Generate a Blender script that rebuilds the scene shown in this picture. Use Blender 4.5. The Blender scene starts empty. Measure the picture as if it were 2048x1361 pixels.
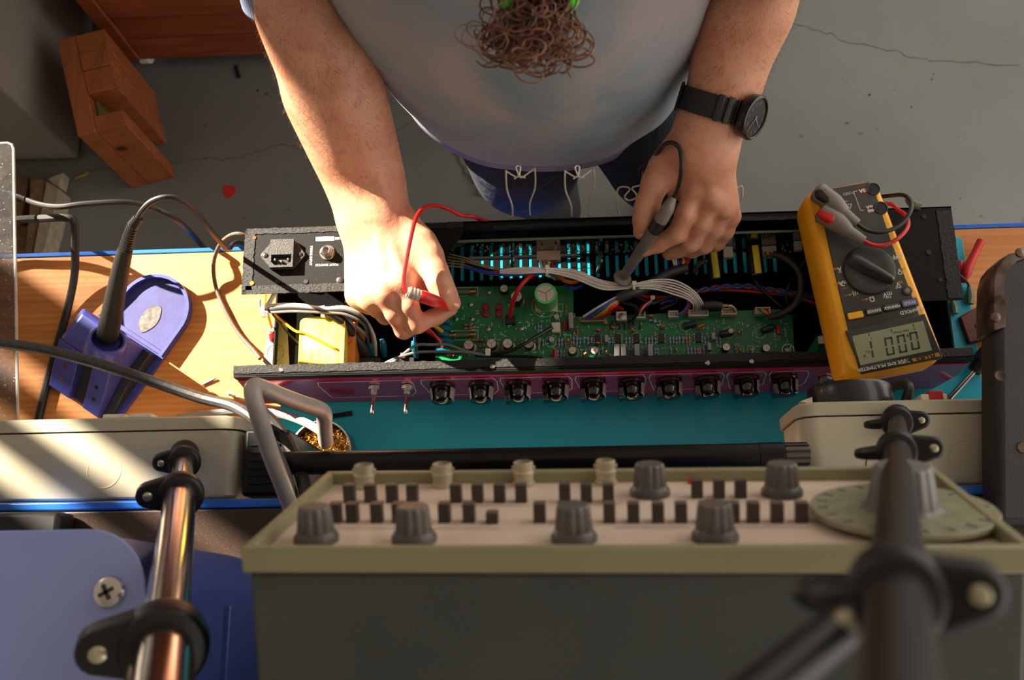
import bpy, math, random
import numpy as np
from mathutils import Vector as V, Matrix, Quaternion

SC = bpy.context.scene
COL = SC.collection
rnd = random.Random(11)
R = math.radians

# ------------------------------------------------------------------ camera, world, sun, exposure
FPX = 1991.11
zc = -np.array([116, -540, -1991.]); zc /= np.linalg.norm(zc)
xc = np.array([38000, 1000, 1991.]); xc -= zc * (xc @ zc); xc /= np.linalg.norm(xc)
yc = np.cross(zc, xc)
MC = np.array([xc, yc, zc]); CAMP = np.array([0, 0, 1.85])
cam_d = bpy.data.cameras.new('camera'); cam = bpy.data.objects.new('camera', cam_d); COL.objects.link(cam)
cam_d.sensor_width = 36; cam_d.lens = 35; cam_d.clip_start = .02
cm = Matrix.Identity(4)
for i in range(3):
    for j in range(3): cm[i][j] = MC[i][j]
    cm[i][3] = CAMP[i]
cam.matrix_world = cm
cam_d.dof.use_dof = True; cam_d.dof.focus_distance = .93; cam_d.dof.aperture_fstop = 11
SC.camera = cam

w = bpy.data.worlds.new('world'); SC.world = w; w.use_nodes = True
bg = w.node_tree.nodes['Background']; bg.inputs[0].default_value = (1.0, .92, .83, 1); bg.inputs[1].default_value = 2.05

sun_d = bpy.data.lights.new('sun', 'SUN'); sun = bpy.data.objects.new('sun', sun_d); COL.objects.link(sun)
sun_d.energy = 34; sun_d.angle = R(.7); sun_d.color = (1, .87, .70)
SUN = V((1, -.67, -.71)).normalized()
sun.rotation_euler = SUN.to_track_quat('-Z', 'Y').to_euler(); sun.location = (-2, 1.5, 3)

vs = SC.view_settings
vs.view_transform = 'Standard'; vs.look = 'None'; vs.gamma = 1; vs.exposure = 0.0; vs.use_curve_mapping = False

def P(px, py, z):
    "the point at height z that the photograph shows at a pixel"
    v = MC @ np.array([px - 1024, -(py - 680.5), -FPX])
    return V(CAMP + v * ((z - CAMP[2]) / v[2]))
def D(px, py, d):
    return V(CAMP + MC @ np.array([px - 1024, -(py - 680.5), -FPX]) / FPX * d)

# ------------------------------------------------------------------ materials
def lin(c):
    c = [x / 255 for x in c]
    return tuple(x / 12.92 if x <= .04045 else ((x + .055) / 1.055) ** 2.4 for x in c) + (1,)
class NT:
    def __init__(s, name):
        s.m = bpy.data.materials.new(name); s.m.use_nodes = True; s.t = s.m.node_tree
        s.b = s.t.nodes['Principled BSDF']; s.co = None
    def n(s, typ, **kw):
        x = s.t.nodes.new(typ)
        for k, v in kw.items():
            if k.startswith('i_'):
                key = k[2:]; key = int(key) if key.isdigit() else key.replace('_', ' ')
                x.inputs[key].default_value = v
            else: setattr(x, k, v)
        return x
    def l(s, a, b): s.t.links.new(a, b)
    def coords(s, scale=(1, 1, 1), rot=(0, 0, 0), kind='Object'):
        tc = s.n('ShaderNodeTexCoord'); mp = s.n('ShaderNodeMapping')
        mp.inputs['Scale'].default_value = scale; mp.inputs['Rotation'].default_value = rot
        s.l(tc.outputs[kind], mp.inputs[0]); return mp.outputs[0]
    def noise(s, co, scale, detail=4, rough=.55, dist=0):
        x = s.n('ShaderNodeTexNoise'); x.inputs['Scale'].default_value = scale; x.inputs['Detail'].default_value = detail
        x.inputs['Roughness'].default_value = rough; x.inputs['Distortion'].default_value = dist
        s.l(co, x.inputs['Vector']); return x.outputs['Fac']
    def ramp(s, fac, stops):
        x = s.n('ShaderNodeValToRGB'); e = x.color_ramp.elements
        while len(e) < len(stops): e.new(.5)
        for el, (p, c) in zip(e, stops): el.position = p; el.color = c
        s.l(fac, x.inputs[0]); return x.outputs[0]
    def mix(s, fac, a, b, mode='MIX'):
        x = s.n('ShaderNodeMix', data_type='RGBA', blend_type=mode)
        for sock, val in ((x.inputs[0], fac), (x.inputs[6], a), (x.inputs[7], b)):
            if isinstance(val, bpy.types.NodeSocket): s.l(val, sock)
            else: sock.default_value = val
        return x.outputs[2]
    def bump(s, h, strength=.3, dist=.001, prev=None):
        x = s.n('ShaderNodeBump'); x.inputs['Strength'].default_value = strength; x.inputs['Distance'].default_value = dist
        s.l(h, x.inputs['Height'])
        if prev: s.l(prev, x.inputs['Normal'])
        s.l(x.outputs[0], s.b.inputs['Normal']); return x.outputs[0]
    def base(s, c):
        if isinstance(c, bpy.types.NodeSocket): s.l(c, s.b.inputs['Base Color'])
        else: s.b.inputs['Base Color'].default_value = c
    def set(s, **kw):
        for k, v in kw.items(): s.b.inputs[k.replace('_', ' ')].default_value = v
MATS = {}
def mat(name, rgb, rough=.5, metal=0., var=.12, vscale=60, bump=0, bscale=400, coat=0, rgb2=None, spec=.5, trans=0, stretch=(1, 1, 1)):
    "one surface colour with some mottling and fine relief"
    if name in MATS: return MATS[name]
    t = NT(name); c = lin(rgb); co = t.coords(stretch)
    f = t.noise(co, vscale)
    if rgb2: c1, c2 = c, lin(rgb2)
    else: c1 = tuple(x * (1 - var) for x in c[:3]) + (1,); c2 = tuple(min(1, x * (1 + var)) for x in c[:3]) + (1,)
    t.base(t.ramp(f, [(.35, c1), (.65, c2)]))
    t.set(Roughness=rough, Metallic=metal, Coat_Weight=coat, Specular_IOR_Level=spec, Transmission_Weight=trans)
    if bump: t.bump(t.noise(t.coords(), bscale, 3), bump)
    MATS[name] = t.m; return t.m

# ------------------------------------------------------------------ mesh builder
class MB:
    def __init__(s): s.v = []; s.f = []; s.mi = []; s.cur = 0; s.T = None
    def add(s, vs, fs):
        o = len(s.v)
        if s.T is not None: vs = [s.T @ V(x) for x in vs]
        s.v += [tuple(x) for x in vs]; s.f += [tuple(i + o for i in f) for f in fs]; s.mi += [s.cur] * len(fs)
    def box(s, c, d, rz=0, rot=None):
        q = rot or Matrix.Rotation(rz, 3, 'Z'); c = V(c); a, b, e = [x / 2 for x in d]
        vs = [c + q @ V((x * a, y * b, z * e)) for z in (-1, 1) for y in (-1, 1) for x in (-1, 1)]
        s.add(vs, [(0, 2, 3, 1), (4, 5, 7, 6), (0, 1, 5, 4), (2, 6, 7, 3), (0, 4, 6, 2), (1, 3, 7, 5)])
    def bb(s, x0, x1, y0, y1, z0, z1): s.box(((x0 + x1) / 2, (y0 + y1) / 2, (z0 + z1) / 2), (x1 - x0, y1 - y0, z1 - z0))
    def rings(s, rings, cap0=True, cap1=True, close=True):
        n = len(rings[0]); vs = [p for r in rings for p in r]; fs = []
        for i in range(len(rings) - 1):
            for j in range(n if close else n - 1):
                k = (j + 1) % n; fs.append((i * n + j, i * n + k, (i + 1) * n + k, (i + 1) * n + j))
        if cap0: fs.append(tuple(range(n - 1, -1, -1)))
        if cap1: fs.append(tuple((len(rings) - 1) * n + j for j in range(n)))
        s.add(vs, fs)
    @staticmethod
    def frame(ax, hint=None):
        ax = V(ax).normalized(); h = V(hint) if hint else (V((0, 0, 1)) if abs(ax.z) < .9 else V((1, 0, 0)))
        u = (h - ax * h.dot(ax)).normalized(); return u, ax.cross(u)
    def lathe(s, prof, o, ax=(0, 0, 1), n=24, a0=0, hint=None, sx=1, sy=1, cap0=True, cap1=True):
        o = V(o); axn = V(ax).normalized(); u, w = s.frame(axn, hint)
        s.rings([[o + axn * h + (u * (sx * math.cos(a0 + 2 * math.pi * j / n)) + w * (sy * math.sin(a0 + 2 * math.pi * j / n))) * max(r, 1e-5) for j in range(n)] for r, h in prof], cap0, cap1)
    def cyl(s, a, b, r0, r1=None, n=16):
        a = V(a); b = V(b); s.lathe([(r0, 0), (r0 if r1 is None else r1, (b - a).length)], a, b - a, n)
    def prism(s, poly, z0, z1):
        s.rings([[V((x, y, z0)) for x, y in poly], [V((x, y, z1)) for x, y in poly]])
    def pipe(s, pts, r, n=8, sub=6):
        "smooth round cable through points; r a number or one radius per point"
        pts = [V(p) for p in pts]; m = len(pts); rs = r if isinstance(r, (list, tuple)) else [r] * m
        q, qr = [], []
        if sub <= 1 or m < 3: q, qr = pts, list(rs)
        else:
            for i in range(m - 1):
                p0 = pts[max(i - 1, 0)]; p1 = pts[i]; p2 = pts[i + 1]; p3 = pts[min(i + 2, m - 1)]
                for k in range(sub):
                    t = k / sub
                    q.append(.5 * ((2 * p1) + (p2 - p0) * t + (2 * p0 - 5 * p1 + 4 * p2 - p3) * t * t + (3 * p1 - p0 - 3 * p2 + p3) * t ** 3))
                    qr.append(rs[i] * (1 - t) + rs[i + 1] * t)
            q.append(pts[-1]); qr.append(rs[-1])
        u = None; rr = []
        for i, p in enumerate(q):
            t = (q[min(i + 1, len(q) - 1)] - q[max(i - 1, 0)])
            t = t.normalized() if t.length > 1e-9 else V((0, 0, 1))
            if u is None: u, w_ = s.frame(t)
            else:
                u = (u - t * u.dot(t)); u = u.normalized() if u.length > 1e-6 else s.frame(t)[0]
            w_ = t.cross(u)
            rr.append([p + (u * math.cos(2 * math.pi * j / n) + w_ * math.sin(2 * math.pi * j / n)) * qr[i] for j in range(n)])
        s.rings(rr)
    def ball(s, c, r, n=12, m=8):
        c = V(c); r = V(r) if isinstance(r, (list, tuple)) else V((r, r, r))
        s.rings([[c + V((r.x * math.sin(a) * math.cos(b), r.y * math.sin(a) * math.sin(b), -r.z * math.cos(a))) for b in [2 * math.pi * j / n for j in range(n)]] for a in [max(.02, min(math.pi - .02, math.pi * i / m)) for i in range(m + 1)]])
    def text(s, txt, size, M, align='CENTER', ext=0, bold=0):
        cu = bpy.data.curves.new('t', 'FONT'); cu.body = txt; cu.size = size; cu.align_x = align; cu.align_y = 'CENTER'; cu.resolution_u = 2; cu.offset = bold
        o = bpy.data.objects.new('t', cu); me = bpy.data.meshes.new_from_object(o)
        s.add([M @ v.co for v in me.vertices], [tuple(p.vertices) for p in me.polygons])
        bpy.data.objects.remove(o); bpy.data.curves.remove(cu); bpy.data.meshes.remove(me)
    def mesh(s, name, mats, smooth=35, off=None):
        me = bpy.data.meshes.new(name)
        vs = s.v if off is None else [(x - off[0], y - off[1], z - off[2]) for x, y, z in s.v]
        me.from_pydata(vs, [], s.f)
        for m in (mats if isinstance(mats, (list, tuple)) else [mats]): me.materials.append(m)
        me.polygons.foreach_set('material_index', s.mi); me.update()
        if smooth:
            me.polygons.foreach_set('use_smooth', [True] * len(me.polygons)); me.set_sharp_from_angle(angle=R(smooth))
        return me
WO = {}                                     # world origin of every empty or part that has children
def tag(o, label, cat, group=None, kind=None):
    if label: o['label'] = label
    if cat: o['category'] = cat
    if group: o['group'] = group
    if kind: o['kind'] = kind
    return o
def thing(name, label, cat, loc=(0, 0, 0), group=None, M=None):
    o = bpy.data.objects.new(name, None); COL.objects.link(o); o.empty_display_size = .02
    if M is not None: o.matrix_world = M; WO[o.name] = V((0, 0, 0))
    else: o.location = loc; WO[o.name] = V(loc)
    return tag(o, label, cat, group)
def add_bevel(o, w, seg=2):
    b = o.modifiers.new('bevel', 'BEVEL'); b.width = w; b.segments = seg; b.limit_method = 'ANGLE'; b.angle_limit = R(40)
def part(name, mb, mats, parent=None, bev=0, smooth=35, label=None, kind=None, seg=2):
    "link one mesh; points are given in world space (or in the thing's own space when the thing is turned)"
    off = WO[parent.name] if parent else None
    o = bpy.data.objects.new(name, mb.mesh(name, mats, smooth, off)); COL.objects.link(o)
    if parent: o.parent = parent; WO[o.name] = off
    if bev: add_bevel(o, bev, seg)
    if label: o['label'] = label
    if kind: o['kind'] = kind
    return o
def solo(name, mb, mats, label, cat, bev=0, smooth=35, group=None, kind=None, origin=None):
    o = bpy.data.objects.new(name, mb.mesh(name, mats, smooth, origin)); COL.objects.link(o)
    if origin is not None: o.location = origin
    if bev: add_bevel(o, bev)
    return tag(o, label, cat, group, kind)
def inst(name, me, parent, loc, rz=0, scale=None, bev=0, rot=None):
    o = bpy.data.objects.new(name, me); COL.objects.link(o); o.parent = parent
    o.location = V(loc) - WO[parent.name]; o.rotation_euler = rot if rot else (0, 0, rz)
    if scale: o.scale = scale
    if bev: add_bevel(o, bev)
    return o
def rrect(w, h, r, n=5, cx=0, cy=0):
    return [(cx + sx * (w / 2 - r) + r * math.cos(a), cy + sy * (h / 2 - r) + r * math.sin(a))
            for sx, sy, a0 in ((1, 1, 0), (-1, 1, 90), (-1, -1, 180), (1, -1, 270)) for a in [R(a0 + 90 * i / n) for i in range(n + 1)]]

# common materials
black_plastic = mat('black_plastic', (24, 23, 22), .42, bump=.05)
black_rubber = mat('black_rubber', (26, 25, 24), .5, var=.2)
chrome = mat('chrome', (205, 200, 195), .18, 1, var=.05)
steel = mat('steel', (170, 165, 158), .32, 1, var=.1)
white_plastic = mat('white_plastic', (226, 218, 200), .4)
red_plastic = mat('red_plastic', (190, 22, 18), .38)
brass = mat('brass', (200, 160, 80), .3, 1)
copper = mat('copper', (190, 105, 60), .35, 1)

# ------------------------------------------------------------------ materials with a pattern
def wood_mat(name, c1, c2, c3, axis='x', knots=True, rough=.45, ring=18):
    t = NT(name)
    st = {'x': (1.2, 14, 14), 'y': (14, 1.2, 14), 'z': (14, 14, 1.2)}[axis]
    co = t.coords(st); f = t.noise(co, 3.2, 5, .6, .6)
    wv = t.n('ShaderNodeTexWave', bands_direction={'x': 'Y', 'y': 'X', 'z': 'X'}[axis]); wv.inputs['Scale'].default_value = ring
    wv.inputs['Distortion'].default_value = 5; wv.inputs['Detail'].default_value = 2; wv.inputs['Detail Scale'].default_value = .6
    t.l(t.coords({'x': (.16, 1, 1), 'y': (1, .16, 1), 'z': (1, 1, .16)}[axis]), wv.inputs['Vector'])
    grain = t.ramp(wv.outputs['Fac'], [(.1, lin(c1)), (.9, lin(c2))])
    col = t.mix(t.ramp(f, [(.45, (0, 0, 0, 1)), (.75, (1, 1, 1, 1))]), grain, lin(c3))
    if knots:
        vo = t.n('ShaderNodeTexVoronoi'); vo.inputs['Scale'].default_value = 7; t.l(t.coords({'x': (.5, 1, 1), 'y': (1, .5, 1), 'z': (1, 1, .5)}[axis]), vo.inputs['Vector'])
        col = t.mix(t.ramp(vo.outputs['Distance'], [(.05, (1, 1, 1, 1)), (.11, (0, 0, 0, 1))]), col, lin([x * .45 for x in c3]))
    dirt = t.noise(t.coords(), 55, 6, .7)
    col = t.mix(t.ramp(dirt, [(.66, (0, 0, 0, 1)), (.8, (.6, .6, .6, 1))]), col, lin([x * .4 for x in c3]))
    t.base(col); t.set(Roughness=rough); t.bump(f, .08, .0005)
    return t.m
bench_wood = wood_mat('bench_pine', (222, 150, 80), (212, 136, 68), (192, 112, 50), ring=46)
red_wood = wood_mat('stained_pine', (146, 74, 38), (132, 62, 30), (104, 46, 22), rough=.5, ring=50)
block_wood = wood_mat('block_pine', (128, 70, 36), (114, 58, 29), (94, 46, 22), axis='z', rough=.55, ring=60)
end_wood = wood_mat('block_top_pine', (158, 90, 44), (140, 76, 36), (116, 58, 26), axis='y', rough=.55, ring=70)

def floor_mat():
    t = NT('painted_concrete'); co = t.coords()
    a = t.ramp(t.noise(co, 2.2, 5), [(.3, lin((94, 97, 93))), (.7, lin((116, 119, 114)))])
    sp = t.noise(co, 42, 2, .6)
    c = t.mix(t.ramp(sp, [(.70, (0, 0, 0, 1)), (.76, (.8, .8, .8, 1))]), a, lin((70, 62, 50)))
    st = t.noise(co, 9, 6, .7)
    c = t.mix(t.ramp(st, [(.60, (0, 0, 0, 1)), (.85, (.5, .5, .5, 1))]), c, lin((112, 98, 78)))
    # hairline cracks: edges of large distorted cells
    dn = t.n('ShaderNodeTexNoise'); dn.inputs['Scale'].default_value = 3.5; dn.inputs['Detail'].default_value = 6; t.l(co, dn.inputs['Vector'])
    mx = t.n('ShaderNodeMix', data_type='RGBA'); mx.inputs[0].default_value = .22; t.l(co, mx.inputs[6]); t.l(dn.outputs['Color'], mx.inputs[7])
    vo = t.n('ShaderNodeTexVoronoi', feature='DISTANCE_TO_EDGE'); vo.inputs['Scale'].default_value = 1.15; t.l(mx.outputs[2], vo.inputs['Vector'])
    c = t.mix(t.ramp(vo.outputs['Distance'], [(.0, (.9, .9, .9, 1)), (.0055, (0, 0, 0, 1))]), c, lin((52, 45, 37)))
    t.base(c); t.set(Roughness=.55); t.bump(sp, .15, .001)
    return t.m
floor_m = floor_mat()

# ------------------------------------------------------------------ the setting
FL = MB(); FL.bb(-2.6, 2.6, -2.2, 4.0, -.08, 0)
floor_o = solo('floor', FL, floor_m, 'grey painted concrete floor with hairline cracks', 'floor', kind='structure'); WO[floor_o.name] = V((0, 0, 0))
crack_m = mat("crack_dirt", (84, 76, 64), .9)
for pts in ([(1560, 40), (1640, 62), (1700, 84), (1790, 104), (1850, 120), (1930, 124), (2060, 131)], [(170, 342), (250, 338), (330, 326), (400, 318), (470, 320), (520, 305), (562, 288), (610, 302), (660, 306), (760, 268), (790, 262), (835, 238)], [(1180, 250), (1260, 210), (1330, 214), (1420, 175)]):
    q = [P(x, y, .0) for x, y in pts]; c_ = []
    for a, b in zip(q, q[1:]):
        for k in range(6): c_.append(a.lerp(b, k / 6) + V((rnd.uniform(-.004, .004), rnd.uniform(-.004, .004), 0)))
    m = MB(); m.rings([[p_ + V((0, -w_, .0002)), p_ + V((0, w_, .0002)), p_ + V((0, w_, .0004)), p_ + V((0, -w_, .0004))] for p_, w_ in [(p_, rnd.uniform(.0004, .0013)) for p_ in c_]]); part('crack', m, crack_m, floor_o, smooth=0)
WL = MB()                                              # wall with the window the sun comes through
wx0, wx1 = -1.86, -1.72
wy0, wy1, wz0, wz1 = .9116, 2.45, 1.46, 2.228
WL.bb(wx0, wx1, -2.2, wy0, 0, 2.7); WL.bb(wx0, wx1, wy1, 4.0, 0, 2.7); WL.bb(wx0, wx1, wy0, wy1, 0, wz0); WL.bb(wx0, wx1, wy0, wy1, wz1, 2.7)
solo('wall_left', WL, mat('wall_plaster', (196, 190, 180), .85, bump=.2), 'plastered wall with the window on the far side', 'wall', kind='structure')
CE = MB(); CE.bb(-1.86, 1.5, -2.2, 4.0, 2.7, 2.8)
solo('ceiling', CE, mat('ceiling_white', (206, 200, 190), .85), 'white ceiling high above the bench', 'ceiling', kind='structure')
for nm_, y0, y1 in (('wall_far', 4.0, 4.12), ('wall_near', -2.32, -2.2)):
    m = MB(); m.bb(-1.86, 1.5, y0, y1, 0, 2.8); solo(nm_, m, MATS['wall_plaster'], 'plastered wall of the workshop, ' + ('beyond the person' if 'far' in nm_ else 'behind the shelf'), 'wall', kind='structure')
WF = MB()
for y0, y1, z0, z1 in ((wy0, wy0 + .04, wz0, wz1), (wy1 - .04, wy1, wz0, wz1), (wy0, wy1, wz0, wz0 + .04), (wy0, wy1, wz1 - .04, wz1), (.990, 1.010, wz0, wz1), (1.051, 1.122, wz0, wz1)):
    WF.bb(wx1 - .03, wx1, y0, y1, z0, z1)
solo('window_1', WF, mat('window_frame_paint', (225, 222, 214), .5), 'white window frame in the plastered wall', 'window', kind='structure')

# ------------------------------------------------------------------ workbench and shelf
BZ = .85
wb = thing('workbench', 'narrow pine workbench with bright blue edging along its long sides', 'workbench', (0, .1, 0))
m = MB(); m.bb(-1.1, .95, -.34, .380, BZ - .03, BZ); part('tabletop', m, bench_wood, wb, bev=.001)
blue_edge = mat('blue_edging', (18, 96, 196), .3, var=.1)
for y0, y1 in ((.3805, .3855), (-.3455, -.3405)):
    m = MB(); m.bb(-1.1, .95, y0, y1, BZ - .031, BZ + .0005); part('edge_strip', m, blue_edge, wb, label='bright blue edge strip', bev=.001)
for x in (-1.02, .87):
    for y in (.33, -.29):
        m = MB(); m.bb(x - .03, x + .03, y - .03, y + .03, 0, BZ - .03); part('leg', m, red_wood, wb, bev=.003)
    m = MB(); m.bb(x - .02, x + .02, -.26, .30, .25, .31); part('stretcher', m, red_wood, wb, bev=.003)

SZ = 1.07
sh = thing('instrument_shelf', 'dark brown speckled shelf with a blue front edge behind the instruments', 'shelf', (0, -.1, BZ))
t = NT('shelf_laminate'); co = t.coords()
t.base(t.mix(t.ramp(t.noise(co, 900, 2), [(.62, (0, 0, 0, 1)), (.7, (1, 1, 1, 1))]), lin((54, 40, 32)), lin((120, 92, 74)))); t.set(Roughness=.3)
m = MB(); m.bb(-1.1, .95, -.34, .0805, SZ - .022, SZ); part('board', m, t.m, sh, bev=.0015)
m = MB(); m.bb(-1.1, .95, .081, .088, SZ - .023, SZ + .0008); part('edge_strip', m, blue_edge, sh, label='blue front edge', bev=.0015)
for x in (-1.0, .85):
    m = MB(); m.bb(x - .02, x + .02, -.33, -.29, BZ, SZ - .022); m.bb(x - .02, x + .02, -.02, .02, BZ, SZ - .022); part('bracket', m, steel, sh, bev=.001)

# silicone mat
t = NT('cyan_silicone'); co = t.coords()
t.base(t.ramp(t.noise(co, 12, 4), [(.3, lin((12, 164, 190))), (.7, lin((16, 180, 204)))])); t.set(Roughness=.36); t.bump(t.noise(co, 700, 2), .08, .0004)
m = MB(); m.T = Matrix.Translation((0.062, .253, 0))
m.prism(rrect(.712, .236, .006), BZ + .0003, BZ + .0023); 
solo('silicone_mat', m, t.m, 'cyan silicone work mat spread under the open amplifier', 'mat', bev=.0006)

# ------------------------------------------------------------------ things on the floor
g = MB()                                              # tall grey cabinet: its front right edge shows
a = P(205, 321, 0); 
g.bb(-1.62, a.x - .045, a.y, a.y + .42, .012, .80)
gc = thing('grey_cabinet', 'plain light grey cabinet standing on the floor beside the wood block', 'cabinet', (-1.3, a.y + .2, 0))
gm = mat('grey_paint', (126, 118, 108), .6, var=.08, vscale=6)
part('body', g, gm, gc, bev=.006)
m = MB(); m.bb(-1.60, a.x - .05, a.y + .02, a.y + .40, 0, .012); part('plinth', m, mat('dark_plinth', (60, 55, 50), .7), gc)

cy_ = P(530, 107, .05).y
wc = thing('wooden_chest', 'reddish stained pine chest on small castors in the background', 'chest', (-.55, cy_ + .3, 0))
lx, rx = P(250, 105, .05).x, .10
zz = [.045, .12, .195, .275, .36, .45, .55, .66]
for i in range(len(zz) - 1):
    m = MB(); m.bb(lx + .035, rx - .035, cy_ + (.002 if i % 2 else .0), cy_ + .022, zz[i] + .0012, zz[i + 1] - .0012); part('board', m, red_wood, wc, bev=.002)
for x in (lx, rx - .034):
    m = MB(); m.bb(x, x + .034, cy_ - .004, cy_ + .03, .045, .665); part('corner_post', m, red_wood, wc, bev=.003)
m = MB(); m.bb(lx + .01, rx - .01, cy_ + .024, cy_ + .5, .05, .66); part('carcass', m, red_wood, wc)
m = MB(); m.bb(lx - .01, rx + .01, cy_ - .012, cy_ + .51, .666, .69); part('lid', m, red_wood, wc, bev=.003)
for x, y in ((P(290, 120, .02).x, cy_ + .03), (-.1, cy_ + .03), (lx + .1, cy_ + .45), (-.1, cy_ + .45)):
    m = MB(); m.cyl((x - .012, y, .022), (x + .012, y, .022), .022, n=20); part('castor', m, white_plastic, wc, label='white castor wheel', bev=.003)

# laminated block with a notch, leaning beside the cabinet
bz = .235
wbk = thing('wood_block', 'notched block of glued pine boards standing on the grey floor', 'wood block', (-.87, .93, 0))
A0, A1 = P(113, 79, bz), P(155, 273, bz)              # back edge of the top
B0 = P(208, 56, bz); B1 = P(255, 239, bz)
ex = ((B0 - A0)).normalized(); 
ev = (A1 - A0).normalized(); L_ = (A1 - A0).length; Wd = (B0 - A0).length
def Q(u, v_): 
    p = A0 + ev * (u * L_) + ex * (v_ * Wd); return (p.x, p.y)
def board(u0, u1, v0, v1, z0, z1, mt):
    m = MB(); g_ = .004
    m.prism([Q(u0 + g_, v0 + g_), Q(u1 - g_, v0 + g_), Q(u1 - g_, v1 - g_), Q(u0 + g_, v1 - g_)][::-1], z0, z1); part('board', m, mt, wbk, bev=.0015)
board(0, 1, 0, .38, 0.0, bz, end_wood)
board(0, .2, .38, 1, 0, bz - .001, end_wood); board(.2, .38, .38, 1, 0, bz + .0015, end_wood); board(.38, .62, .38, 1, 0, bz, end_wood)
board(.62, .84, .38, .46, 0, .21, mat('olive_plank', (92, 84, 50), .7))
board(.84, 1, .38, 1, 0, bz - .001, end_wood)

# odds and ends on the floor
m = MB(); c = P(458, 383, 0)
pk = [(.0135 * math.cos(a) * (1 + .13 * math.cos(3 * a)), .0145 * math.sin(a) * (1 + .13 * math.cos(3 * a))) for a in [2 * math.pi * i / 30 for i in range(30)]]
m.T = Matrix.Translation((c.x, c.y, 0)) @ Matrix.Rotation(R(20), 4, 'Z'); m.prism(pk, .0002, .0012)
solo('guitar_pick', m, mat('red_celluloid', (178, 30, 26), .35), 'red rounded triangular guitar pick lying on the grey floor', 'guitar pick', bev=.0003)
m = MB(); m.cyl(P(472, 132, .004), P(478, 155, .004), .0042, n=10)
solo('plastic_stub', m, black_plastic, 'short black plastic stub on the floor near the chest', 'stub')
m = MB(); m.pipe([P(150, 356, .003), P(165, 352, .003), P(177, 345, .003)], .0022, 6)
solo('straw_scrap', m, mat('straw', (170, 140, 40), .6), 'thin yellow straw scrap on the floor by the grey cabinet', 'scrap')
m = MB()
for k in range(26):
    c = P(rnd.uniform(180, 2000), rnd.uniform(120, 420), 0); r_ = rnd.uniform(.0012, .0035)
    m.ball((c.x, c.y, .0008), (r_, r_ * rnd.uniform(.5, 1), .0009), 6, 4)
solo('floor_crumbs', m, mat('crumb', (70, 55, 40), .8), 'scattered dark crumbs of dirt on the grey floor', 'dirt', kind='stuff')
m = MB(); m.pipe([P(952, 371, .002), P(966, 368, .002), P(980, 363, .002)], [.002, .003, .001], 6)
solo('wood_splinter', m, mat('splinter', (196, 170, 130), .7), 'pale wood splinter on the floor beside the jeans', 'splinter')
# low crate of pale board next to the cabinet
cr = thing('pale_crate', 'low crate of pale battens and brown board half hidden by clear acrylic', 'crate', (-1.05, .72, 0))
batten = mat('pale_batten', (150, 138, 118), .7, var=.2); brown_b = mat('brown_board', (104, 74, 52), .8, var=.3)
def flat(name, pts, z0, z1, mt):
    m = MB(); m.prism([(p.x, p.y) for p in [P(x, y, z1) for x, y in pts]][::-1], z0, z1); part(name, m, mt, cr, bev=.002)
flat('batten', [(92, 362), (119, 378), (106, 440), (88, 505), (66, 505), (80, 430)], 0, .05, batten)
flat('board', [(-60, 345), (58, 352), (50, 400), (-60, 395)], 0, .035, brown_b)
flat('board', [(-60, 397), (49, 402), (38, 450), (-60, 446)], 0, .03, mat('brown_board_b', (122, 86, 60), .8, var=.3))
flat('board', [(-60, 448), (62, 452), (58, 505), (-60, 505)], 0, .02, brown_b)
flat('batten', [(60, 352), (91, 361), (79, 430), (64, 505), (50, 505), (58, 420)], 0, .045, mat('brown_side', (116, 88, 66), .75, var=.25))
flat('corner_piece', [(94, 358), (126, 344), (119, 375), (108, 371)], 0, .03, mat('beige_scrap', (176, 168, 140), .7))
# ------------------------------------------------------------------ the open amplifier chassis
CX0, CX1, CYF, CYR, CZ0, CZ1 = -.3175, .381, .2225, .3755, .8526, .925
ch = thing('amplifier_chassis', 'open black metal amplifier chassis with wiring, circuit boards and purple knob panel', 'amplifier', (.03, .3, CZ0))
t = NT('chassis_black'); co = t.coords()
t.base(t.mix(t.ramp(t.noise(co, 480, 2), [(.66, (0, 0, 0, 1)), (.74, (.6, .6, .6, 1))]), lin((14, 13.5, 13)), lin((62, 60, 56)))); t.set(Roughness=.6, Specular_IOR_Level=.18); t.bump(t.noise(co, 900, 2), .1, .0003)
cblack = t.m
t = NT('black_tape'); co = t.coords((.6, 1, 1))
t.base(t.ramp(t.noise(co, 500, 3), [(.35, lin((11, 11, 10))), (.72, lin((36, 34, 31)))])); t.set(Roughness=.4, Specular_IOR_Level=.3); t.bump(t.noise(co, 620, 4, .7), .9, .0012)
tape = t.m
cin = mat('chassis_inside', (14, 13, 13), .85, var=.25, vscale=200, spec=.04)
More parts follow.
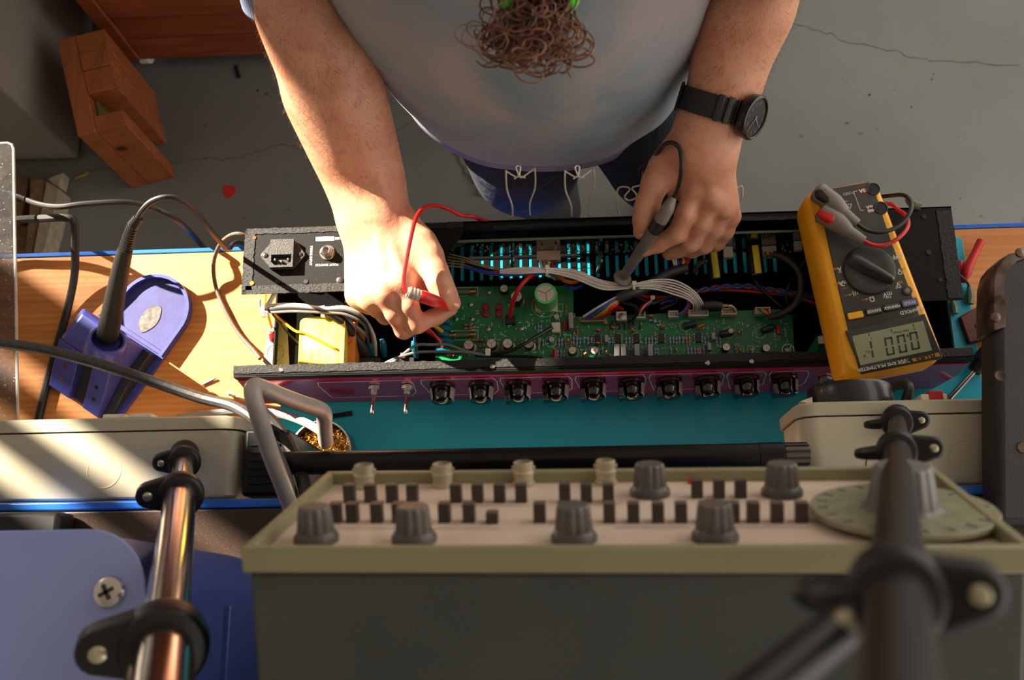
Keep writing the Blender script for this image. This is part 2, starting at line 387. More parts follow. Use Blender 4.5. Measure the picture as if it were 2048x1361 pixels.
# base with its row of ventilation slots
sy0, sy1 = .3375, .3615; pitch = .01025; sw = .0038
sx0 = P(905, 540, .856).x
m = MB()
m.bb(CX0 + .018, CX1 - .014, CYF + .001, sy0, CZ0, CZ0 + .0006); m.bb(CX0 + .018, CX1 - .014, sy1, CYR, CZ0, CZ0 + .0006)
ns = 34
xs = [sx0 + i * pitch for i in range(ns)]
m.bb(CX0 + .018, xs[0] - sw / 2, sy0, sy1, CZ0, CZ0 + .0006); m.bb(xs[-1] + sw / 2, CX1 - .014, sy0, sy1, CZ0, CZ0 + .0006)
for i in range(ns - 1): m.bb(xs[i] + sw / 2, xs[i + 1] - sw / 2, sy0, sy1, CZ0, CZ0 + .0006)
r_ = sw / 2                                           # rounded slot ends
for x in xs:
    for yy, s in ((sy0, 1), (sy1, -1)):
        for q in (-1, 1):
            pts = [(x + q * r_, yy)] + [(x + q * r_ * math.cos(a), yy + s * r_ * (1 - math.sin(a))) for a in [R(18 * k) for k in range(6)]]
            if q * s > 0: pts = pts[::-1]
            m.prism(pts, CZ0, CZ0 + .0006)
part('base_plate', m, cin, ch)
# side walls
m = MB(); m.bb(CX0 + .017, CX0 + .0186, CYF, CYR, CZ0, .866); part('side_wall', m, cblack, ch)
m = MB(); m.bb(CX1 - .0156, CX1 - .014, CYF, CYR, CZ0, CZ1 - .001); part('side_wall', m, cblack, ch)
# rear wall: closed above, open along the valve sockets below
m = MB(); m.bb(CX0, CX1, CYR - .0015, CYR, .902, CZ1); m.bb(CX0, -.115, CYR - .0015, CYR, CZ0, .902); m.bb(.255, CX1, CYR - .0015, CYR, CZ0, .902)
part('rear_wall', m, cblack, ch)
slat_m = mat('slat_black', (8, 8, 8), .7, spec=.1)
for k in range(4): # slats added along the open part: let the sun in, block the view
    z0_ = .8535 + k * .0130; m = MB(); m.rings([[V((x, CYR - .0015, z0_)), V((x, CYR + .0090, z0_ + .0108)), V((x, CYR + .0090, z0_ + .0116)), V((x, CYR - .0015, z0_ + .0008))] for x in (-.1148, .2548)]); part('light_slat', m, slat_m, ch, smooth=0)
# top plate: two wings and a narrow strip between them
zt = CZ1
lw1 = P(927, 484, zt).x; lw0 = P(892, 520, zt); li = P(490, 589, zt).y
m = MB()
m.prism([(CX0, li), (lw0.x - .004, li), (lw0.x, lw0.y), (lw1, CYR - .010), (lw1, CYR), (CX0, CYR)], zt - .0015, zt)
part('rear_wing', m, cblack, ch, bev=.0004, label='wing carrying the mains inlet')
rw0 = P(1735, 470, zt).x; ri = P(1905, 601, zt).y
m = MB(); m.prism([(rw0, CYR - .012), (rw0 + .01, ri + .01), (rw0 + .012, ri), (CX1, ri), (CX1, CYR), (rw0, CYR)], zt - .0015, zt)
part('rear_wing', m, cblack, ch, bev=.0004)
m = MB(); m.bb(lw1 + .0003, rw0 - .0003, CYR - .0085, CYR, zt - .0015, zt); part('rear_rim', m, cblack, ch, bev=.0004)
# cloth tape on the rims
def strip(x0, x1, y0, y1, z, h=.0007, seed=0, nx=60, nm='tape_strip'):
    rn = random.Random(seed); mm = MB(); ed = [(rn.uniform(-.0006, .0006), rn.uniform(-.0006, .0006)) for _ in range(nx + 1)]
    horiz = (x1 - x0) > (y1 - y0); rr = []
    for i in range(nx + 1):
        f_ = i / nx
        if horiz: x = x0 + (x1 - x0) * f_; rr.append([V((x, y0 + ed[i][0], z)), V((x, y0 + ed[i][0], z + h)), V((x, y1 + ed[i][1], z + h)), V((x, y1 + ed[i][1], z))])
        else: y = y0 + (y1 - y0) * f_; rr.append([V((x0 + ed[i][0], y, z)), V((x1 + ed[i][1], y, z)), V((x1 + ed[i][1], y, z + h)), V((x0 + ed[i][0], y, z + h))])
    mm.rings(rr); return part(nm, mm, tape, ch, smooth=30)
strip(CX0 + .002, lw1, CYR - .0062, CYR - .0002, zt, seed=1); strip(CX0 + .0, CX0 + .0105, li + .004, CYR - .006, zt, seed=2, nx=24)
strip(CX0 + .004, lw0.x - .004, li - .0002, li + .0085, zt, seed=3)
strip(lw1 + .03, rw0 - .01, CYR - .0084, CYR - .0045, zt, seed=4); strip(CX1 - .0145, CX1 - .0005, ri + .002, CYR - .004, zt, seed=5, nx=24)
# front rim, folded forward, its face and the purple panel below it
m = MB(); m.bb(CX0 - .003, CX1 + .002, CYF, CYF + .0105, zt - .0015, zt); part('front_rim', m, cblack, ch, bev=.0005)
strip(CX0 - .003, CX1 + .002, CYF + .0026, CYF + .0104, zt, .0008, 6, 110)
m = MB(); m.bb(CX0 - .003, CX1 + .002, CYF - .0012, CYF - .0001, zt - .0125, zt - .0004); part('rim_face', m, cblack, ch, bev=.0004)
m = MB(); m.bb(CX0 + .018, CX1 - .014, CYF + .0005, CYF + .002, CZ0, zt - .002); part('front_wall', m, cin, ch)
for px, py in ((563, 741), (985, 734), (1415, 727), (1503, 724)):
    c = P(px, py, zt); m = MB(); m.lathe([(.0024, 0), (.0024, .0008), (.0016, .0014), (.0004, .0014)], (c.x, c.y, zt + .0003), n=12); part('rim_screw', m, steel, ch)
t = NT('purple_panel'); t.base(t.ramp(t.noise(t.coords((.4, 1, 1)), 40, 3), [(.3, lin((176, 52, 98))), (.7, lin((150, 62, 122)))])); t.set(Roughness=.16, Metallic=.5, Coat_Weight=.6, Coat_Roughness=.05)
pan_m = t.m
PA = V((0, CYF - .0014, zt - .0125)); PB = V((0, .2095, CZ0 + .0012))
pdir = (PB - PA); pn = V((0, -1, 0)); pn = (pn - pdir.normalized() * pn.dot(pdir.normalized())).normalized()
m = MB(); th = pn * -.0014
def PP(x, v_): return V((x, 0, 0)) + PA + pdir * v_
ol = [(CX0 - .0025, 0), (CX1 + .0015, 0), (CX1 + .0015, .45), (CX1 - .012, 1), (CX0 - .0025, 1)]
m.rings([[PP(x, v_) + th for x, v_ in ol], [PP(x, v_) for x, v_ in ol]]); part('knob_panel', m, pan_m, ch, bev=.0004, label='glossy purple front panel')
m = MB(); m.rings([[PP(x, v_) - th * .1 for x, v_ in ((CX0 - .0025, .0), (CX1 + .0015, .0), (CX1 + .0015, .05), (CX0 - .0025, .05))], [PP(x, v_) - th * .4 for x, v_ in ((CX0 - .0025, .0), (CX1 + .0015, .0), (CX1 + .0015, .05), (CX0 - .0025, .05))]]); part('panel_edge', m, mat('magenta_edge', (196, 30, 84), .3, .3), ch)
# printed frames on the panel
prt = mat('pale_print', (196, 206, 214), .5)
def ppx(px, v_):
    "panel point under a pixel column"
    z = (PA + pdir * v_).z; y = (PA + pdir * v_).y
    lo, hi = CX0 - .05, CX1 + .05
    for _ in range(40):
        mid = (lo + hi) / 2; q = MC.T @ (np.array([mid, y, z]) - CAMP); u = 1024 + FPX * q[0] / -q[2]
        if u < px: lo = mid
        else: hi = mid
    return (lo + hi) / 2
m = MB()
def pl(pts, wd=.00035):
    for (x0, v0), (x1, v1) in zip(pts, pts[1:]):
        a = PP(x0, v0) + pn * .00025; b = PP(x1, v1) + pn * .00025; d_ = (b - a).normalized(); s_ = d_.cross(pn) * wd
        m.rings([[a - s_, a + s_, a + s_ + pn * .0001, a - s_ + pn * .0001], [b - s_, b + s_, b + s_ + pn * .0001, b - s_ + pn * .0001]])
for a, b in ((645, 830), (848, 996), (1004, 1144), (1152, 1290), (1298, 1445), (1452, 1528), (1536, 1612)):
    x0, x1 = ppx(a, .5), ppx(b, .5)
    pl([(x0, .14), (x1 - .003, .14), (x1, .28), (x1, .62), (x1 - .005, .78), (x0 + .006, .78), (x0 - .001, .28), (x0, .14)])
part('panel_print', m, prt, ch, smooth=0, label='pale printed frames')
# ten pointer knobs
sk = mat('knob_skirt', (30, 28, 28), .2, coat=.5); dome_m = mat('knob_black', (13, 12, 12), .13, coat=.6); kedge = mat('knob_silver', (186, 180, 172), .3, .45)
up = -pdir.normalized()
kn = [(885, 66, 0), (962, 66, 0), (1037, 28, 1), (1112, 30, 1), (1187, 32, 1), (1263, 34, 1), (1338, 30, 1), (1414, 32, 1), (1492, 8, 1), (1568, 34, 1)]
for i, (px, ang, w_) in enumerate(kn):
    c = PP(ppx(px, .42), .42)
    m = MB(); m.lathe([(.0126, .0004), (.0128, .0016), (.0124, .0036), (.0100, .0042), (.0003, .0042)], c, pn, 36)
    k = part('control_knob', m, sk, ch)
    def arc(a0, a1, r0, r1, h0, h1, th_=.0012, n_=14):
        mm = MB(); rr = []
        for j in range(n_ + 1):
            a = R(a0 + (a1 - a0) * j / n_); d_ = V((1, 0, 0)) * math.cos(a) + up * math.sin(a)
            rr.append([c + d_ * r0 + pn * h0, c + d_ * r1 + pn * h1, c + d_ * (r1 - th_) + pn * h1, c + d_ * (r0 - th_) + pn * h0])
        mm.rings(rr); return mm
    m = MB(); m.lathe([(.0092, .0042), (.0090, .0090), (.0080, .0140), (.0056, .0178), (.003, .0192), (.0003, .0195)], c, pn, 28); part('knob_dome', m, dome_m, k)
    part('silver_arc', arc(-80, 40, .0128, .0116, .0043, .0150), kedge, k, smooth=60)
    m = MB(); sh_ = [(math.cos(a) * .0118, math.sin(a) * .0118) for a in [R(180 + 15 * j) for j in range(13)]] + [(.0100, .0015), (-.0100, .0015)]
    m.rings([[c + V((1, 0, 0)) * (x * q) + up * (y * q) + pn * h_ for x, y in sh_] for h_, q in ((.0042, 1), (.0140, .97), (.0165, .88))]); part('skirt_shell', m, dome_m, k, smooth=40)
    if w_:
        m = MB(); rr = []
        for h_, x0, x1, u in ((.0040, -.0138, -.0084, .0080), (.0150, -.0136, -.0080, .0078), (.0190, -.0128, -.0080, .0066)):
            rr.append([c + V((1, 0, 0)) * x + up * y + pn * h_ for x, y in ((x0, -u), (x1, -u), (x1, u), (x0, u))])
        m.rings(rr); part('pointer', m, dome_m, k, bev=.0008)
    else: part('silver_arc', arc(152, 245, .0126, .0108, .0043, .0150), kedge, k, smooth=60)
# two toggle switches with silver bats
for px in (749, 815):
    c = PP(ppx(px, .38), .38)
    m = MB(); m.lathe([(.0062, .0003), (.0062, .003), (.0058, .0036), (.0036, .0036), (.0036, .008), (.003, .0086)], c, pn, 6, cap1=True); sw_ = part('toggle_switch', m, steel, ch, smooth=20, bev=.0002)
    m = MB(); m.pipe([c + pn * .008, c + pn * .014 + V((0, 0, .001)), c + pn * .027 + V((0, 0, .003)), c + pn * .0295 + V((0, 0, .0034))], [.0014, .0018, .0025, .0016], 12, 4); part('lever', m, chrome, sw_)
    m = MB(); m.lathe([(.0066, .0004), (.0066, .0011)], c, pn, 24); part('washer', m, steel, sw_)
c = PP(ppx(1650, .45), .45); m = MB(); m.lathe([(.0068, .0002), (.0068, .003), (.0052, .0034), (.0052, .001), (.0005, .001)], c, pn, 6); part('jack_nut', m, steel, ch, bev=.0003)

# ---- mains inlet on the left wing
ic = P(567, 512, zt)
m = MB(); fw = lambda px, py, z=zt: P(px, py, z)
hx, hy = .0195, .0145
fl_ = [(-.0225, .0015), (-.0115, .0150), (.0115, .0150), (.0225, .0015), (.0225, -.0015), (.0115, -.0150), (-.0115, -.0150), (-.0225, -.0015)]
io = mat('inlet_plastic', (40, 38, 36), .42, bump=.35, bscale=900)
m.prism([(ic.x + x, ic.y + y) for x, y in fl_][::-1], zt, zt + .0028); il = part('mains_inlet', m, io, ch, bev=.0008)
B_ = (-.0118, .0118, -.0145, .0150)
m = MB()                                               # raised block with the recess
op = [(-.0100, -.0016), (.0100, -.0016), (.0100, -.0086), (.0062, -.0122), (-.0062, -.0122), (-.0100, -.0086)]
zz0, zz1 = zt + .0028, zt + .0075
m.bb(ic.x + B_[0], ic.x + B_[1], ic.y - .0012, ic.y + B_[3], zz0, zz1)
m.bb(ic.x + B_[0], ic.x - .0102, ic.y + B_[2], ic.y - .0012, zz0, zz1); m.bb(ic.x + .0102, ic.x + B_[1], ic.y + B_[2], ic.y - .0012, zz0, zz1)
m.bb(ic.x - .0102, ic.x + .0102, ic.y + B_[2], ic.y - .0124, zz0, zz1)
for s in (-1, 1): m.prism([(ic.x + s * .0103, ic.y - .0086), (ic.x + s * .0103, ic.y - .0125), (ic.x + s * .0062, ic.y - .0125)][::-s], zz0, zz1)
part('socket_block', m, io, il)
m = MB(); m.prism([(ic.x + x, ic.y + y) for x, y in op][::-1], zz0 - .0001, zz0 + .0003); part('socket_floor', m, mat('socket_black', (8, 8, 8), .5), il)
for x, y in ((-.0066, -.0062), (0, -.0082), (.0066, -.0062)):
    m = MB(); m.box((ic.x + x, ic.y + y, zz0 + .0022), (.0016, .0028, .004)); part('contact_pin', m, chrome, il, bev=.0003)
for x in (-.0175, .0175):
    m = MB(); m.lathe([(.0026, 0), (.0026, .0006), (.0018, .0010), (.0002, .0010)], (ic.x + x, ic.y, zt + .0027), n=14)
    m2 = MB(); m2.box((ic.x + x, ic.y, zt + .0037), (.0026, .0005, .0004), .4); m2.box((ic.x + x, ic.y, zt + .0037), (.0005, .0026, .0004), .4)
    part('inlet_screw', m, mat('dark_steel', (70, 66, 62), .35, .8), il); part('screw_slot', m2, mat('socket_black', (8, 8, 8), .5), il)
# jack with its hexagon nut
jc = P(655, 506, zt)
m = MB(); m.lathe([(.0080, 0), (.0080, .001), (.0074, .0016), (.0066, .0016)], jc, n=26); jk = part('jack_socket', m, steel, ch)
m = MB(); m.lathe([(.0066, .0014), (.0066, .0042), (.0058, .0050), (.0040, .0050)], jc, n=6, a0=.3); m.lathe([(.0046, .005), (.0046, .0078), (.0040, .0083), (.0031, .0083), (.003, .003), (.0004, .003)], jc, n=22, cap0=False); part('hexagon_nut', m, chrome, jk, smooth=25, bev=.0002)
m = MB(); m.lathe([(.0030, .0045), (.0003, .0046)], jc, n=16); part('jack_hole', m, mat('socket_black', (8, 8, 8), .5), jk)
# printing, upright for the person on the far side
U180 = Matrix.Rotation(math.pi, 4, 'Z'); white_print = mat('white_print', (222, 222, 218), .5)
def txt(mm, s, px, py, size, z=zt, rz=math.pi, align='CENTER', bold=0):
    c = P(px, py, z); mm.text(s, size, Matrix.Translation((c.x, c.y, z + .00025)) @ Matrix.Rotation(rz, 4, 'Z'), align, 0, bold)
m = MB()
txt(m, 'FUSE', 678, 477, .0038, bold=.0001); txt(m, 'FOOT SWITCH', 654, 530, .0034, bold=.0001); txt(m, 'MAINS INPUT', 622, 512, .0034, rz=-math.pi / 2, bold=.0001)
c = P(650, 478, zt); m.prism(rrect(.0188, .0044, .0004, 2, c.x, c.y), zt + .0001, zt + .0002)
part('panel_lettering', m, white_print, ch, smooth=0, label='white lettering')
m = MB(); txt(m, 'T 1.25A L 250V', 650, 478, .0026, z=zt + .0002); part('fuse_lettering', m, mat('black_ink', (14, 14, 14), .6), ch, smooth=0, label='black lettering in the white box')
# holes in the wings
hole = mat('socket_black', (8, 8, 8), .5)
for px, py, r_, mt in ((509, 476, .0020, copper), (504, 567, .0024, brass), (555, 564, .0026, hole), (612, 564, .0024, hole), (680, 561, .0036, hole), (1848, 434, .0024, hole), (1857, 505, .0026, hole), (1880, 560, .0022, hole), (1800, 590, .0020, hole)):
    c = P(px, py, zt); m = MB(); m.lathe([(r_, 0), (r_, .0002), (r_ * .9, .0004), (.0002, .0004)], (c.x, c.y, zt + .0004), n=16); part('screw_hole', m, mt, ch)
# valve retainer wires standing up behind the rear rim
wire_m = mat('spring_wire', (214, 208, 196), .35, .35)
def retainer(pts, nm='valve_retainer'):
    m = MB(); m.pipe([P(px, py, z) for px, py, z in pts], 0.0009, 6, 4); part(nm, m, wire_m, ch)
y0 = CYR + .0008
def up_(px, py): return (px, py, .97)
for dx in (0, 118):
    retainer([(1025 + dx, 432, .925), (1024 + dx, 410, .945), (1014 + dx - (dx > 0) * 1, 380, .965), (1012 + dx, 345, .985), (1014 + dx, 344, .985), (1032 + dx, 354, .983), (1037 + dx, 350, .983), (1032 + dx, 336, .986), (1036 + dx, 332, .986), (1041 + dx, 335, .986), (1039 + dx, 350, .983), (1044 + dx, 355, .983), (1066 + dx, 340, .985), (1070 + dx, 342, .985), (1070 + dx, 376, .965), (1060 + dx, 405, .945), (1060 + dx, 430, .925)])
    retainer([(1028 + dx, 358, .983), (1038 + dx, 353, .984), (1051 + dx, 356, .983)])
retainer([(1238, 428, .925), (1233, 405, .942), (1236, 378, .957), (1250, 374, .958), (1260, 379, .957), (1250, 392, .953), (1252, 399, .95), (1260, 401, .95), (1272, 396, .952), (1272, 388, .953), (1264, 378, .957), (1272, 373, .958), (1290, 376, .957), (1296, 420, .928)])
retainer([(1474, 428, .925), (1475, 410, .94), (1484, 395, .95), (1483, 372, .96), (1464, 382, .957), (1462, 366, .962)])
# green insulated connector hanging behind the right wing
m = MB(); m.pipe([P(1812, 398, .927), P(1825, 408, .927), P(1840, 412, .926)], [.0016, .0046, .0044], 10, 4)
tag(part('spade_connector', m, mat('green_sleeve', (96, 118, 92), .35, trans=.3), ch), None, None)
# ------------------------------------------------------------------ circuit boards inside the chassis
ZB = .868
t = NT('solder_mask'); co = t.coords()
vo = t.n('ShaderNodeTexVoronoi', feature='DISTANCE_TO_EDGE', distance='MANHATTAN'); vo.inputs['Scale'].default_value = 62; t.l(co, vo.inputs['Vector'])
t.base(t.mix(t.ramp(vo.outputs['Distance'], [(.05, (1, 1, 1, 1)), (.09, (0, 0, 0, 1))]), lin((9, 106, 62)), lin((12, 118, 70)))); t.set(Roughness=.3)
pcb_m = t.m
def poly(pts, z): return [(q.x, q.y) for q in [P(x, y, z) for x, y in pts]][::-1]
pb = MB(); pb.prism(poly([(871, 574), (1147, 572), (1147, 630), (1150, 634), (1580, 618), (1584, 630), (1592, 730), (871, 738)], ZB), ZB - .0016, ZB)
o_ = P(1000, 650, ZB)
pcb = part('circuit_board', pb, pcb_m, ch, label='green main circuit board full of components')
ss = mat('silk_white', (230, 236, 226), .6); black_ep = mat('black_epoxy', (22, 22, 23), .45, bump=.1); lead_m = mat('tinned_lead', (176, 174, 168), .3, 1)
# shared meshes ------------------------------------------------
def proto(build, mats, smooth=35):
    m = MB(); build(m); return m.mesh('component', mats, smooth)
can_top = mat('can_aluminium', (206, 198, 186), .38, .55, var=.08); sleeve_k = mat('cap_sleeve_black', (24, 23, 25), .35, coat=.2); sleeve_o = mat('cap_sleeve_olive', (58, 56, 36), .35); sleeve_g = mat('cap_sleeve_green', (96, 190, 112), .32)
beige_glue = mat('glue_beige', (206, 186, 150), .6)
def ecap(r_, h, ring=.12):
    def b(m):
        m.cur = 0; m.lathe([(r_, 0), (r_, h * .9), (r_ * .985, h * .93), (r_, h * .97), (r_ * .97, h), (r_ * (1 - ring), h)], (0, 0, 0), n=26, cap1=False)
        m.cur = 1; m.lathe([(r_ * (1 - ring), h), (r_ * (1 - ring) * .97, h - .0002), (.0001, h - .0002)], (0, 0, 0), n=26, cap0=False)
        m.cur = 2
        for a in (0.3, 0.3 + 2.1, .3 + 4.2): m.box((math.cos(a) * r_ * .42, math.sin(a) * r_ * .42, h - .0001), (r_ * .8, r_ * .07, .0002), a)
    return b
groove = mat('can_groove', (120, 114, 106), .45, .5)
E1 = {k: proto(ecap(r_, h), [s_, can_top, groove]) for k, (r_, h, s_) in {'a': (.0053, .013, sleeve_k), 'b': (.0043, .0105, sleeve_k), 'c': (.0062, .018, sleeve_k), 'd': (.0041, .009, sleeve_k), 'o': (.0053, .013, sleeve_o), 'g': (.0024, .007, white_plastic)}.items()}
H1 = {'a': .013, 'b': .0105, 'c': .018, 'd': .009, 'o': .013, 'g': .007}
def at(px, py, z): q = P(px, py, z); return V((q.x, q.y, ZB))
for px, py, k in ((937, 690, 'a'), (983, 687, 'o'), (1015, 687, 'a'), (1057, 687, 'o'), (1008, 577, 'b'), (1033, 593, 'c'), (1145, 701, 'd'), (1189, 701, 'd'), (1453, 694, 'd'), (1533, 696, 'd'), (1113, 633, 'g'), (1103, 679, 'g'), (1462, 662, 'g')):
    inst('electrolytic_capacitor', E1[k], pcb, at(px, py, ZB + H1[k]), rnd.uniform(0, 6))
    if k in 'acoo' and px < 1100:
        m = MB(); c = at(px, py, ZB + H1[k]); m.lathe([(.0074, 0), (.0062, .0022), (.0050, .003)], c - V((0, 0, .0002)), n=10, a0=.4, sx=1.05, sy=.82); part('glue_collar', m, beige_glue, pcb)
gme = proto(ecap(.0112, .030, .24), [sleeve_g, can_top, groove]); c = at(1091, 587, ZB + .030)
inst('electrolytic_capacitor', gme, pcb, c, .35)['label'] = 'large light green capacitor'
m = MB(); m.box((c.x, c.y, ZB + .001), (.0235, .0215, .002)); part('glue_collar', m, beige_glue, pcb, bev=.0008)
# resistors: body, bands and leads in one small mesh
def resistor(cols, L_=.0064, r_=.00115):
    def b(m):
        m.cur = 0; pr = [(.0004, -L_ / 2), (r_, -L_ / 2 + .0005), (r_ * 1.05, -L_ / 2 + .0012), (r_ * .86, -L_ / 2 + .0019), (r_ * .86, L_ / 2 - .0019), (r_ * 1.05, L_ / 2 - .0012), (r_, L_ / 2 - .0005), (.0004, L_ / 2)]
        m.lathe(pr, (0, 0, .0014), (0, 1, 0), 10)
        for i, f_ in enumerate((-.27, -.1, .06, .3)):
            m.cur = 1 + i % 3; m.lathe([(r_ * 1.0, f_ * L_ - .0003), (r_ * 1.0, f_ * L_ + .0003)], (0, 0, .0014), (0, 1, 0), 10, cap0=False, cap1=False)
        m.cur = 4
        for s in (-1, 1):
            m.pipe([(0, s * L_ / 2, .0014), (0, s * (L_ / 2 + .0014), .0013), (0, s * (L_ / 2 + .0018), 0)], .00032, 5, 2); m.lathe([(.0009, 0), (.0004, .0006)], (0, s * (L_ / 2 + .0018), 0), n=7)
    return b
bl = mat('resistor_blue', (138, 188, 224), .4); tan = mat('resistor_tan', (184, 120, 84), .45); pinkr = mat('resistor_pink', (196, 150, 138), .45); dk = mat('diode_black', (22, 20, 22), .3)
bn = [mat('band_brown', (96, 52, 30), .5), mat('band_dark', (40, 40, 60), .5), mat('band_red', (170, 50, 40), .5)]
RB = proto(resistor('b'), [bl] + bn + [lead_m]); RT = proto(resistor('t'), [tan] + bn + [lead_m]); RP = proto(resistor('p'), [pinkr] + bn + [lead_m]); RK = proto(resistor('k', .0048, .0012), [dk, lead_m, dk, dk, lead_m])
for row, me, xs_ in ((681, RB, [1147, 1154, 1160, 1168, 1176, 1183, 1216, 1252, 1259, 1291, 1298, 1304, 1311, 1340, 1347, 1353, 1359, 1366, 1410, 1417, 1433, 1440, 1219, 1225]), (680, RP, [1373, 1379]),
                     (702, RB, [1376, 1383, 1390, 1408, 1258, 1264, 1287, 1292, 1310, 1315, 1205, 1342, 1172, 1196]), (703, RP, [1396, 1400]), (664, RB, [1484, 1510, 1549, 1570]), (695, RB, [1551, 1470]),
                     (654, RK, [1222, 1229, 1240, 1251, 1260, 1281]), (646, RK, [1226, 1236, 1248, 1258, 1268]), (657, RB, [1077, 1082]), (685, RB, [1079, 1086, 1118, 1124]), (664, RP, [1469]), (618, RT, [1132]), (688, RT, [1131, 1142, 1077]), (664, RT, [1120, 1155]), (707, RB, [1115, 1122, 1129])):
    for x in xs_: inst('resistor', me, pcb, at(x, row + rnd.uniform(-1, 1), ZB + .0014))
for px, py in ((936, 650), (936, 657), (958, 681)): inst('resistor', RT, pcb, at(px, py, ZB + .002), math.pi / 2, (1.2, 1.25, 1.2))
for px, py in ((901, 711), (1314, 644), (1305, 641)): inst('resistor', RP if px < 1000 else RB, pcb, at(px, py, ZB + .002), math.pi / 2, (1.2, 1.2, 1.2))
# chips with eight legs
def dip(m):
    m.cur = 0; m.rings([[V((x * .0033, y * .0047, z)) for x, y in ((-1, -1), (1, -1), (1, 1), (-1, 1))] for x_, z in ((1, .0007), )] + [[V((x * .0031, y * .0045, .0036)) for x, y in ((-1, -1), (1, -1), (1, 1), (-1, 1))]])
    m.cur = 1
    for s in (-1, 1):
        for k in range(4): y = -.0038 + k * .00254; m.box((s * .0036, y, .0019), (.001, .0013, .0004)); m.box((s * .0041, y, .0009), (.0003, .0010, .002))
DIP = proto(dip, [black_ep, lead_m])
for px, py in ((1195, 678), (1236, 677), (1273, 677), (1323, 676), (1397, 675)): inst('chip', DIP, pcb, at(px, py, ZB + .0036))
def bx(a, b, h):
    return lambda m: m.bb(-a / 2, a / 2, -b / 2, b / 2, 0, h)
gray = mat('film_grey', (150, 148, 146), .5); redc = mat('film_red', (176, 30, 34), .35)
FC = proto(bx(.0050, .0125, .012), [gray]); FS = proto(bx(.0036, .0075, .008), [gray]); FL2 = proto(bx(.0045, .0165, .011), [gray])
for px, py, me, h in ((1234, 700, FC, .012), (1247, 700, FC, .012), (1274, 700, FC, .012), (1301, 700, FC, .012), (1142, 641, FL2, .011), (1213, 677, FS, .008), (1427, 672, FS, .008), (1419, 693, FS, .008)):
    o = inst('film_capacitor', me, pcb, at(px, py, ZB + h), 0, bev=.0004)
def redcap(m): m.lathe([(.0008, -.0052), (.0021, -.0045), (.0023, 0), (.0021, .0045), (.0008, .0052)], (0, 0, .0024), (0, 1, 0), 12)
RC = proto(redcap, [redc])
for px, py in ((1131, 650), (1110, 708), (1557, 659)): inst('red_capacitor', RC, pcb, at(px, py, ZB + .004))
def disc(m):
    m.lathe([(.0010, -.0011), (.0030, -.0007), (.0032, 0), (.0030, .0007), (.0010, .0011)], (0, 0, .0045), (0, 1, 0), 14, sy=.8)
    for s in (-1, 1): m.cyl((s * .0012, 0, 0), (s * .0012, 0, .0026), .0003, n=5)
orange = mat('ceramic_orange', (206, 108, 40), .45); yel = mat('tantalum_yellow', (220, 156, 44), .4)
CD = proto(disc, [orange]); CY = proto(disc, [yel])
for px, py in ((1210, 647), (1226, 656), (1196, 661), (1267, 662), (1195, 687), (1326, 654), (1302, 633)): inst('ceramic_capacitor', CD, pcb, at(px, py, ZB + .0045), rnd.uniform(-.3, .4))
o = inst('ceramic_capacitor', CD, pcb, at(1403, 653, ZB + .0045), .35, (1.8, 1.2, 1.1))
for px, py in ((1213, 703), (1169, 709), (1353, 699), (1481, 700), (1501, 700), (1479, 665), (1137, 681)): inst('yellow_capacitor', CY, pcb, at(px, py, ZB + .004), 1.2, (.7, .9, .8))
# lying electrolytics
def lying(m): m.cur = 0; m.lathe([(.0030, -.0062), (.0033, -.0056), (.0033, .0045), (.0030, .0048), (.0033, .0052), (.0030, .0062)], (0, 0, .0036), (1, 0, 0), 16)
LY = proto(lying, [mat('cap_sleeve_slate', (44, 48, 66), .4)])
for px, py, a in ((1380, 650, .25), (1535, 658, .35), (1452, 667, .1)): inst('lying_capacitor', LY, pcb, at(px, py, ZB + .0036), a)
# white headers
hdr = mat('header_ivory', (216, 206, 188), .45)
def header(n, d=.0068, h=.0085):
    def b(m):
        w_ = n * .0025 + .0024; m.cur = 0
        m.bb(-w_ / 2, w_ / 2, -d / 2, -d / 2 + .0011, 0, h); m.bb(-w_ / 2, w_ / 2, d / 2 - .0011, d / 2, 0, h); m.bb(-w_ / 2, -w_ / 2 + .001, -d / 2 + .0011, d / 2 - .0011, 0, h); m.bb(w_ / 2 - .001, w_ / 2, -d / 2 + .0011, d / 2 - .0011, 0, h)
        m.bb(-w_ / 2 + .001, w_ / 2 - .001, -d / 2 + .0011, d / 2 - .0011, 0, h * .55)
        m.cur = 1
        for k in range(n): m.box(((k - (n - 1) / 2) * .0025, 0, h * .6), (.0007, .0007, h * .5))
    return b
for px, py, n in ((1347, 628, 3), (1397, 626, 7), (1458, 623, 5), (1526, 621, 5), (1281, 630, 3)):
    inst('wire_header', proto(header(n), [hdr, lead_m], 0), pcb, at(px, py, ZB + .0085))
inst('wire_header', proto(header(9, .0058, .007), [mat('header_buff', (150, 128, 100), .5), lead_m], 0), pcb, at(1186, 638, ZB + .007))
m = MB(); c = at(1243, 632, ZB + .006); m.box((c.x, c.y, ZB + .003), (.0105, .0095, .006)); tr = part('trimmer', m, white_plastic, pcb, bev=.0004)
m = MB(); m.lathe([(.0034, 0), (.0034, .0012), (.0026, .0015), (.0003, .0014)], (c.x, c.y - .001, ZB + .006), n=18); m.box((c.x, c.y - .001, ZB + .0076), (.005, .0008, .0004), .8); part('trimmer_screw', m, steel, pcb)
m = MB(); c = at(1112, 655, ZB + .006); m.box((c.x, c.y, ZB + .003), (.0085, .0105, .006)); part('white_socket', m, hdr, pcb, bev=.0005)
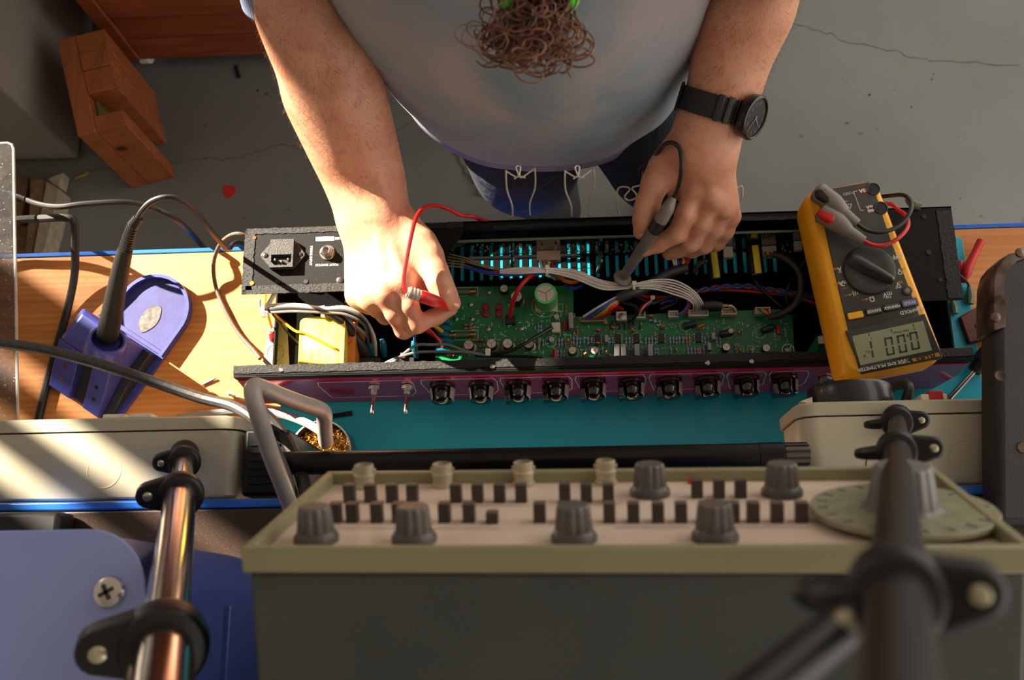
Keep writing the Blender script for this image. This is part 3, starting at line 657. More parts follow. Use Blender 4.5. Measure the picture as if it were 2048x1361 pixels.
# fuses in clips
for px, py in ((926, 584), (925, 670)):
    c = at(px, py, ZB + .005); m = MB(); m.cyl(c + V((-.0105, 0, .0045)), c + V((.0105, 0, .0045)), .0024, n=14); part('fuse', m, mat('fuse_glass', (150, 140, 120), .1, trans=.5), pcb)
    for s in (-1, 1): m = MB(); m.cyl(c + V((s * .0105 - .003, 0, .0045)), c + V((s * .0105 + .003, 0, .0045)), .0029, n=14); m.box(c + V((s * .0105, 0, .0012)), (.005, .0062, .0024)); part('fuse_clip', m, brass, pcb, bev=.0003)
# four red buttons, voltage regulator, teal terminals, screws
for px, py in ((971, 614), (971, 627), (998, 614), (998, 627)):
    c = at(px, py, ZB + .003); m = MB(); m.lathe([(.0040, 0), (.0040, .0018), (.0030, .0030), (.0006, .0034)], c, n=14); part('red_diode', m, mat('dull_red', (140, 34, 30), .5), pcb)
c = at(1021, 640, ZB + .006); m = MB(); m.box((c.x, c.y, ZB + .004), (.0105, .0085, .008)); part('faston_socket', m, black_ep, pcb, bev=.0006)
teal = mat('teal_sleeve', (12, 112, 132), .3, trans=.15, coat=.3)
for px, py in ((884, 640), (886, 655), (888, 668), (889, 681), (884, 699)):
    c = at(px, py, ZB + .006); m = MB(); m.pipe([c + V((-.006, .001, .004)), c + V((0, 0, .0045)), c + V((.0075, -.002, .003))], [.0028, .0036, .003], 10, 4); part('terminal_sleeve', m, teal, pcb)
for px, py in ((978, 585), (912, 639), (976, 659), (1043, 658), (944, 639), (910, 612), (941, 610)):
    m = MB(); m.lathe([(.0026, 0), (.0024, .0012), (.001, .0018), (.0003, .0018)], at(px, py, ZB), n=12); part('board_screw', m, steel, pcb)
# white screen print: outlines, rings and pads
m = MB(); zs = ZB + .00012
def sq(px, py, w_, h_, lw=.00028):
    c = P(px, py, ZB)
    for cx_, cy2, a, b in ((c.x, c.y + h_ / 2, w_, lw), (c.x, c.y - h_ / 2, w_, lw), (c.x - w_ / 2, c.y, lw, h_), (c.x + w_ / 2, c.y, lw, h_)): m.box((cx_, cy2, zs), (a, b, .0001))
def ring(px, py, r_, lw=.0003, cut=0):
    c = P(px, py, ZB); m.lathe([(r_, 0), (r_, .0001), (r_ - lw, .0001), (r_ - lw, 0)], (c.x, c.y, zs), n=28, cap0=False, cap1=False)
for a in ((926, 584, .031, .009), (926, 671, .031, .010), (1501, 700, .0055, .0075), (1481, 700, .006, .0075), (1118, 628, .004, .006), (1555, 676, .0035, .004), (1136, 679, .006, .009), (1168, 708, .005, .0075), (1020, 645, .012, .006), (1120, 616, .006, .008)): sq(*a)
for a in ((1371, 652, .0058), (1521, 666, .0058), (1457, 666, .0058), (1109, 640, .0052), (1101, 684, .0056), (1187, 706, .0062), (1145, 706, .0062), (1088, 612, .0125)): ring(*a)
for _ in range(210):
    px = rnd.uniform(905, 1578); py = rnd.uniform(640, 712) if px < 1150 else rnd.uniform(648, 712)
    c = P(px, py, ZB); m.lathe([(.0006, 0), (.0003, .0003)], (c.x, c.y, ZB), n=6)
for _ in range(170):                                   # rows of tiny printed ticks beside the parts
    px = rnd.uniform(900, 1575); py = rnd.uniform(602, 715)
    if px > 1150 and py < 640: continue
    c = P(px, py, ZB); hz = rnd.random() < .5
    for k in range(rnd.choice((2, 3, 3, 4))): m.box((c.x + (k * .0011 if hz else 0), c.y + (0 if hz else k * .0011), zs), (.0006, .0008, .0001))
c = P(1576, 700, ZB); m.text('Pb', .0060, Matrix.Translation((c.x, c.y, zs)) @ U180); m.box((c.x, c.y, zs), (.011, .0006, .0001), .8)
m.lathe([(.0062, 0), (.0062, .0001), (.0055, .0001), (.0055, 0)], (c.x, c.y, zs), n=32, cap0=False, cap1=False)
part('screen_print', m, ss, pcb, smooth=0, kind='stuff')

# glossy valve board standing along the rear wall
t = NT('valve_board_mask'); t.base(lin((18, 40, 34))); t.set(Roughness=.08, Coat_Weight=1, Coat_Roughness=.03, Specular_IOR_Level=.9); vbm = t.m
vx0 = P(905, 500, .89).x; vx1 = P(1640, 500, .89).x
m = MB(); m.bb(vx0, vx1, .3575, .3590, .8725, .9155); vb = part('valve_board', m, vbm, ch, label='dark glossy green board along the rear wall')
m = MB(); m.bb(vx0, vx1, .3570, .3595, .9156, .9166); part('board_edge', m, mat('board_edge_green', (92, 112, 92), .4), vb)
def vbp(px, py):
    "point on the face of the standing board"
    v = MC @ np.array([px - 1024, -(py - 680.5), -FPX]); k = (.3573 - CAMP[1]) / v[1]; return V(CAMP + v * k)
m = MB()
for cx_ in (960, 1048, 1152, 1248, 1345, 1580):
    for k in range(9):
        a = R(40 * k + 10); q = vbp(cx_ + 16 * math.cos(a), 497 + 7 * math.sin(a)); m.ball((q.x, .3572, q.z), .0011, 7, 5)
for _ in range(60):
    q = vbp(rnd.uniform(915, 1610), rnd.uniform(487, 508)); m.ball((q.x, .3573, q.z), rnd.uniform(.0005, .0009), 6, 4)
part('solder_joint', m, mat('solder', (186, 150, 120), .3, .9), vb, kind='stuff')
for px, py in ((1007, 497), (1112, 492), (1214, 491), (1084, 493), (1192, 493)):
    q = vbp(px, py); o = inst('resistor', RT, vb, (q.x, .3560, q.z), 0, rot=(R(90), 0, 0))
# brown-ivory header, other headers and the two yellow-striped capacitors of the standing board
def hb(px, py, n, mt, h=.012, ln=None):
    q = vbp(px, py); w_ = n * .0025 + .002
    m = MB(); m.bb(q.x - w_ / 2, q.x + w_ / 2, .3575 - h, .3572, q.z - .0035, q.z + .0035)
    o = part('board_header', m, mt, vb, bev=.0004)
    return q
hb(1097, 503, 9, mat('header_tan', (190, 160, 138), .5), .011); hb(1455, 495, 3, hdr, .012); hb(1537, 494, 5, hdr, .012); hb(1595, 484, 2, hdr, .010); hb(1362, 500, 7, mat('header_tan', (190, 160, 138), .5), .011)
yst = mat('cap_stripe_yellow', (226, 206, 30), .4)
for px, py in ((1424, 500), (1506, 491)):
    q = vbp(px, py); a = V((q.x, .3560, q.z + .002)); d_ = V((.0022, -.030, -.004)).normalized()
    m = MB(); m.cur = 0; m.lathe([(.0072, 0), (.0078, .001), (.0078, .028), (.0073, .0286), (.0078, .0292), (.0074, .0312), (.0004, .0312)], a, d_, 24); m.cur = 1
    u_, w2 = MB.frame(d_, (0, 0, 1)); rr = []
    for h in (.0012, .0300):
        rr.append([a + d_ * h + (u_ * math.cos(b) + w2 * math.sin(b)) * .00795 for b in [R(-24 + 8 * k) for k in range(7)]])
    m.rings(rr, False, False, False); part('axial_capacitor', m, [sleeve_k, yst], vb, label='black capacitor with a yellow stripe')
# little board at the right end
m = MB(); m.prism(poly([(1610, 712), (1636, 668), (1638, 712)], .885), .8835, .885); part('small_circuit_board', m, pcb_m, ch)
m = MB(); m.prism(poly([(1640, 668), (1662, 690), (1662, 712), (1640, 712)], .872), .8705, .872); part('small_circuit_board', m, pcb_m, ch)
m = MB(); c = P(1647, 680, .886); m.box((c.x, c.y, .880), (.010, .008, .012)); part('wire_plug', m, white_plastic, ch, bev=.0006)

# ---- transformer wrapped in yellow tape, earth plate, wiring on the left
t = NT('yellow_tape'); co = t.coords((6, .4, 1)); t.base(t.ramp(t.noise(co, 60, 3), [(.3, lin((240, 206, 60))), (.7, lin((250, 226, 110)))])); t.set(Roughness=.28, Coat_Weight=.3); ytm = t.m
a = P(598, 632, .912); b = P(690, 742, .912)
m = MB(); m.T = Matrix.Translation(((a.x + b.x) / 2, (a.y + b.y) / 2, 0))
w_, h_ = b.x - a.x, a.y - b.y
m.rings([[V((x, y, z)) for x, y in rrect(w_ * s, h_ * s, .007)] for s, z in ((.97, .856), (1, .86), (1, .904), (.985, .909), (.93, .912))]); tf = part('transformer', m, ytm, ch, smooth=60, label='transformer wound in yellow tape')
m = MB(); m.T = Matrix.Translation((b.x + .003, (a.y + b.y) / 2 - .002, 0)); m.rings([[V((x, y, z)) for x, y in rrect(.009, h_ * .9, .004)] for z in (.857, .902)]); part('winding', m, mat('orange_winding', (226, 140, 40), .4), tf)
m = MB(); m.prism(poly([(540, 646), (574, 648), (578, 732), (524, 732)], .8560), .8549, .8560); ep = part('earth_label', m, mat('label_grey', (150, 146, 128), .5), ch)
m = MB(); c = P(551, 706, .8561)
m.lathe([(.0092, 0), (.0092, .0001), (.0088, .0001), (.0088, 0)], (c.x, c.y, .8561), n=40, cap0=False, cap1=False)
for dy, wd in ((.0022, .017), (.0048, .010), (.0078, .005)): m.box((c.x, c.y + dy, .85615), (wd, .0004, .0001))
m.box((c.x, c.y - .0025, .85615), (.0004, .009, .0001)); part('earth_symbol', m, mat('symbol_grey', (92, 88, 78), .6), ep, smooth=0)
m = MB(); c = P(546, 662, .858); m.lathe([(.0055, 0), (.0055, .001), (.0034, .0012), (.0034, .005), (.0026, .006), (.0003, .006)], (c.x, c.y, .8562), n=20); part('earth_bolt', m, steel, ch)
m = MB(); m.pipe([(c.x, c.y - .004, .859), (c.x + .0005, c.y - .009, .8585), (c.x + .0004, c.y - .0125, .858)], [.0042, .0038, .002], 10); part('ring_terminal', m, mat('terminal_red', (150, 20, 22), .25, coat=.5), ch)
def wire(nm, pts, r_, mt, n=8):
    m = MB(); m.pipe([P(x, y, z) for x, y, z in pts], r_, n, 6); return part(nm, m, mt, ch)
ww = mat('wire_white', (232, 226, 220), .35); wk = mat('wire_black', (20, 20, 22), .35); wg = mat('wire_grey', (120, 116, 112), .4); wy = mat('wire_yellow', (232, 178, 20), .35); wr = mat('wire_red', (196, 24, 30), .35); wb_ = mat('wire_blue', (36, 66, 170), .35); wpk = mat('wire_crimson', (196, 34, 72), .35); wor = mat('wire_orange', (228, 116, 34), .35); wbr = mat('wire_brown', (104, 54, 38), .4); wt = mat('wire_tan', (150, 132, 100), .4); wgn = mat('wire_green', (50, 120, 60), .4); wvi = mat('wire_violet', (94, 58, 150), .4); wlb = mat('wire_light_blue', (70, 130, 206), .35); wst = mat('wire_slate', (52, 50, 50), .45, bump=.2)
tie = mat('nylon_tie', (232, 224, 204), .4)
wire('white_cable', [(560, 568, .915), (548, 590, .912), (530, 622, .908)], .0026, ww)
for k, (mt, o_) in enumerate(((ww, -7), (wg, -2), (wk, 3), (wg, 7))):
    wire('mains_wire', [(528, 622, .908), (545, 618 + o_, .913), (590, 616 + o_, .916), (648, 621 + o_ * .6, .917), (690, 622 + o_, .916), (725, 640 + o_, .908), (748 - k * 4, 672, .892), (752 - k * 5, 712, .872)], .0016, mt)
wire('black_sleeve', [(655, 624, .913), (685, 645, .908), (710, 675, .896), (728, 702, .884), (730, 720, .872)], .0052, wst, 12)
wire('mains_wire', [(668, 632, .91), (700, 645, .905), (730, 668, .89), (742, 690, .88)], .0017, ww)
wire('black_wire', [(545, 628, .905), (570, 660, .89), (598, 690, .872), (602, 700, .866)], .0012, wk); wire('yellow_wire', [(545, 626, .905), (562, 640, .9), (590, 662, .912), (610, 667, .9135), (640, 682, .9135), (672, 698, .913), (690, 712, .9)], .0013, wy)
wire('grey_wire', [(520, 600, .905), (520, 615, .905), (530, 624, .905)], .0014, wg); wire('yellow_wire', [(531, 590, .9), (530, 608, .904), (536, 630, .895), (543, 655, .866)], .0014, wy)
for i, (x, y) in enumerate(((529, 623), (648, 624))):
    c = P(x, y, .912); m = MB(); m.lathe([(.0058, -.0016), (.0064, -.0016), (.0064, .0016), (.0058, .0016)], c, (1, .1, 0), 18, cap0=False, cap1=False); m.box(c + V((0, -.0045, .003)), (.0036, .0036, .0036)); part('cable_tie', m, tie, ch)
wire('red_lead', [(694, 612, .9), (702, 606, .902), (712, 620, .89), (706, 650, .88)], .0018, wr); wire('red_lead', [(697, 604, .9), (708, 610, .9), (716, 630, .88)], .0016, wr); wire('orange_lead', [(716, 612, .88), (712, 650, .888), (704, 690, .88), (690, 705, .872)], .0020, wor); wire('orange_lead', [(692, 690, .90), (700, 680, .902), (704, 660, .892), (710, 640, .87)], .002, wor); wire('white_lead', [(690, 604, .9), (722, 596, .9), (740, 592, .89)], .0015, ww)
for x, y in ((741, 690), (766, 690), (829, 694)):
    m = MB(); m.pipe([P(x - 2, y - 12, .885), P(x, y, .882), P(x + 3, y + 22, .872)], [.0022, .0036, .0030], 10, 4); part('terminal_sleeve', m, teal, ch)
wire('blue_wire', [(830, 668, .90), (829, 680, .89), (829, 692, .882)], .0013, wlb)
m = MB(); c = P(740, 726, .88); m.box((c.x, c.y, .872), (.022, .010, .022)); part('switch_body', m, black_ep, ch, bev=.0008); m = MB(); c = P(812, 726, .88); m.box((c.x, c.y, .872), (.018, .010, .022)); part('switch_body', m, black_ep, ch, bev=.0008)
m = MB(); c = P(806, 712, .885); m.box((c.x, c.y, .884), (.005, .006, .004)); part('copper_lug', m, copper, ch, bev=.0005)
for k in range(2): wire('grey_wire', [(760, 733, .895), (790, 722 - 4 * k, .9), (830, 706 - 14 * (1 - k), .9), (862, 690 + 14 * k, .898), (895, 690 + 14 * k, .895), (930, 702 + 3 * k, .893), (975, 712, .89)], .0015, wg)
wire('black_wire', [(960, 709, .89), (1000, 707, .889), (1030, 698, .889), (1062, 680, .888), (1105, 655, .882)], .0018, wk); wire('black_wire', [(950, 712, .889), (1010, 713, .887), (1076, 715, .886), (1082, 722, .878)], .0016, wk)
m = MB(); c = P(976, 706, .889); m.box(c + V((0, 0, .001)), (.0052, .0075, .005)); part('cable_tie', m, tie, ch, bev=.0006)
wire('red_lead', [(845, 655, .886), (862, 668, .882), (884, 684, .876)], .0020, wr); wire('red_lead', [(850, 650, .886), (870, 672, .882), (886, 694, .876)], .0016, wr); wire('yellow_wire', [(848, 645, .89), (868, 652, .886), (884, 664, .878)], .0022, wy); wire('red_lead', [(694, 606, .899), (699, 600, .899)], .002, wr)
# red lead up to the green capacitor, white harness across the middle
wire('red_lead', [(1068, 548, .898), (1050, 562, .904), (1034, 585, .903), (1024, 612, .892), (1020, 634, .878)], .0022, wr, 10)
for k in range(6):
    o_ = k * 3.7; zk = .0012 if k % 2 else 0
    wire('harness_wire', [(1000, 541 + o_ * .3, .898), (1040, 536 + o_ * .6, .902 + zk), (1095, 537 + o_ * .45, .904 + zk), (1150, 541 + o_ * .9, .904 + zk), (1205, 562 + o_ * .9, .9 + zk), (1262, 568 + o_ * .5, .902 + zk), (1310, 560 + o_, .905 + zk), (1350, 562 + o_ * 1.5, .904), (1384 - k * 2, 580 + o_, .9), (1404 - k * 3.5, 604 + k, .892), (1406 - k * 4, 622, .878)], .00088, [ww, ww, mat('wire_ivory', (206, 196, 180), .4), ww, mat('wire_ivory', (206, 196, 180), .4), ww][k])
wire('harness_wire', [(985, 545, .896), (1060, 544, .901), (1097, 545, .902), (1150, 552, .9), (1210, 574, .898), (1262, 574, .901), (1320, 566, .903), (1358, 580, .9), (1378, 605, .892), (1372, 624, .882), (1355, 630, .877)], .0013, wpk)
wire('harness_wire', [(930, 535, .892), (1000, 549, .897), (1060, 549, .9), (1110, 547, .901), (1160, 556, .898), (1210, 578, .894)], .0017, wb_); wire('harness_wire', [(930, 528, .892), (1000, 545, .896), (1080, 547, .899)], .0015, wk)
wire('harness_wire', [(1340, 570, .9), (1370, 585, .897), (1376, 608, .89), (1366, 624, .882), (1352, 631, .876)], .0012, wlb)
for k in range(5): wire('tan_wire', [(895, 508 + k * 6, .888), (930, 516 + k * 5, .892), (965, 530 + k * 4, .892), (1010, 540 + k * 3, .893), (1050, 550, .894)], .0009, wt)
for x, y in ((1095, 543), (1268, 575)):
    c = P(x, y, .902); m = MB(); m.lathe([(.0052, -.0013), (.0058, -.0013), (.0058, .0013), (.0052, .0013)], c, (1, -.1, 0), 18, cap0=False, cap1=False); m.box(c + V((0, .002, .0058)), (.0038, .0044, .0034)); part('cable_tie', m, tie, ch)
for k, mt in enumerate((ww, wb_, wlb, wvi, wy, wy, wor, wr, wr)):
    wire('fan_wire', [(1240 - k * .5, 592 + k * 2, .9), (1222, 601 + k * 2.2, .9), (1195 + k * 3, 616 + k * 1.6, .893), (1167 + k * 4.7, 634, .877)], .0014, mt)
wire('black_sleeve', [(1236, 598, .9), (1262, 587, .902), (1290, 578, .898), (1320, 556, .893), (1345, 544, .888), (1372, 536, .884)], .0052, wst, 12)
for k, mt in enumerate((ww, ww, wb_, wk, wy, wr, wpk)): wire('ribbon_wire', [(1345 + k * 5, 516, .885), (1347 + k * 5, 524, .888), (1350 + k * 3, 536, .884)], .0011, mt)
for k, mt in enumerate((ww, wt, wy, wr, wb_)): wire('ribbon_wire', [(1080 + k * 8, 522, .886), (1082 + k * 8, 532, .889), (1090 + k * 5, 543, .888), (1110 + k * 8, 560, .872)], .0011, mt)
wire('red_lead', [(1270, 590, .870), (1320, 596, .868), (1390, 584, .866), (1450, 580, .866), (1530, 586, .866), (1590, 594, .866), (1650, 614, .866)], .0018, wr)
for k, mt in enumerate((wb_, wbr)):
    wire('twisted_wire', [(1320 + i * 22, 606 - 33 * math.sin(min(1, i / 7) * math.pi / 2) + (3.2 if (i + k) % 2 else -3.2) + max(0, i - 8) * 3.5, .869 + (.0015 if (i + k) % 2 else -.0002)) for i in range(15)], .0018, mt)
wire('brown_loop', [(1120, 552, .885), (1130, 562, .89), (1150, 564, .886), (1170, 552, .87)], .0022, wor); wire('blue_wire', [(1130, 570, .875), (1145, 578, .88), (1165, 572, .87)], .0017, wb_)
wire('black_cable', [(1546, 508, .886), (1575, 520, .89), (1598, 545, .893), (1602, 578, .893), (1590, 610, .89), (1560, 630, .885), (1538, 634, .880)], .0036, wst, 12)
for k, mt in enumerate((wgn, wy, wor, wr)): wire('ribbon_wire', [(1518 + k * 5, 619, .880), (1524 + k * 4, 624, .883), (1540, 632, .881)], .0010, mt)
for k, mt in enumerate((wgn, wy, wr)): wire('ribbon_wire', [(1530 + k * 5, 505, .882), (1533 + k * 5, 512, .884), (1550, 512, .886)], .0010, mt)
wire('black_cable', [(1388, 545, .88), (1398, 528, .886), (1414, 522, .886)], .0026, wst); wire('black_sleeve', [(1402, 612, .884), (1428, 611, .886), (1444, 613, .886)], .0046, wst, 12)
for k, mt in enumerate((wy, wor, wgn, ww)): wire('ribbon_wire', [(1440, 611 + k, .886), (1456 + k * 2, 612, .888), (1466 + k * 2, 622, .878)], .0011, mt)
wire('black_wire', [(1506, 545, .872), (1512, 565, .876), (1530, 585, .874), (1560, 612, .87), (1590, 636, .866)], .0017, wk); wire('black_wire', [(1620, 500, .885), (1600, 540, .872), (1578, 570, .872), (1572, 598, .87), (1582, 620, .866)], .0013, wk)
wire('black_wire', [(1270, 590, .885), (1300, 606, .884), (1325, 600, .88), (1345, 592, .876), (1352, 604, .872), (1320, 618, .872)], .0022, wk); wire('black_wire', [(1245, 606, .886), (1268, 612, .886), (1274, 626, .882), (1262, 640, .874)], .0022, wk)
for k, mt in enumerate((wr, ww, wr, wk)): wire('ribbon_wire', [(1276 + k * 3, 626, .879), (1284 + k * 3, 614, .886), (1304, 600 + k, .886)], .0012, mt)
m = MB(); c = P(1305, 596, .887); m.box(c, (.0044, .0044, .004)); part('cable_tie', m, tie, ch, bev=.0006)
wire('red_lead', [(1228, 622, .87), (1236, 616, .874), (1246, 620, .87)], .002, wr)
for px in (1024, 1200): # dark tubes from the standing board
    m = MB(); m.pipe([P(px, 505, .884), P(px + 2, 522, .884), P(px - 4, 545, .876)], .0024, 8); part('green_tube', m, mat('tube_green', (20, 58, 54), .2, coat=.5), ch)
# ------------------------------------------------------------------ yellow multimeter lying across the chassis
MZ = .9266
mx, my = .2795, .293
Yd = V((.175, -.984, 0)).normalized(); Xd = V((Yd.y, -Yd.x, 0))
MM = Matrix(((Xd.x, Yd.x, 0, mx), (Xd.y, Yd.y, 0, my), (0, 0, 1, MZ), (0, 0, 0, 1))); MMi = MM.inverted()
def ML(px, py, h=.044): return MMi @ P(px, py, MZ + h)
mt_ = thing('multimeter', 'yellow handheld multimeter with grey face lying across the amplifier chassis', 'multimeter', M=MM)
t = NT('meter_yellow'); t.base(t.ramp(t.noise(t.coords(), 40, 4), [(.3, lin((250, 172, 14))), (.75, lin((255, 188, 24)))])); t.set(Roughness=.42); t.bump(t.noise(t.coords(), 1500, 2), .12, .0003); my_m = t.m
mgrey = mat('meter_grey', (62, 60, 54), .48, bump=.1, bscale=1500)
def outline(s=0.0, n=8):
    "rounded trapezoid, narrower at the socket end"
    pts = []
    for cx_, cy2, r_, a0 in ((.0455 - .012 - s, .0915 - .012 - s, .012, 0), (-.0455 + .012 + s, .0915 - .012 - s, .012, 90), (-.0365 + .013 + s, -.0915 + .013 + s, .013, 180), (.0365 - .013 - s, -.0915 + .013 + s, .013, 270)):
        for i in range(n + 1): a = R(a0 + 90 * i / n); pts.append((cx_ + r_ * math.cos(a), cy2 + r_ * math.sin(a)))
    return pts
m = MB(); o0 = outline()
def oring(s, z): return [V((x, y, z)) for x, y in outline(s)]
m.rings([oring(.004, .0), oring(.001, .003), oring(0, .010), oring(0, .034), oring(.0015, .040), oring(.0045, .0435), oring(.0058, .0440)])
part('holster', m, my_m, mt_, smooth=50, label='yellow rubber holster')
fpx = [(1650, 380), (1737, 364), (1748, 376), (1757, 405), (1768, 440), (1785, 490), (1812, 560), (1842, 640), (1884, 712), (1885, 716), (1724, 748), (1719, 744), (1694, 650), (1668, 540), (1650, 460), (1641, 410)]
m = MB(); fp = [ML(x, y, .0445) for x, y in fpx]
def shrink(pts, k):
    c = sum(pts, V()) / len(pts); return [c + (p - c) * k for p in pts]
def fz(pts, z): return [V((p.x, p.y, z)) for p in pts]
m.rings([fz(fp, .036), fz(fp, .0446), fz(shrink(fp, .99), .0452)]); face = part('face_plate', m, mgrey, mt_, label='dark grey face plate', bev=.0004)
# display
dpx = [(1700, 668), (1846, 636), (1873, 706), (1728, 738)]
m = MB(); dp = [ML(x, y, .046) for x, y in [(1690, 662), (1850, 627), (1884, 709), (1724, 745)]]
m.rings([fz(dp, .0452), fz(shrink(dp, .985), .0462)]); part('display_frame', m, mat('meter_dark', (44, 43, 40), .35, coat=.3), mt_, bev=.0004)
lcd = [ML(x, y, .0463) for x, y in [(1704, 673), (1846, 642), (1864, 701), (1721, 731)]]
m = MB(); m.rings([fz(lcd, .0461), fz(lcd, .0464)]); ldp = part('display', m, mat('lcd_green', (150, 156, 122), .3, var=.04, vscale=20), mt_, label='grey-green liquid crystal display')
ink = mat('lcd_ink', (48, 54, 44), .5)
m = MB(); LO = (lcd[0] + lcd[1] + lcd[2] + lcd[3]) / 4
def seg7(d, cx_, cy2, w_, h_, t_=.0017):
    on = {'0': 'abcdef', '1': 'bc'}[d]; sl = .12
    for s in on:
        x0, y0, x1, y1 = {'a': (-1, 1, 1, 1), 'd': (-1, -1, 1, -1), 'b': (1, 0, 1, 1), 'c': (1, -1, 1, 0), 'e': (-1, -1, -1, 0), 'f': (-1, 0, -1, 1)}[s]
        g_ = .0008
        if y0 == y1: pts = [(x0 * w_ / 2 + g_, y0 * h_ / 2 - t_ / 2 * y0 * 2), (x1 * w_ / 2 - g_, y0 * h_ / 2 - t_ / 2 * y0 * 2), (x1 * w_ / 2, y0 * h_ / 2), (x0 * w_ / 2, y0 * h_ / 2)]
        else:
            a, b = y0 * h_ / 2 + g_, y1 * h_ / 2 - g_; pts = [(x0 * w_ / 2 - t_ * x0, a), (x0 * w_ / 2, a), (x0 * w_ / 2, b), (x0 * w_ / 2 - t_ * x0, b)]
        pts = [(cx_ + x + (y) * sl, cy2 + y) for x, y in pts]
        m.prism(pts if (pts[1][0] - pts[0][0]) * (pts[2][1] - pts[1][1]) - (pts[1][1] - pts[0][1]) * (pts[2][0] - pts[1][0]) > 0 else pts[::-1], .04642, .0465)
for d, px, py in (('0', 1829, 682), ('0', 1804, 688), ('0', 1779, 693), ('1', 1750, 698)):
    c = ML(px, py, .0464); seg7(d, c.x, c.y, .0075, .0165)
c = ML(1815, 672, .0464); m.box((c.x, c.y, .04646), (.0014, .0024, .0001))
def mtx(mm, s, px, py, size, h, rz=0, bold=0, align='CENTER'):
    c = ML(px, py, h); mm.text(s, size, Matrix.Translation((c.x, c.y, h + .0001)) @ Matrix.Rotation(rz, 4, 'Z'), align, 0, bold)
mtx(m, 'DC', 1735, 704, .0032, .0465); mtx(m, 'V', 1729, 712, .0045, .0465, bold=.0001); mtx(m, 'Auto Range', 1802, 664, .0030, .0465)
for px, py in ((1738, 670), (1783, 661), (1827, 651)): c = ML(px, py, .0465); m.box((c.x, c.y, .04655), (.0008, .0026, .0001))
mtx(m, '6', 1743, 677, .0028, .0465); mtx(m, '0', 1829, 658, .0028, .0465)
part('display_digits', m, ink, mt_, smooth=0, label='display reading 0.001 V DC')
# brand strip and lettering
st = [ML(x, y, .0464) for x, y in ((1823, 718), (1877, 705), (1881, 713), (1827, 724))]
m = MB(); m.rings([fz(st, .0461), fz(st, .0464)]); part('maker_strip', m, mat('strip_gold', (190, 134, 28), .4), mt_)
rz_ = -R(2.5)
m = MB(); mtx(m, 'FLUKE', 1851, 715, .0062, .0465, bold=.00025); part('maker_lettering', m, mat('black_ink', (14, 14, 14), .6), mt_, smooth=0)
m = MB(); wl = mat('meter_white', (214, 212, 200), .5)
mtx(m, '177', 1809, 722, .0056, .0464, bold=.0001); mtx(m, 'TRUE RMS MULTIMETER', 1767, 731, .0044, .0464, bold=.0001)
for s, px, py, sz in (('OFF', 1795, 513, .0056), ('V', 1799, 542, .0066), ('~', 1801, 549, .0060), ('V', 1796, 569, .0066), ('mV', 1775, 589, .0062), ('Ω', 1744, 598, .0066), ('mA', 1687, 566, .0062), ('~', 1687, 572, .005), ('A', 1679, 538, .0062), ('~', 1680, 545, .005), ('AutoHOLD', 1824, 622, .0046)):
    mtx(m, s, px, py, sz, .0452, bold=.00015)
for px, py in ((1797, 576), (1777, 596)):
    c = ML(px, py, .0452); m.box((c.x, c.y, .0453), (.0056, .0005, .0001)); 
    for k in (-1, 0, 1): m.box((c.x + k * .0019, c.y - .0012, .0453), (.0012, .0005, .0001))
for k in range(4):
    c = ML(1712, 587, .0452); m.box((c.x - .003 + k * .0018, c.y, .0453), (.0007, .0015 + k * .0011, .0001))
mtx(m, '10A', 1727, 381, .0050, .0452, bold=.0002); mtx(m, 'mA', 1739, 414, .0042, .0452, bold=.0002); mtx(m, '400', 1742, 421, .0042, .0452, bold=.0002); mtx(m, 'FUSED', 1697, 387, .0036, .0452); mtx(m, 'CAT III', 1688, 404, .0026, .0452); mtx(m, '1000V', 1684, 411, .0026, .0452)
def mline(pts, wd=.0003):
    q = [ML(x, y, .0452) for x, y in pts]
    for a, b in zip(q, q[1:]):
        d_ = (b - a); c = (a + b) / 2; m.box((c.x, c.y, .0453), (d_.length, wd * 2, .0001), math.atan2(d_.y, d_.x))
mline([(1714, 382), (1707, 384), (1721, 421), (1727, 421)]); mline([(1672, 391), (1678, 400)]); mline([(1693, 410), (1703, 408), (1700, 418), (1693, 410)])
part('white_lettering', m, wl, mt_, smooth=0, kind='stuff')
m = MB(); om = mat('meter_orange', (206, 128, 30), .5)
for s, px, py in (('Hz', 1806, 538), ('Hz', 1801, 565), ('Hz', 1675, 568), ('Hz', 1671, 538), ('+', 1732, 599), ('+', 1699, 590)): mtx(m, s, px, py, .0036, .0452, bold=.0001)
for px, py, w_ in ((1732, 599, .008), (1699, 590, .010)):
    c = ML(px, py, .0452); m.box((c.x, c.y, .0453), (w_, .0005, .0001)); m.prism([(c.x - .0012, c.y - .0012), (c.x + .0014, c.y), (c.x - .0012, c.y + .0012)], .0452, .0453)
c = ML(1689, 577, .0452); m.box((c.x, c.y, .0453), (.0045, .0005, .0001)); part('orange_lettering', m, om, mt_, smooth=0)
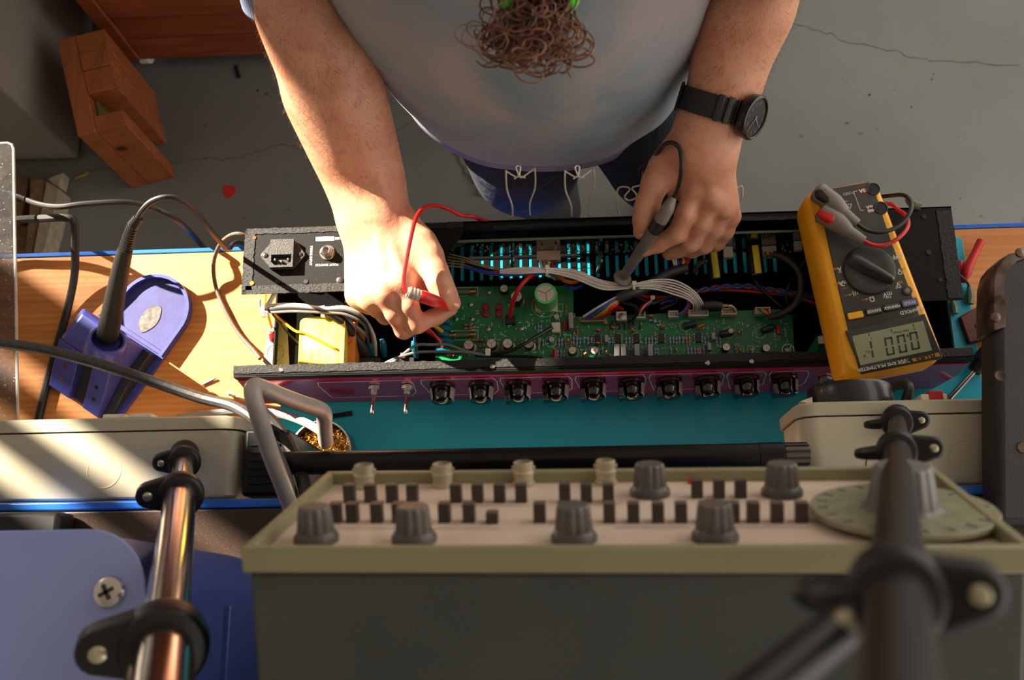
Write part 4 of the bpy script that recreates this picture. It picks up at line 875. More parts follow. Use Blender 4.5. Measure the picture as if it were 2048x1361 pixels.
# dial
c = ML(1739, 541, .0455)
m = MB(); m.lathe([(.0245, 0), (.0245, .0006), (.0235, .0008)], (c.x, c.y, .0448), n=48); part('dial_ring', m, mat('dial_ring_black', (16, 16, 16), .4), mt_)
m = MB(); m.lathe([(.0234, 0), (.0230, .0022), (.0215, .0030), (.0145, .0022), (.0003, .0019)], (c.x, c.y, .0452), n=48); dl = part('dial', m, mat('dial_grey', (50, 49, 46), .42, bump=.08), mt_)
a_ = ML(1694, 516, .05); b_ = ML(1782, 565, .05); d_ = (b_ - a_); d_.z = 0; d_ = d_.normalized(); s_ = V((-d_.y, d_.x, 0))
rr = []
for u, wd, h in ((-.0225, .0058, .0050), (-.020, .0066, .0098), (-.008, .0062, .0106), (.008, .0048, .0108), (.0190, .0036, .0105), (.0222, .0028, .0085), (.0230, .0018, .0050)):
    o = V((c.x, c.y, .0452)) + d_ * u; rr.append([o - s_ * wd * 1.25 + V((0, 0, .0015)), o - s_ * wd * .62 + V((0, 0, h * .9)), o + V((0, 0, h)), o + s_ * wd * .62 + V((0, 0, h * .9)), o + s_ * wd * 1.25 + V((0, 0, .0015))])
m = MB(); m.rings(rr); part('dial_grip', m, mat('dial_grey', (50, 49, 46), .42), dl, smooth=50)
m = MB(); o = V((c.x, c.y, .0452)) + d_ * .0205; m.ball((o.x, o.y, .0555), (.0008, .0008, .0004), 8, 5); part('dial_dot', m, wl, dl)
# buttons
for px, py, mt2, s in ((1711, 631, my_m, ''), (1748, 622, mgrey, 'RANGE'), (1784, 614, mgrey, 'MINMAX'), (1819, 606, mat('button_violet', (116, 104, 168), .4), 'HOLD')):
    c = ML(px, py, .0465); m = MB(); m.T = Matrix.Translation((c.x, c.y, 0)); m.rings([[V((x, y, z)) for x, y in rrect(.0142 * k, .0062 * k, .0012)] for k, z in ((1, .0448), (1, .0466), (.93, .0474))])
    bt = part('button', m, mt2, mt_, smooth=50)
    m = MB(); m.T = Matrix.Translation((c.x, c.y, 0)); m.prism(rrect(.0162, .0082, .0016), .0450, .04535); part('button_surround', m, mat('dial_ring_black', (16, 16, 16), .4), bt)
    if s: m = MB(); mtx(m, s, px, py, .0038, .0474, bold=.00012); part('button_lettering', m, wl, bt, smooth=0)
c = ML(1814, 582, .0455); m = MB(); m.lathe([(.0048, 0), (.0048, .0008), (.0042, .0010), (.0040, .0018), (.0003, .0020)], (c.x, c.y, .0450), n=24); bt = part('backlight_button', m, mat('meter_dark', (44, 43, 40), .35), mt_)
m = MB(); m.lathe([(.0011, 0), (.0011, .0001), (.0007, .0001), (.0007, 0)], (c.x, c.y, .0471), n=14, cap0=False, cap1=False)
for k in range(8): a = R(45 * k); m.box((c.x + .0021 * math.cos(a), c.y + .0021 * math.sin(a), .0471), (.0012, .0004, .0001), a)
part('sun_symbol', m, wl, bt, smooth=0)
# sockets
jr = mat('socket_collar', (46, 45, 43), .35, coat=.3)
for px, py in ((1747, 378), (1762, 416), (1646, 392), (1655, 432)):
    c = ML(px, py, .0455); m = MB(); m.lathe([(.0064, -.004), (.0064, .0006), (.0058, .0010), (.0052, .0006), (.0050, .0001), (.0003, .0001)], (c.x, c.y, .0452), n=26); sk_ = part('socket', m, jr, mt_)
    m = MB(); m.lathe([(.0046, .0002), (.0003, .0003)], (c.x, c.y, .0452), n=22); part('socket_hole', m, mat('socket_black', (8, 8, 8), .5), sk_)
for pts in ([(1714, 374), (1738, 370), (1738, 389), (1720, 392)], [(1731, 411), (1752, 407), (1752, 424), (1734, 429)]):
    q = [ML(x, y, .0453) for x, y in pts]; m = MB(); m.rings([fz(q, .0450), fz(q, .04525)]); part('red_label', m, mat('dark_red_print', (88, 34, 30), .5), mt_, smooth=0)

# ------------------------------------------------------------------ test leads
tgrey = mat('lead_grey', (122, 114, 104), .5, bump=.1)
lead_red = mat('lead_red', (196, 24, 20), .36); lead_black = mat('lead_black', (20, 20, 20), .38)
def lead(nm_label, plug, cable_pts, cap_mt, cab_mt, cap_c):
    t_ = thing('test_lead', nm_label, 'test lead', P(plug[0][0], plug[0][1], .975))
    q = [P(x, y, z) for x, y, z in plug]
    m = MB(); m.pipe([q[0], q[0] + (q[1] - q[0]) * .12, q[1], q[2]], [.0060, .0098, .0092, .0058], 16, 6); 
    part('plug', m, tgrey, t_)
    m = MB(); m.pipe([q[2] - (q[3] - q[2]) * .15, q[2], q[3]], [.0050, .0058, .0046], 14, 3); part('strain_relief', m, tgrey, t_)
    m = MB(); a = P(*cap_c[0]); b = P(*cap_c[1]); ax = (b - a).normalized(); c = (a + b) / 2
    m.T = Matrix.Translation(c) @ ax.to_track_quat('X', 'Z').to_matrix().to_4x4(); m.rings([[V((x, y, z)) for x, y in rrect(.0175 * k, .0120 * k, .0055 * k)] for k, z in ((1, -.004), (1, .0012), (.9, .0026), (.6, .0032))]); part('plug_cap', m, cap_mt, t_, smooth=60)
    m = MB(); m.cyl(q[0] + V((.0035, 0, -.022)), q[0] + V((.0035, 0, -.003)), .0050, n=14); part('plug_barrel', m, jr, t_)
    m = MB(); m.pipe([P(x, y, z) for x, y, z in cable_pts], .0020, 10, 8); part('cable', m, cab_mt, t_)
    return t_
tl = lead('red test lead from the multimeter to the probe in the hand without a watch', [(1640, 424, .984), (1674, 444, .986), (1698, 464, .986), (1727, 482, .984)],
          [(1722, 479, .984), (1745, 490, .984), (1772, 490, .984), (1800, 474, .983), (1816, 452, .975), (1812, 432, .958), (1796, 420, .940), (1780, 408, .934), (1740, 412, .921), (1690, 430, .90), (1640, 437, .885), (1520, 440, .885), (1300, 443, .885), (1100, 447, .885), (1010, 448, .887), (968, 441, .908), (946, 433.5, .929), (920, 430, .936), (893, 417, .952), (865, 411, .972), (843, 420, .99), (830, 442, 1.0), (821, 478, 1.004), (813, 520, 1.004), (808, 556, 1.002), (810, 578, 1.0), (818, 588, .998)],
          lead_red, lead_red, [(1640, 423, .990), (1668, 439, .992)])
a, b, c, d_ = P(814, 584, .998), P(846, 594, .992), P(870, 603, .984), P(892, 613, .966)
m = MB(); m.pipe([a, b], [.0048, .0056], 14, 1); 
for k in range(3): q = a + (b - a) * (.15 + .22 * k); m.lathe([(.0050, -.0006), (.0058, -.0006), (.0058, .0006), (.0050, .0006)], q, b - a, 14, cap0=False, cap1=False)
part('probe_sleeve', m, mat('probe_pale', (190, 176, 164), .45), tl)
m = MB(); m.pipe([b - (b - a) * .1, b, c, d_], [.0052, .0060, .0058, .0042], 14, 6); part('probe_handle', m, lead_red, tl)
m = MB(); m.pipe([d_, P(912, 634, .92)], [.0016, .0008], 8, 1); part('probe_tip', m, chrome, tl)
tk = lead('black test lead from the yellow multimeter to the probe in the hand with the watch', [(1632, 382, .984), (1668, 408, .987), (1688, 427, .987), (1714, 448, .985)],
          [(1708, 443, .985), (1735, 461, .985), (1768, 464, .985), (1800, 450, .984), (1820, 425, .982), (1822, 404, .975), (1808, 391, .962), (1785, 391, .948), (1755, 396, .932), (1720, 412, .922), (1680, 430, .90), (1640, 437, .89), (1520, 438, .89), (1440, 428, .912), (1380, 412, .930), (1330, 390, .936), (1296, 366, .942), (1281, 346, .950), (1286, 332, .962), (1302, 322, .984), (1315, 306, 1.008), (1329, 289, 1.022), (1346, 286, 1.028), (1360, 300, 1.028), (1363, 335, 1.022), (1357, 372, 1.008), (1345, 400, .996)],
          lead_black, lead_black, [(1638, 384, .991), (1658, 398, .992)])
a, b, c, d_ = P(1346, 396, .998), P(1334, 420, .994), P(1308, 462, .974), P(1245, 557, .905)
m = MB(); m.pipe([a, a + (b - a) * .5, b, b + (c - b) * .5], [.0032, .0052, .0062, .0066], 16, 4); part('probe_sleeve', m, tgrey, tk)
m = MB(); m.pipe([b + (c - b) * .48, c], [.0064, .0066], 14, 1); part('probe_band', m, lead_black, tk)
m = MB(); m.pipe([c, c + (d_ - c) * .5, d_], [.0060, .0058, .0046], 16, 4)
part('probe_handle', m, mat('probe_grey', (112, 108, 102), .48, bump=.1), tk)
m = MB(); ax = (d_ - c).normalized(); m.lathe([(.0045, -.003), (.0092, -.0012), (.0096, 0), (.0092, .0012), (.0045, .0018)], d_, ax, 28); part('finger_guard', m, tgrey, tk)
m = MB(); m.pipe([d_, d_ + ax * .012, d_ + ax * .024], [.0034, .0020, .0010], 10, 1); part('probe_tip', m, chrome, tk)

# ------------------------------------------------------------------ bits at the right end of the bench
cc = thing('crocodile_clip', 'red crocodile clip lying on the pine bench at the right', 'clip', P(1940, 545, BZ + .004))
cc['label'] = 'red insulated crocodile clip lying on the bare pine of the bench'
q = [P(1926, 566, .858), P(1932, 545, .861), P(1948, 510, .861), P(1962, 482, .861)]
m = MB(); m.pipe(q, [.0026, .0056, .0040, .0042], 12, 5); part('sleeve', m, lead_red, cc)
m = MB(); m.pipe([P(1918, 524, .857), P(1921, 545, .857), P(1924, 562, .857)], [.005, .0045, .0028], 10, 4); part('jaw_cover', m, lead_red, cc)
m = MB(); m.pipe([P(1924, 556, .858), P(1921, 568, .856), P(1918, 573, .856)], [.0028, .0022, .0008], 8, 3); part('jaw', m, steel, cc)
for i, pts in enumerate(([(1870, 535, .90), (1890, 537, .897), (1912, 546, .885), (1930, 560, .868), (1938, 572, .857)], [(1872, 560, .897), (1884, 576, .885), (1898, 592, .868), (1903, 598, .857)])):
    t_ = thing('speaker_wire', ['black wire ending in a green spade connector beside the red crocodile clip', 'shorter black wire ending in a green spade connector on the cyan mat'][i], 'wire', P(*pts[-1]), 'chassis wires at the bench end')
    m = MB(); m.pipe([P(*p) for p in pts], .0013, 8, 6); part('insulation', m, lead_black, t_)
    e = [(1938, 572), (1940, 590), (1939, 608)] if i == 0 else [(1903, 598), (1907, 612), (1909, 628)]
    m = MB(); m.pipe([P(e[0][0], e[0][1], .8575), P(e[1][0], e[1][1], .8568), P(e[2][0], e[2][1], .8565)], [.0018, .0042, .0040], 10, 4); part('spade_sleeve', m, mat('green_sleeve', (96, 118, 92), .35, trans=.3), t_)
m = MB(); m.prism(poly([(1919, 634), (1958, 612), (1975, 660), (1972, 680), (1938, 688)], BZ + .007), BZ + .0012, BZ + .008)
bt = thing('leather_block', 'small reddish brown block with a hole beside the cyan mat', 'block', P(1945, 650, BZ))
part('block', m, mat('red_brown', (104, 44, 26), .5, bump=.2), bt, bev=.0015)
m = MB(); c = P(1955, 652, BZ + .008); m.lathe([(.0030, 0), (.0026, .0004), (.0003, .0004)], (c.x, c.y, BZ + .0081), n=14); part('hole', m, hole, bt)
sdv = thing('screwdriver', 'screwdriver with black handle and steel shaft behind the beige box with the knob', 'screwdriver', P(1930, 760, BZ))
m = MB(); a, b = P(1893, 803, .8585), P(1950, 740, .8635); m.pipe([a, b], .0030, 12, 1); part('shaft', m, chrome, sdv)
m = MB(); dd = (b - a).normalized(); m.pipe([b - dd * .002, b + dd * .006, b + dd * .012, b + dd * .05, b + dd * .07], [.0062, .0088, .0105, .0110, .008], 14, 4); part('handle', m, black_rubber, sdv)

# ------------------------------------------------------------------ soldering iron and its stand on the left
stn = thing('soldering_iron_stand', 'blue metal soldering iron stand with a round sponge dish', 'iron stand', (-.47, .28, BZ))
blue_st = mat('stand_blue', (60, 66, 150), .36, var=.1, vscale=120, bump=.12, bscale=900); dark_st = mat('stand_dark', (34, 36, 48), .5)
so = V((-.503, .213, 0)); sa = V((.543, .840, 0)).normalized(); sp = V((sa.y, -sa.x, 0))
def SL(s, t_, z=0): return V((so.x + sa.x * s + sp.x * t_, so.y + sa.y * s + sp.y * t_, BZ + z))
dc, dr = .1215, .0395
def base_ol(k=0, n=22):
    pts = [(0 + k, -.043 + k), (0 + k, .043 - k), (.085, .043 - k)]
    pts += [(dc + (dr - k) * math.sin(a), .003 + (dr - k) * math.cos(a)) for a in [R(180 * i / n) for i in range(n + 1)]]
    return pts + [(.085, -.043 + k)]
m = MB(); ol = base_ol(); m.rings([[SL(s, t_, .0004) for s, t_ in ol], [SL(s, t_, .004) for s, t_ in ol]]); part('base', m, blue_st, stn, bev=.0008)
m = MB(); ol2 = [q for q in ol if q[0] >= .085]; inn = [q for q in base_ol(.0035) if q[0] >= .085]
rr = [[SL(s, t_, .0041) for s, t_ in ol2], [SL(s, t_, .0115) for s, t_ in ol2], [SL(s, t_, .0115) for s, t_ in inn], [SL(s, t_, .0041) for s, t_ in inn]]
m.rings(rr, False, False, close=False); part('dish_rim', m, blue_st, stn, smooth=50)
m = MB(); m.rings([[SL(s, t_, .0041) for s, t_ in inn], [SL(s, t_, .0052) for s, t_ in inn]]); part('dish_floor', m, mat('dish_violet', (62, 62, 116), .55, bump=.1, spec=.25), stn)
m = MB(); m.rings([[SL(.112 + (.0165 + .0012 * math.sin(5 * a)) * math.cos(a) * k, .004 + .0100 * math.sin(a) * k, z) for a in [2 * math.pi * i / 26 for i in range(26)]] for k, z in ((1, .0052), (.96, .0058))]); part('worn_patch', m, mat('worn_metal', (98, 94, 92), .6, .3, rgb2=(60, 52, 44), vscale=260), stn)
m = MB(); m.rings([[SL(s, t_, z) for s, t_ in ((.0855, -.037), (.0855, .041), (.0905, .041), (.0905, -.037))] for z in (.0041, .0100)]); part('dish_step', m, mat('dish_violet', (92, 92, 150), .42), stn, bev=.0006)
def wedge(t0, t1, prof, nm, mt2, bev=.001, **k):
    m = MB(); m.rings([[SL(s, t0, z) for s, z in prof], [SL(s, t1, z) for s, z in prof]]); return part(nm, m, mt2, stn, bev=bev, **k)
ramp = [(-.002, .0042), (-.002, .010), (.044, .046), (.046, .046), (.046, .0042)]
wedge(-.042, -.014, ramp, 'ramp', blue_st); wedge(.004, .026, ramp, 'ramp', blue_st)
wedge(-.0138, .0038, [(.002, .0042), (.004, .0055), (.045, .030), (.045, .0042)], 'channel', dark_st)
wedge(.0262, .036, [(.000, .0042), (.000, .006), (.044, .020), (.082, .020), (.084, .0042)], 'side_channel', dark_st)
m = MB(); top = [(.046, -.042), (.046, .026), (.084, .026), (.084, -.042)]
m.rings([[SL(s, t_, .0042) for s, t_ in top], [SL(s, t_, .046) for s, t_ in top], [SL(s, t_, .056) for s, t_ in ((.054, -.033), (.054, .020), (.080, .020), (.080, -.033))]]); part('block', m, blue_st, stn, bev=.003, seg=3)
for t_ in (-.028, .015):
    for s in (.012, .024):
        z = .0100 + (s + .002) * .0360 / .046 * 1.0
        nrm = (V((-sa.x * .036, -sa.y * .036, .046))).normalized(); m = MB(); m.lathe([(.0022, 0), (.0022, .0003), (.0002, .0003)], SL(s, t_, z + .0004), nrm, 12); part('screw_hole', m, copper if t_ < 0 else hole, stn)
rc = P(214, 683, .918); rax = (P(246, 560, .985) - P(216, 676, .918)).normalized()
m = MB(); m.lathe([(.0200, -.014), (.0190, -.002), (.0186, .002), (.0172, .0034), (.0152, .0030), (.0142, .000), (.0140, -.010), (.0003, -.0105)], rc, rax, 36); part('holder_ring', m, blue_st, stn, smooth=50)
si = thing('soldering_iron', 'dark grey soldering iron standing in the blue stand', 'soldering iron', rc)
ig = mat('iron_grip', (28, 27, 26), .6, bump=.15, spec=.25); ih = mat('iron_handle', (34, 33, 32), .55, bump=.1, spec=.25)
g0 = P(214, 677, .914); g1 = P(227, 612, .950); g2 = P(240, 545, .985); g3 = P(251, 498, 1.010)
m = MB(); m.pipe([g0, g0 + (g1 - g0) * .15, g1], [.0090, .0108, .0098], 20, 6); part('grip', m, ig, si)
m = MB(); m.pipe([g1, g1 + (g2 - g1) * .04, g2, g3], [.0094, .0098, .0082, .0066], 20, 6); part('handle', m, ih, si)
m = MB(); sp_ = [P(251, 498, 1.010), P(257, 475, 1.020), P(265, 452, 1.030), P(276, 437, 1.036)]
N_ = 15
for k in range(N_):
    f_ = k / (N_ - 1) * 3; i = min(2, int(f_)); q = sp_[i] + (sp_[i + 1] - sp_[i]) * (f_ - i); m.lathe([(.0036, -.0011), (.0062 - .0018 * k / N_, -.0008), (.0062 - .0018 * k / N_, .0006), (.0036, .0009)], q, sp_[i + 1] - sp_[i], 16, cap0=False, cap1=False)
m.pipe(sp_, [.0046, .0042, .0038, .003], 12, 5); part('ribbed_boot', m, black_rubber, si)
m = MB(); m.pipe([P(274, 439, 1.036), P(285, 420, 1.043), P(305, 402, 1.048), P(335, 394, 1.048), P(365, 402, 1.04), P(392, 424, 1.02), P(420, 460, .985), P(442, 486, .94), P(456, 500, .90), V((-.352, .394, .84)), V((-.345, .41, .74)), V((-.34, .45, .6))], .0026, 10, 8); part('cable', m, black_rubber, si)
def cable(nm, label, pts, r_, mt2, cat='cable', group=None, n=10):
    m = MB(); m.pipe(pts, r_, n, 8); return solo(nm, m, mt2, label, cat, group=group, origin=pts[len(pts) // 2])
cable('black_cable', 'black cable hanging behind the bench above the floor and the clear acrylic', [V((-.95, .50, .70)), P(-260, 350, .86), P(-40, 372, .895), P(30, 391, .90), P(75, 408, .92), P(118, 414, .93), P(170, 408, .93), P(250, 405, .92), P(310, 418, .90), P(360, 445, .88), P(408, 497, .80), P(440, 540, .70)], .0030, black_rubber)
cable('black_cable', 'thick black cable bending sharply and running down the pine bench beside the blue stand', [V((-.95, .46, .70)), P(-240, 470, .87), P(-40, 452, .885), P(33, 440, .892), P(90, 437, .905), P(130, 436, .908), P(148, 445, .904), P(150, 490, .885), P(149, 550, .868), P(135, 620, .8575), P(118, 680, .8545), P(96, 760, .8545), P(78, 835, .8545), P(70, 880, .8545)], .0042, black_rubber)
cable('braided_cable', 'thin braided cable arching from the chassis wing onto the bench', [P(500, 476, .90), P(478, 468, .905), P(456, 474, .90), P(437, 495, .885), P(427, 530, .866), P(432, 575, .854), P(450, 620, .8535), P(478, 668, .8535), P(508, 702, .858), P(520, 718, .862)], .0022, mat('braid', (92, 78, 66), .6, var=.4, vscale=900))
cable('grey_cable', 'thick worn grey cable crossing in front of the blue iron stand', [V((-.95, .18, .90)), P(-420, 640, 1.03), P(-200, 655, 1.06), P(-60, 672, 1.07), P(0, 686, 1.07), P(90, 700, 1.068), P(190, 726, 1.064), P(300, 762, 1.06), P(400, 796, 1.062), P(470, 815, 1.07), P(520, 850, 1.085), P(550, 900, 1.09), P(575, 960, 1.085), P(590, 1010, 1.08)], .0047, mat('worn_cable', (62, 59, 56), .5, var=.25, vscale=300, bump=.2))
cable('grey_cable', 'thinner pale cable lying on the bench under the bent hose', [P(355, 838, .862), P(420, 828, .862), P(500, 822, .866), P(560, 828, .872), P(610, 845, .888), P(645, 866, .895)], .0042, mat('pale_cable', (150, 146, 140), .45, bump=.1))
hz = thing('bent_hose', 'pale grey bent hose ending above the brass wool tin', 'hose', P(575, 1010, 1.12))
hm = mat('hose_grey', (160, 152, 146), .42, var=.08, bump=.08)
m = MB(); m.pipe([P(590, 1040, 1.085), P(570, 985, 1.12), P(540, 905, 1.16), P(517, 830, 1.185), P(506, 790, 1.19), P(508, 774, 1.185), P(524, 776, 1.175), P(560, 792, 1.14), P(605, 808, 1.10), P(634, 817, 1.075), P(648, 828, 1.06), P(649, 850, 1.03), P(652, 885, .99)], [.0062] * 7 + [.0066] * 6, 16, 8); part('tube', m, hm, hz)
cable('black_cable', 'black cable coming down behind the bent hose to the shelf', [P(520, 822, 1.05), P(545, 845, 1.05), P(575, 885, 1.055), P(598, 935, 1.065), P(612, 985, 1.085), P(622, 1030, 1.09)], .0056, black_rubber)
# brass wool tin
tn = thing('tip_cleaner', 'round tin of golden brass wool on the cyan mat under the bent hose', 'tip cleaner', P(641, 905, BZ + .02))
tcn = P(641, 902, .885); tc = V((tcn.x, tcn.y, BZ + .0025))
m = MB(); m.lathe([(.0285, 0), (.0300, .003), (.0300, .030), (.0306, .0330), (.0292, .0335), (.0286, .0310), (.0284, .010), (.0003, .010)], tc, n=44); part('tin', m, mat('tin_grey', (92, 90, 88), .35, .6), tn)
m = MB(); rn = random.Random(5)
for k in range(240):
    a = rn.uniform(0, 6.28); r_ = .026 * math.sqrt(rn.random()); p = tc + V((r_ * math.cos(a), r_ * math.sin(a), .022 + .010 * (1 - (r_ / .027) ** 2) + rn.uniform(-.004, .003)))
    th = rn.uniform(0, 6.28); R_ = rn.uniform(.0016, .0032); tl2 = V((rn.uniform(-1, 1), rn.uniform(-1, 1), rn.uniform(-.4, 1))).normalized(); u_, w2 = MB.frame(tl2)
    m.pipe([p + (u_ * math.cos(th + b) + w2 * math.sin(th + b)) * R_ + tl2 * .0006 * b for b in (0, .9, 1.8, 2.7, 3.6, 4.5)], .00042, 4, 2)
part('brass_wool', m, mat('brass_wool', (226, 180, 84), .28, 1, var=.2), tn, kind='stuff')
m = MB(); m.lathe([(.0272, 0), (.0003, .004)], tc + V((0, 0, .0185)), n=24); part('wool_core', m, mat('wool_core', (120, 86, 40), .6, .4), tn)
m = MB(); a, b = P(655, 834, .8545), P(704, 827, .8545); m.pipe([a, b], [.0022, .0026], 8, 1); solo('black_rod', m, black_plastic, 'short black rod lying on the cyan mat beside the tin', 'rod')
m = MB(); m.pipe([P(404, 771, .8515), P(418, 764, .8515), P(432, 757, .852)], [.0009, .0012, .0009], 8, 3); solo('wire_offcut', m, mat('slate_blue', (70, 80, 110), .4), 'short blue grey wire offcut on the pine bench', 'offcut')
sw2 = thing('cotton_swab', 'white cotton swab on the bench beside the bent hose', 'swab', P(480, 800, BZ))
m = MB(); m.pipe([P(462, 788, .8525), P(500, 805, .8525)], .0012, 8, 1); part('stick', m, white_plastic, sw2); m = MB(); m.pipe([P(455, 784, .8535), P(461, 788, .8535), P(470, 792, .8528)], [.0014, .0027, .0014], 8, 4); part('cotton_tip', m, mat('cotton', (238, 234, 226), .9), sw2)
# ------------------------------------------------------------------ clear acrylic sheet at the left
ax0 = P(27, 285, .92); ax1 = P(34, 842, .92)
ac = thing('acrylic_sheet', 'dusty clear acrylic sheet on posts at the left end of the bench', 'acrylic sheet', (-.62, .3, BZ))
t = NT('dusty_acrylic'); co = t.coords()
dust = t.ramp(t.noise(co, 420, 3, .7), [(.64, (0, 0, 0, 1)), (.70, (1, 1, 1, 1))]); smear = t.noise(co, 22, 5, .65, 1.2)
t.base(t.mix(dust, t.ramp(smear, [(.35, lin((34, 33, 32))), (.75, lin((74, 72, 70)))]), lin((196, 192, 188)))); t.set(Roughness=.18)
tr_ = t.n('ShaderNodeBsdfTransparent'); ms = t.n('ShaderNodeMixShader'); 
mxa = t.n('ShaderNodeMath', operation='MULTIPLY_ADD'); t.l(dust, mxa.inputs[0]); mxa.inputs[1].default_value = .5; mxa.inputs[2].default_value = .48
t.l(mxa.outputs[0], ms.inputs[0]); t.l(tr_.outputs[0], ms.inputs[1]); t.l(t.b.outputs[0], ms.inputs[2]); t.l(ms.outputs[0], t.t.nodes['Material Output'].inputs['Surface'])
ol = [(-.80, ax1.y), (ax1.x, ax1.y)] + [(ax0.x - .006 + .006 * math.cos(a), ax0.y - .006 + .006 * math.sin(a)) for a in [R(18 * k) for k in range(6)]] + [(-.80, ax0.y)]
m = MB(); m.prism(ol, .917, .920); part('sheet', m, t.m, ac)
m = MB(); m.pipe([V((ax1.x, ax1.y, .9185)), V((ax0.x, ax0.y - .007, .9185)), V((ax0.x - .0022, ax0.y - .0022, .9185)), V((ax0.x - .007, ax0.y, .9185)), V((-.80, ax0.y, .9185))], .0017, 8, 1); part('polished_edge', m, mat('acrylic_edge', (206, 200, 196), .2, trans=.4), ac)
for x, y in ((-.78, .20), (-.78, .36), (-.70, .20), (-.70, .36)):
    m = MB(); m.cyl((x, y, BZ + .0005), (x, y, .9168), .006, n=14); part('post', m, steel, ac)

# ------------------------------------------------------------------ beige instrument boxes standing along the shelf
beige = mat('beige_plastic', (190, 182, 158), .40, var=.05, vscale=8, bump=.04); beige_lid = mat('beige_lid', (178, 172, 148), .40, var=.06, vscale=10)
def ibox(nm, label, x0, x1, loc, zb_=BZ + .003):
    t_ = thing(nm, label, 'instrument box', loc)
    yb, yf, zb, zt2 = .0905, .1450, zb_, 1.06
    m = MB(); cx_, cz_ = (x0 + x1) / 2, (zb + zt2) / 2
    m.rings([[V((cx_ + x, y, cz_ + z)) for x, z in rrect((x1 - x0) - 2 * i_, (zt2 - zb) - 2 * i_, .016)] for y, i_ in ((yb, .002), (yb + .002, 0), (yf, -.0008))]); part('body', m, beige, t_, smooth=50)
    m = MB(); m.rings([[V((cx_ + x, y, cz_ + z)) for x, z in rrect((x1 - x0) + .006 - 2 * i_, (zt2 - zb) + .004 - 2 * i_, .016)] for y, i_ in ((yf + .0012, 0), (yf + .0105, 0), (yf + .0125, .003))]); part('lid', m, beige_lid, t_, smooth=50)
    for x in ((x0 + .03, x1 - .03) if zb < .9 else (x0 + .150, x1 - .03)):
        m = MB(); m.bb(x - .012, x + .012, yb + .01, yf - .01, BZ + .0024 if zb > .9 else BZ + .0002, zb + .001); part('foot', m, black_rubber, t_)
    return t_, yb, yf, zt2
bl_, yb, yf, zt2 = ibox('junction_box', 'beige plastic instrument box in sunlight with a leg of the tripod on it', -.70, -.2665, (-.48, .12, BZ))
def knock(px, py, r_, t_, mt2):
    c = P(px, py, 1.0603); m = MB(); m.lathe([(r_, 0), (r_, .0006), (r_ - .0008, .0006), (r_ - .0008, 0)], (c.x, c.y, zt2 - .0001), n=48, cap0=False, cap1=False); part('knockout', m, mt2, t_)
knd = mat('beige_outline', (176, 168, 144), .5)  # knockout rings, a tone darker than the box
knock(208, 942, .0145, bl_, knd)
m = MB(); c = P(254, 836, 1.058)
for x0, x1, h in ((205, 250, .005), (258, 303, .005)):
    a, b = P(x0, 838, 1.055), P(x1, 838, 1.055); m = MB(); m.bb(a.x, b.x, yf + .0126, yf + .0165, 1.035, 1.056); part('rocker_switch', m, white_plastic, bl_, bev=.001)
br_, *_ = ibox('junction_box', 'beige plastic instrument box with a large black knob on its lid', .1865, .415, (.3, .12, BZ), .985)
knock(1770, 935, .0150, br_, mat('beige_dark_line', (60, 56, 46), .5)); knock(1935, 918, .0145, br_, knd)
kc = V(((P(1640, 785, 1.05).x + P(1800, 785, 1.05).x) / 2, yf + .0126, 1.0205))
m = MB(); m.lathe([(.0335, 0), (.0345, .002), (.0340, .017), (.0325, .0195), (.0300, .0200), (.0005, .0205)], kc, (0, 1, 0), 48); kb = part('big_knob', m, mat('big_knob_black', (30, 28, 28), .33, coat=.2), br_, smooth=40)
a = P(1604, 785, 1.035); m = MB(); m.prism([(kc.x - .0342, yf + .016), (kc.x - .044, yf + .0185), (kc.x - .0342, yf + .022)], 1.022, 1.034); part('knob_pointer', m, white_plastic, kb)
a, b = P(1838, 795, 1.045), P(1890, 795, 1.045); m = MB(); m.bb(a.x, b.x, yf + .0126, yf + .019, 1.028, 1.050); rs = part('rocker_switch', m, white_plastic, br_, bev=.001)
m = MB(); m.bb(a.x + .006, b.x - .003, yf + .014, yf + .0215, 1.034, 1.0508); part('red_rocker', m, red_plastic, rs, bev=.0008)
m = MB(); m.pipe([V((kc.x + .04, yf + .013, 1.03)), V((kc.x + .046, yf + .03, 1.03)), V((kc.x + .05, yf + .04, .98)), V((kc.x + .05, yf + .04, .856))], .004, 10); part('cable', m, black_rubber, br_)
# small dark vented unit beside the sunlit box
vu = thing('vented_unit', 'small dark vented unit squeezed beside the sunlit beige box', 'vented unit', (-.24, .12, BZ))
m = MB(); m.bb(-.2620, -.2250, .0915, .146, BZ + .0005, 1.058); part('case', m, mat('unit_dark', (16, 18, 18), .5, spec=.25), vu, bev=.003)
for k in range(6): m = MB(); y = .1005 + k * .0062; m.bb(-.2570, -.2320, y, y + .0022, 1.0575, 1.0592); part('louvre', m, mat('louvre_brown', (30, 26, 22), .6, spec=.2), vu, bev=.0005)
m = MB(); m.lathe([(.0026, 0), (.0022, .0012), (.0003, .0014)], (-.2500, .1405, 1.058), n=12); part('case_screw', m, steel, vu)

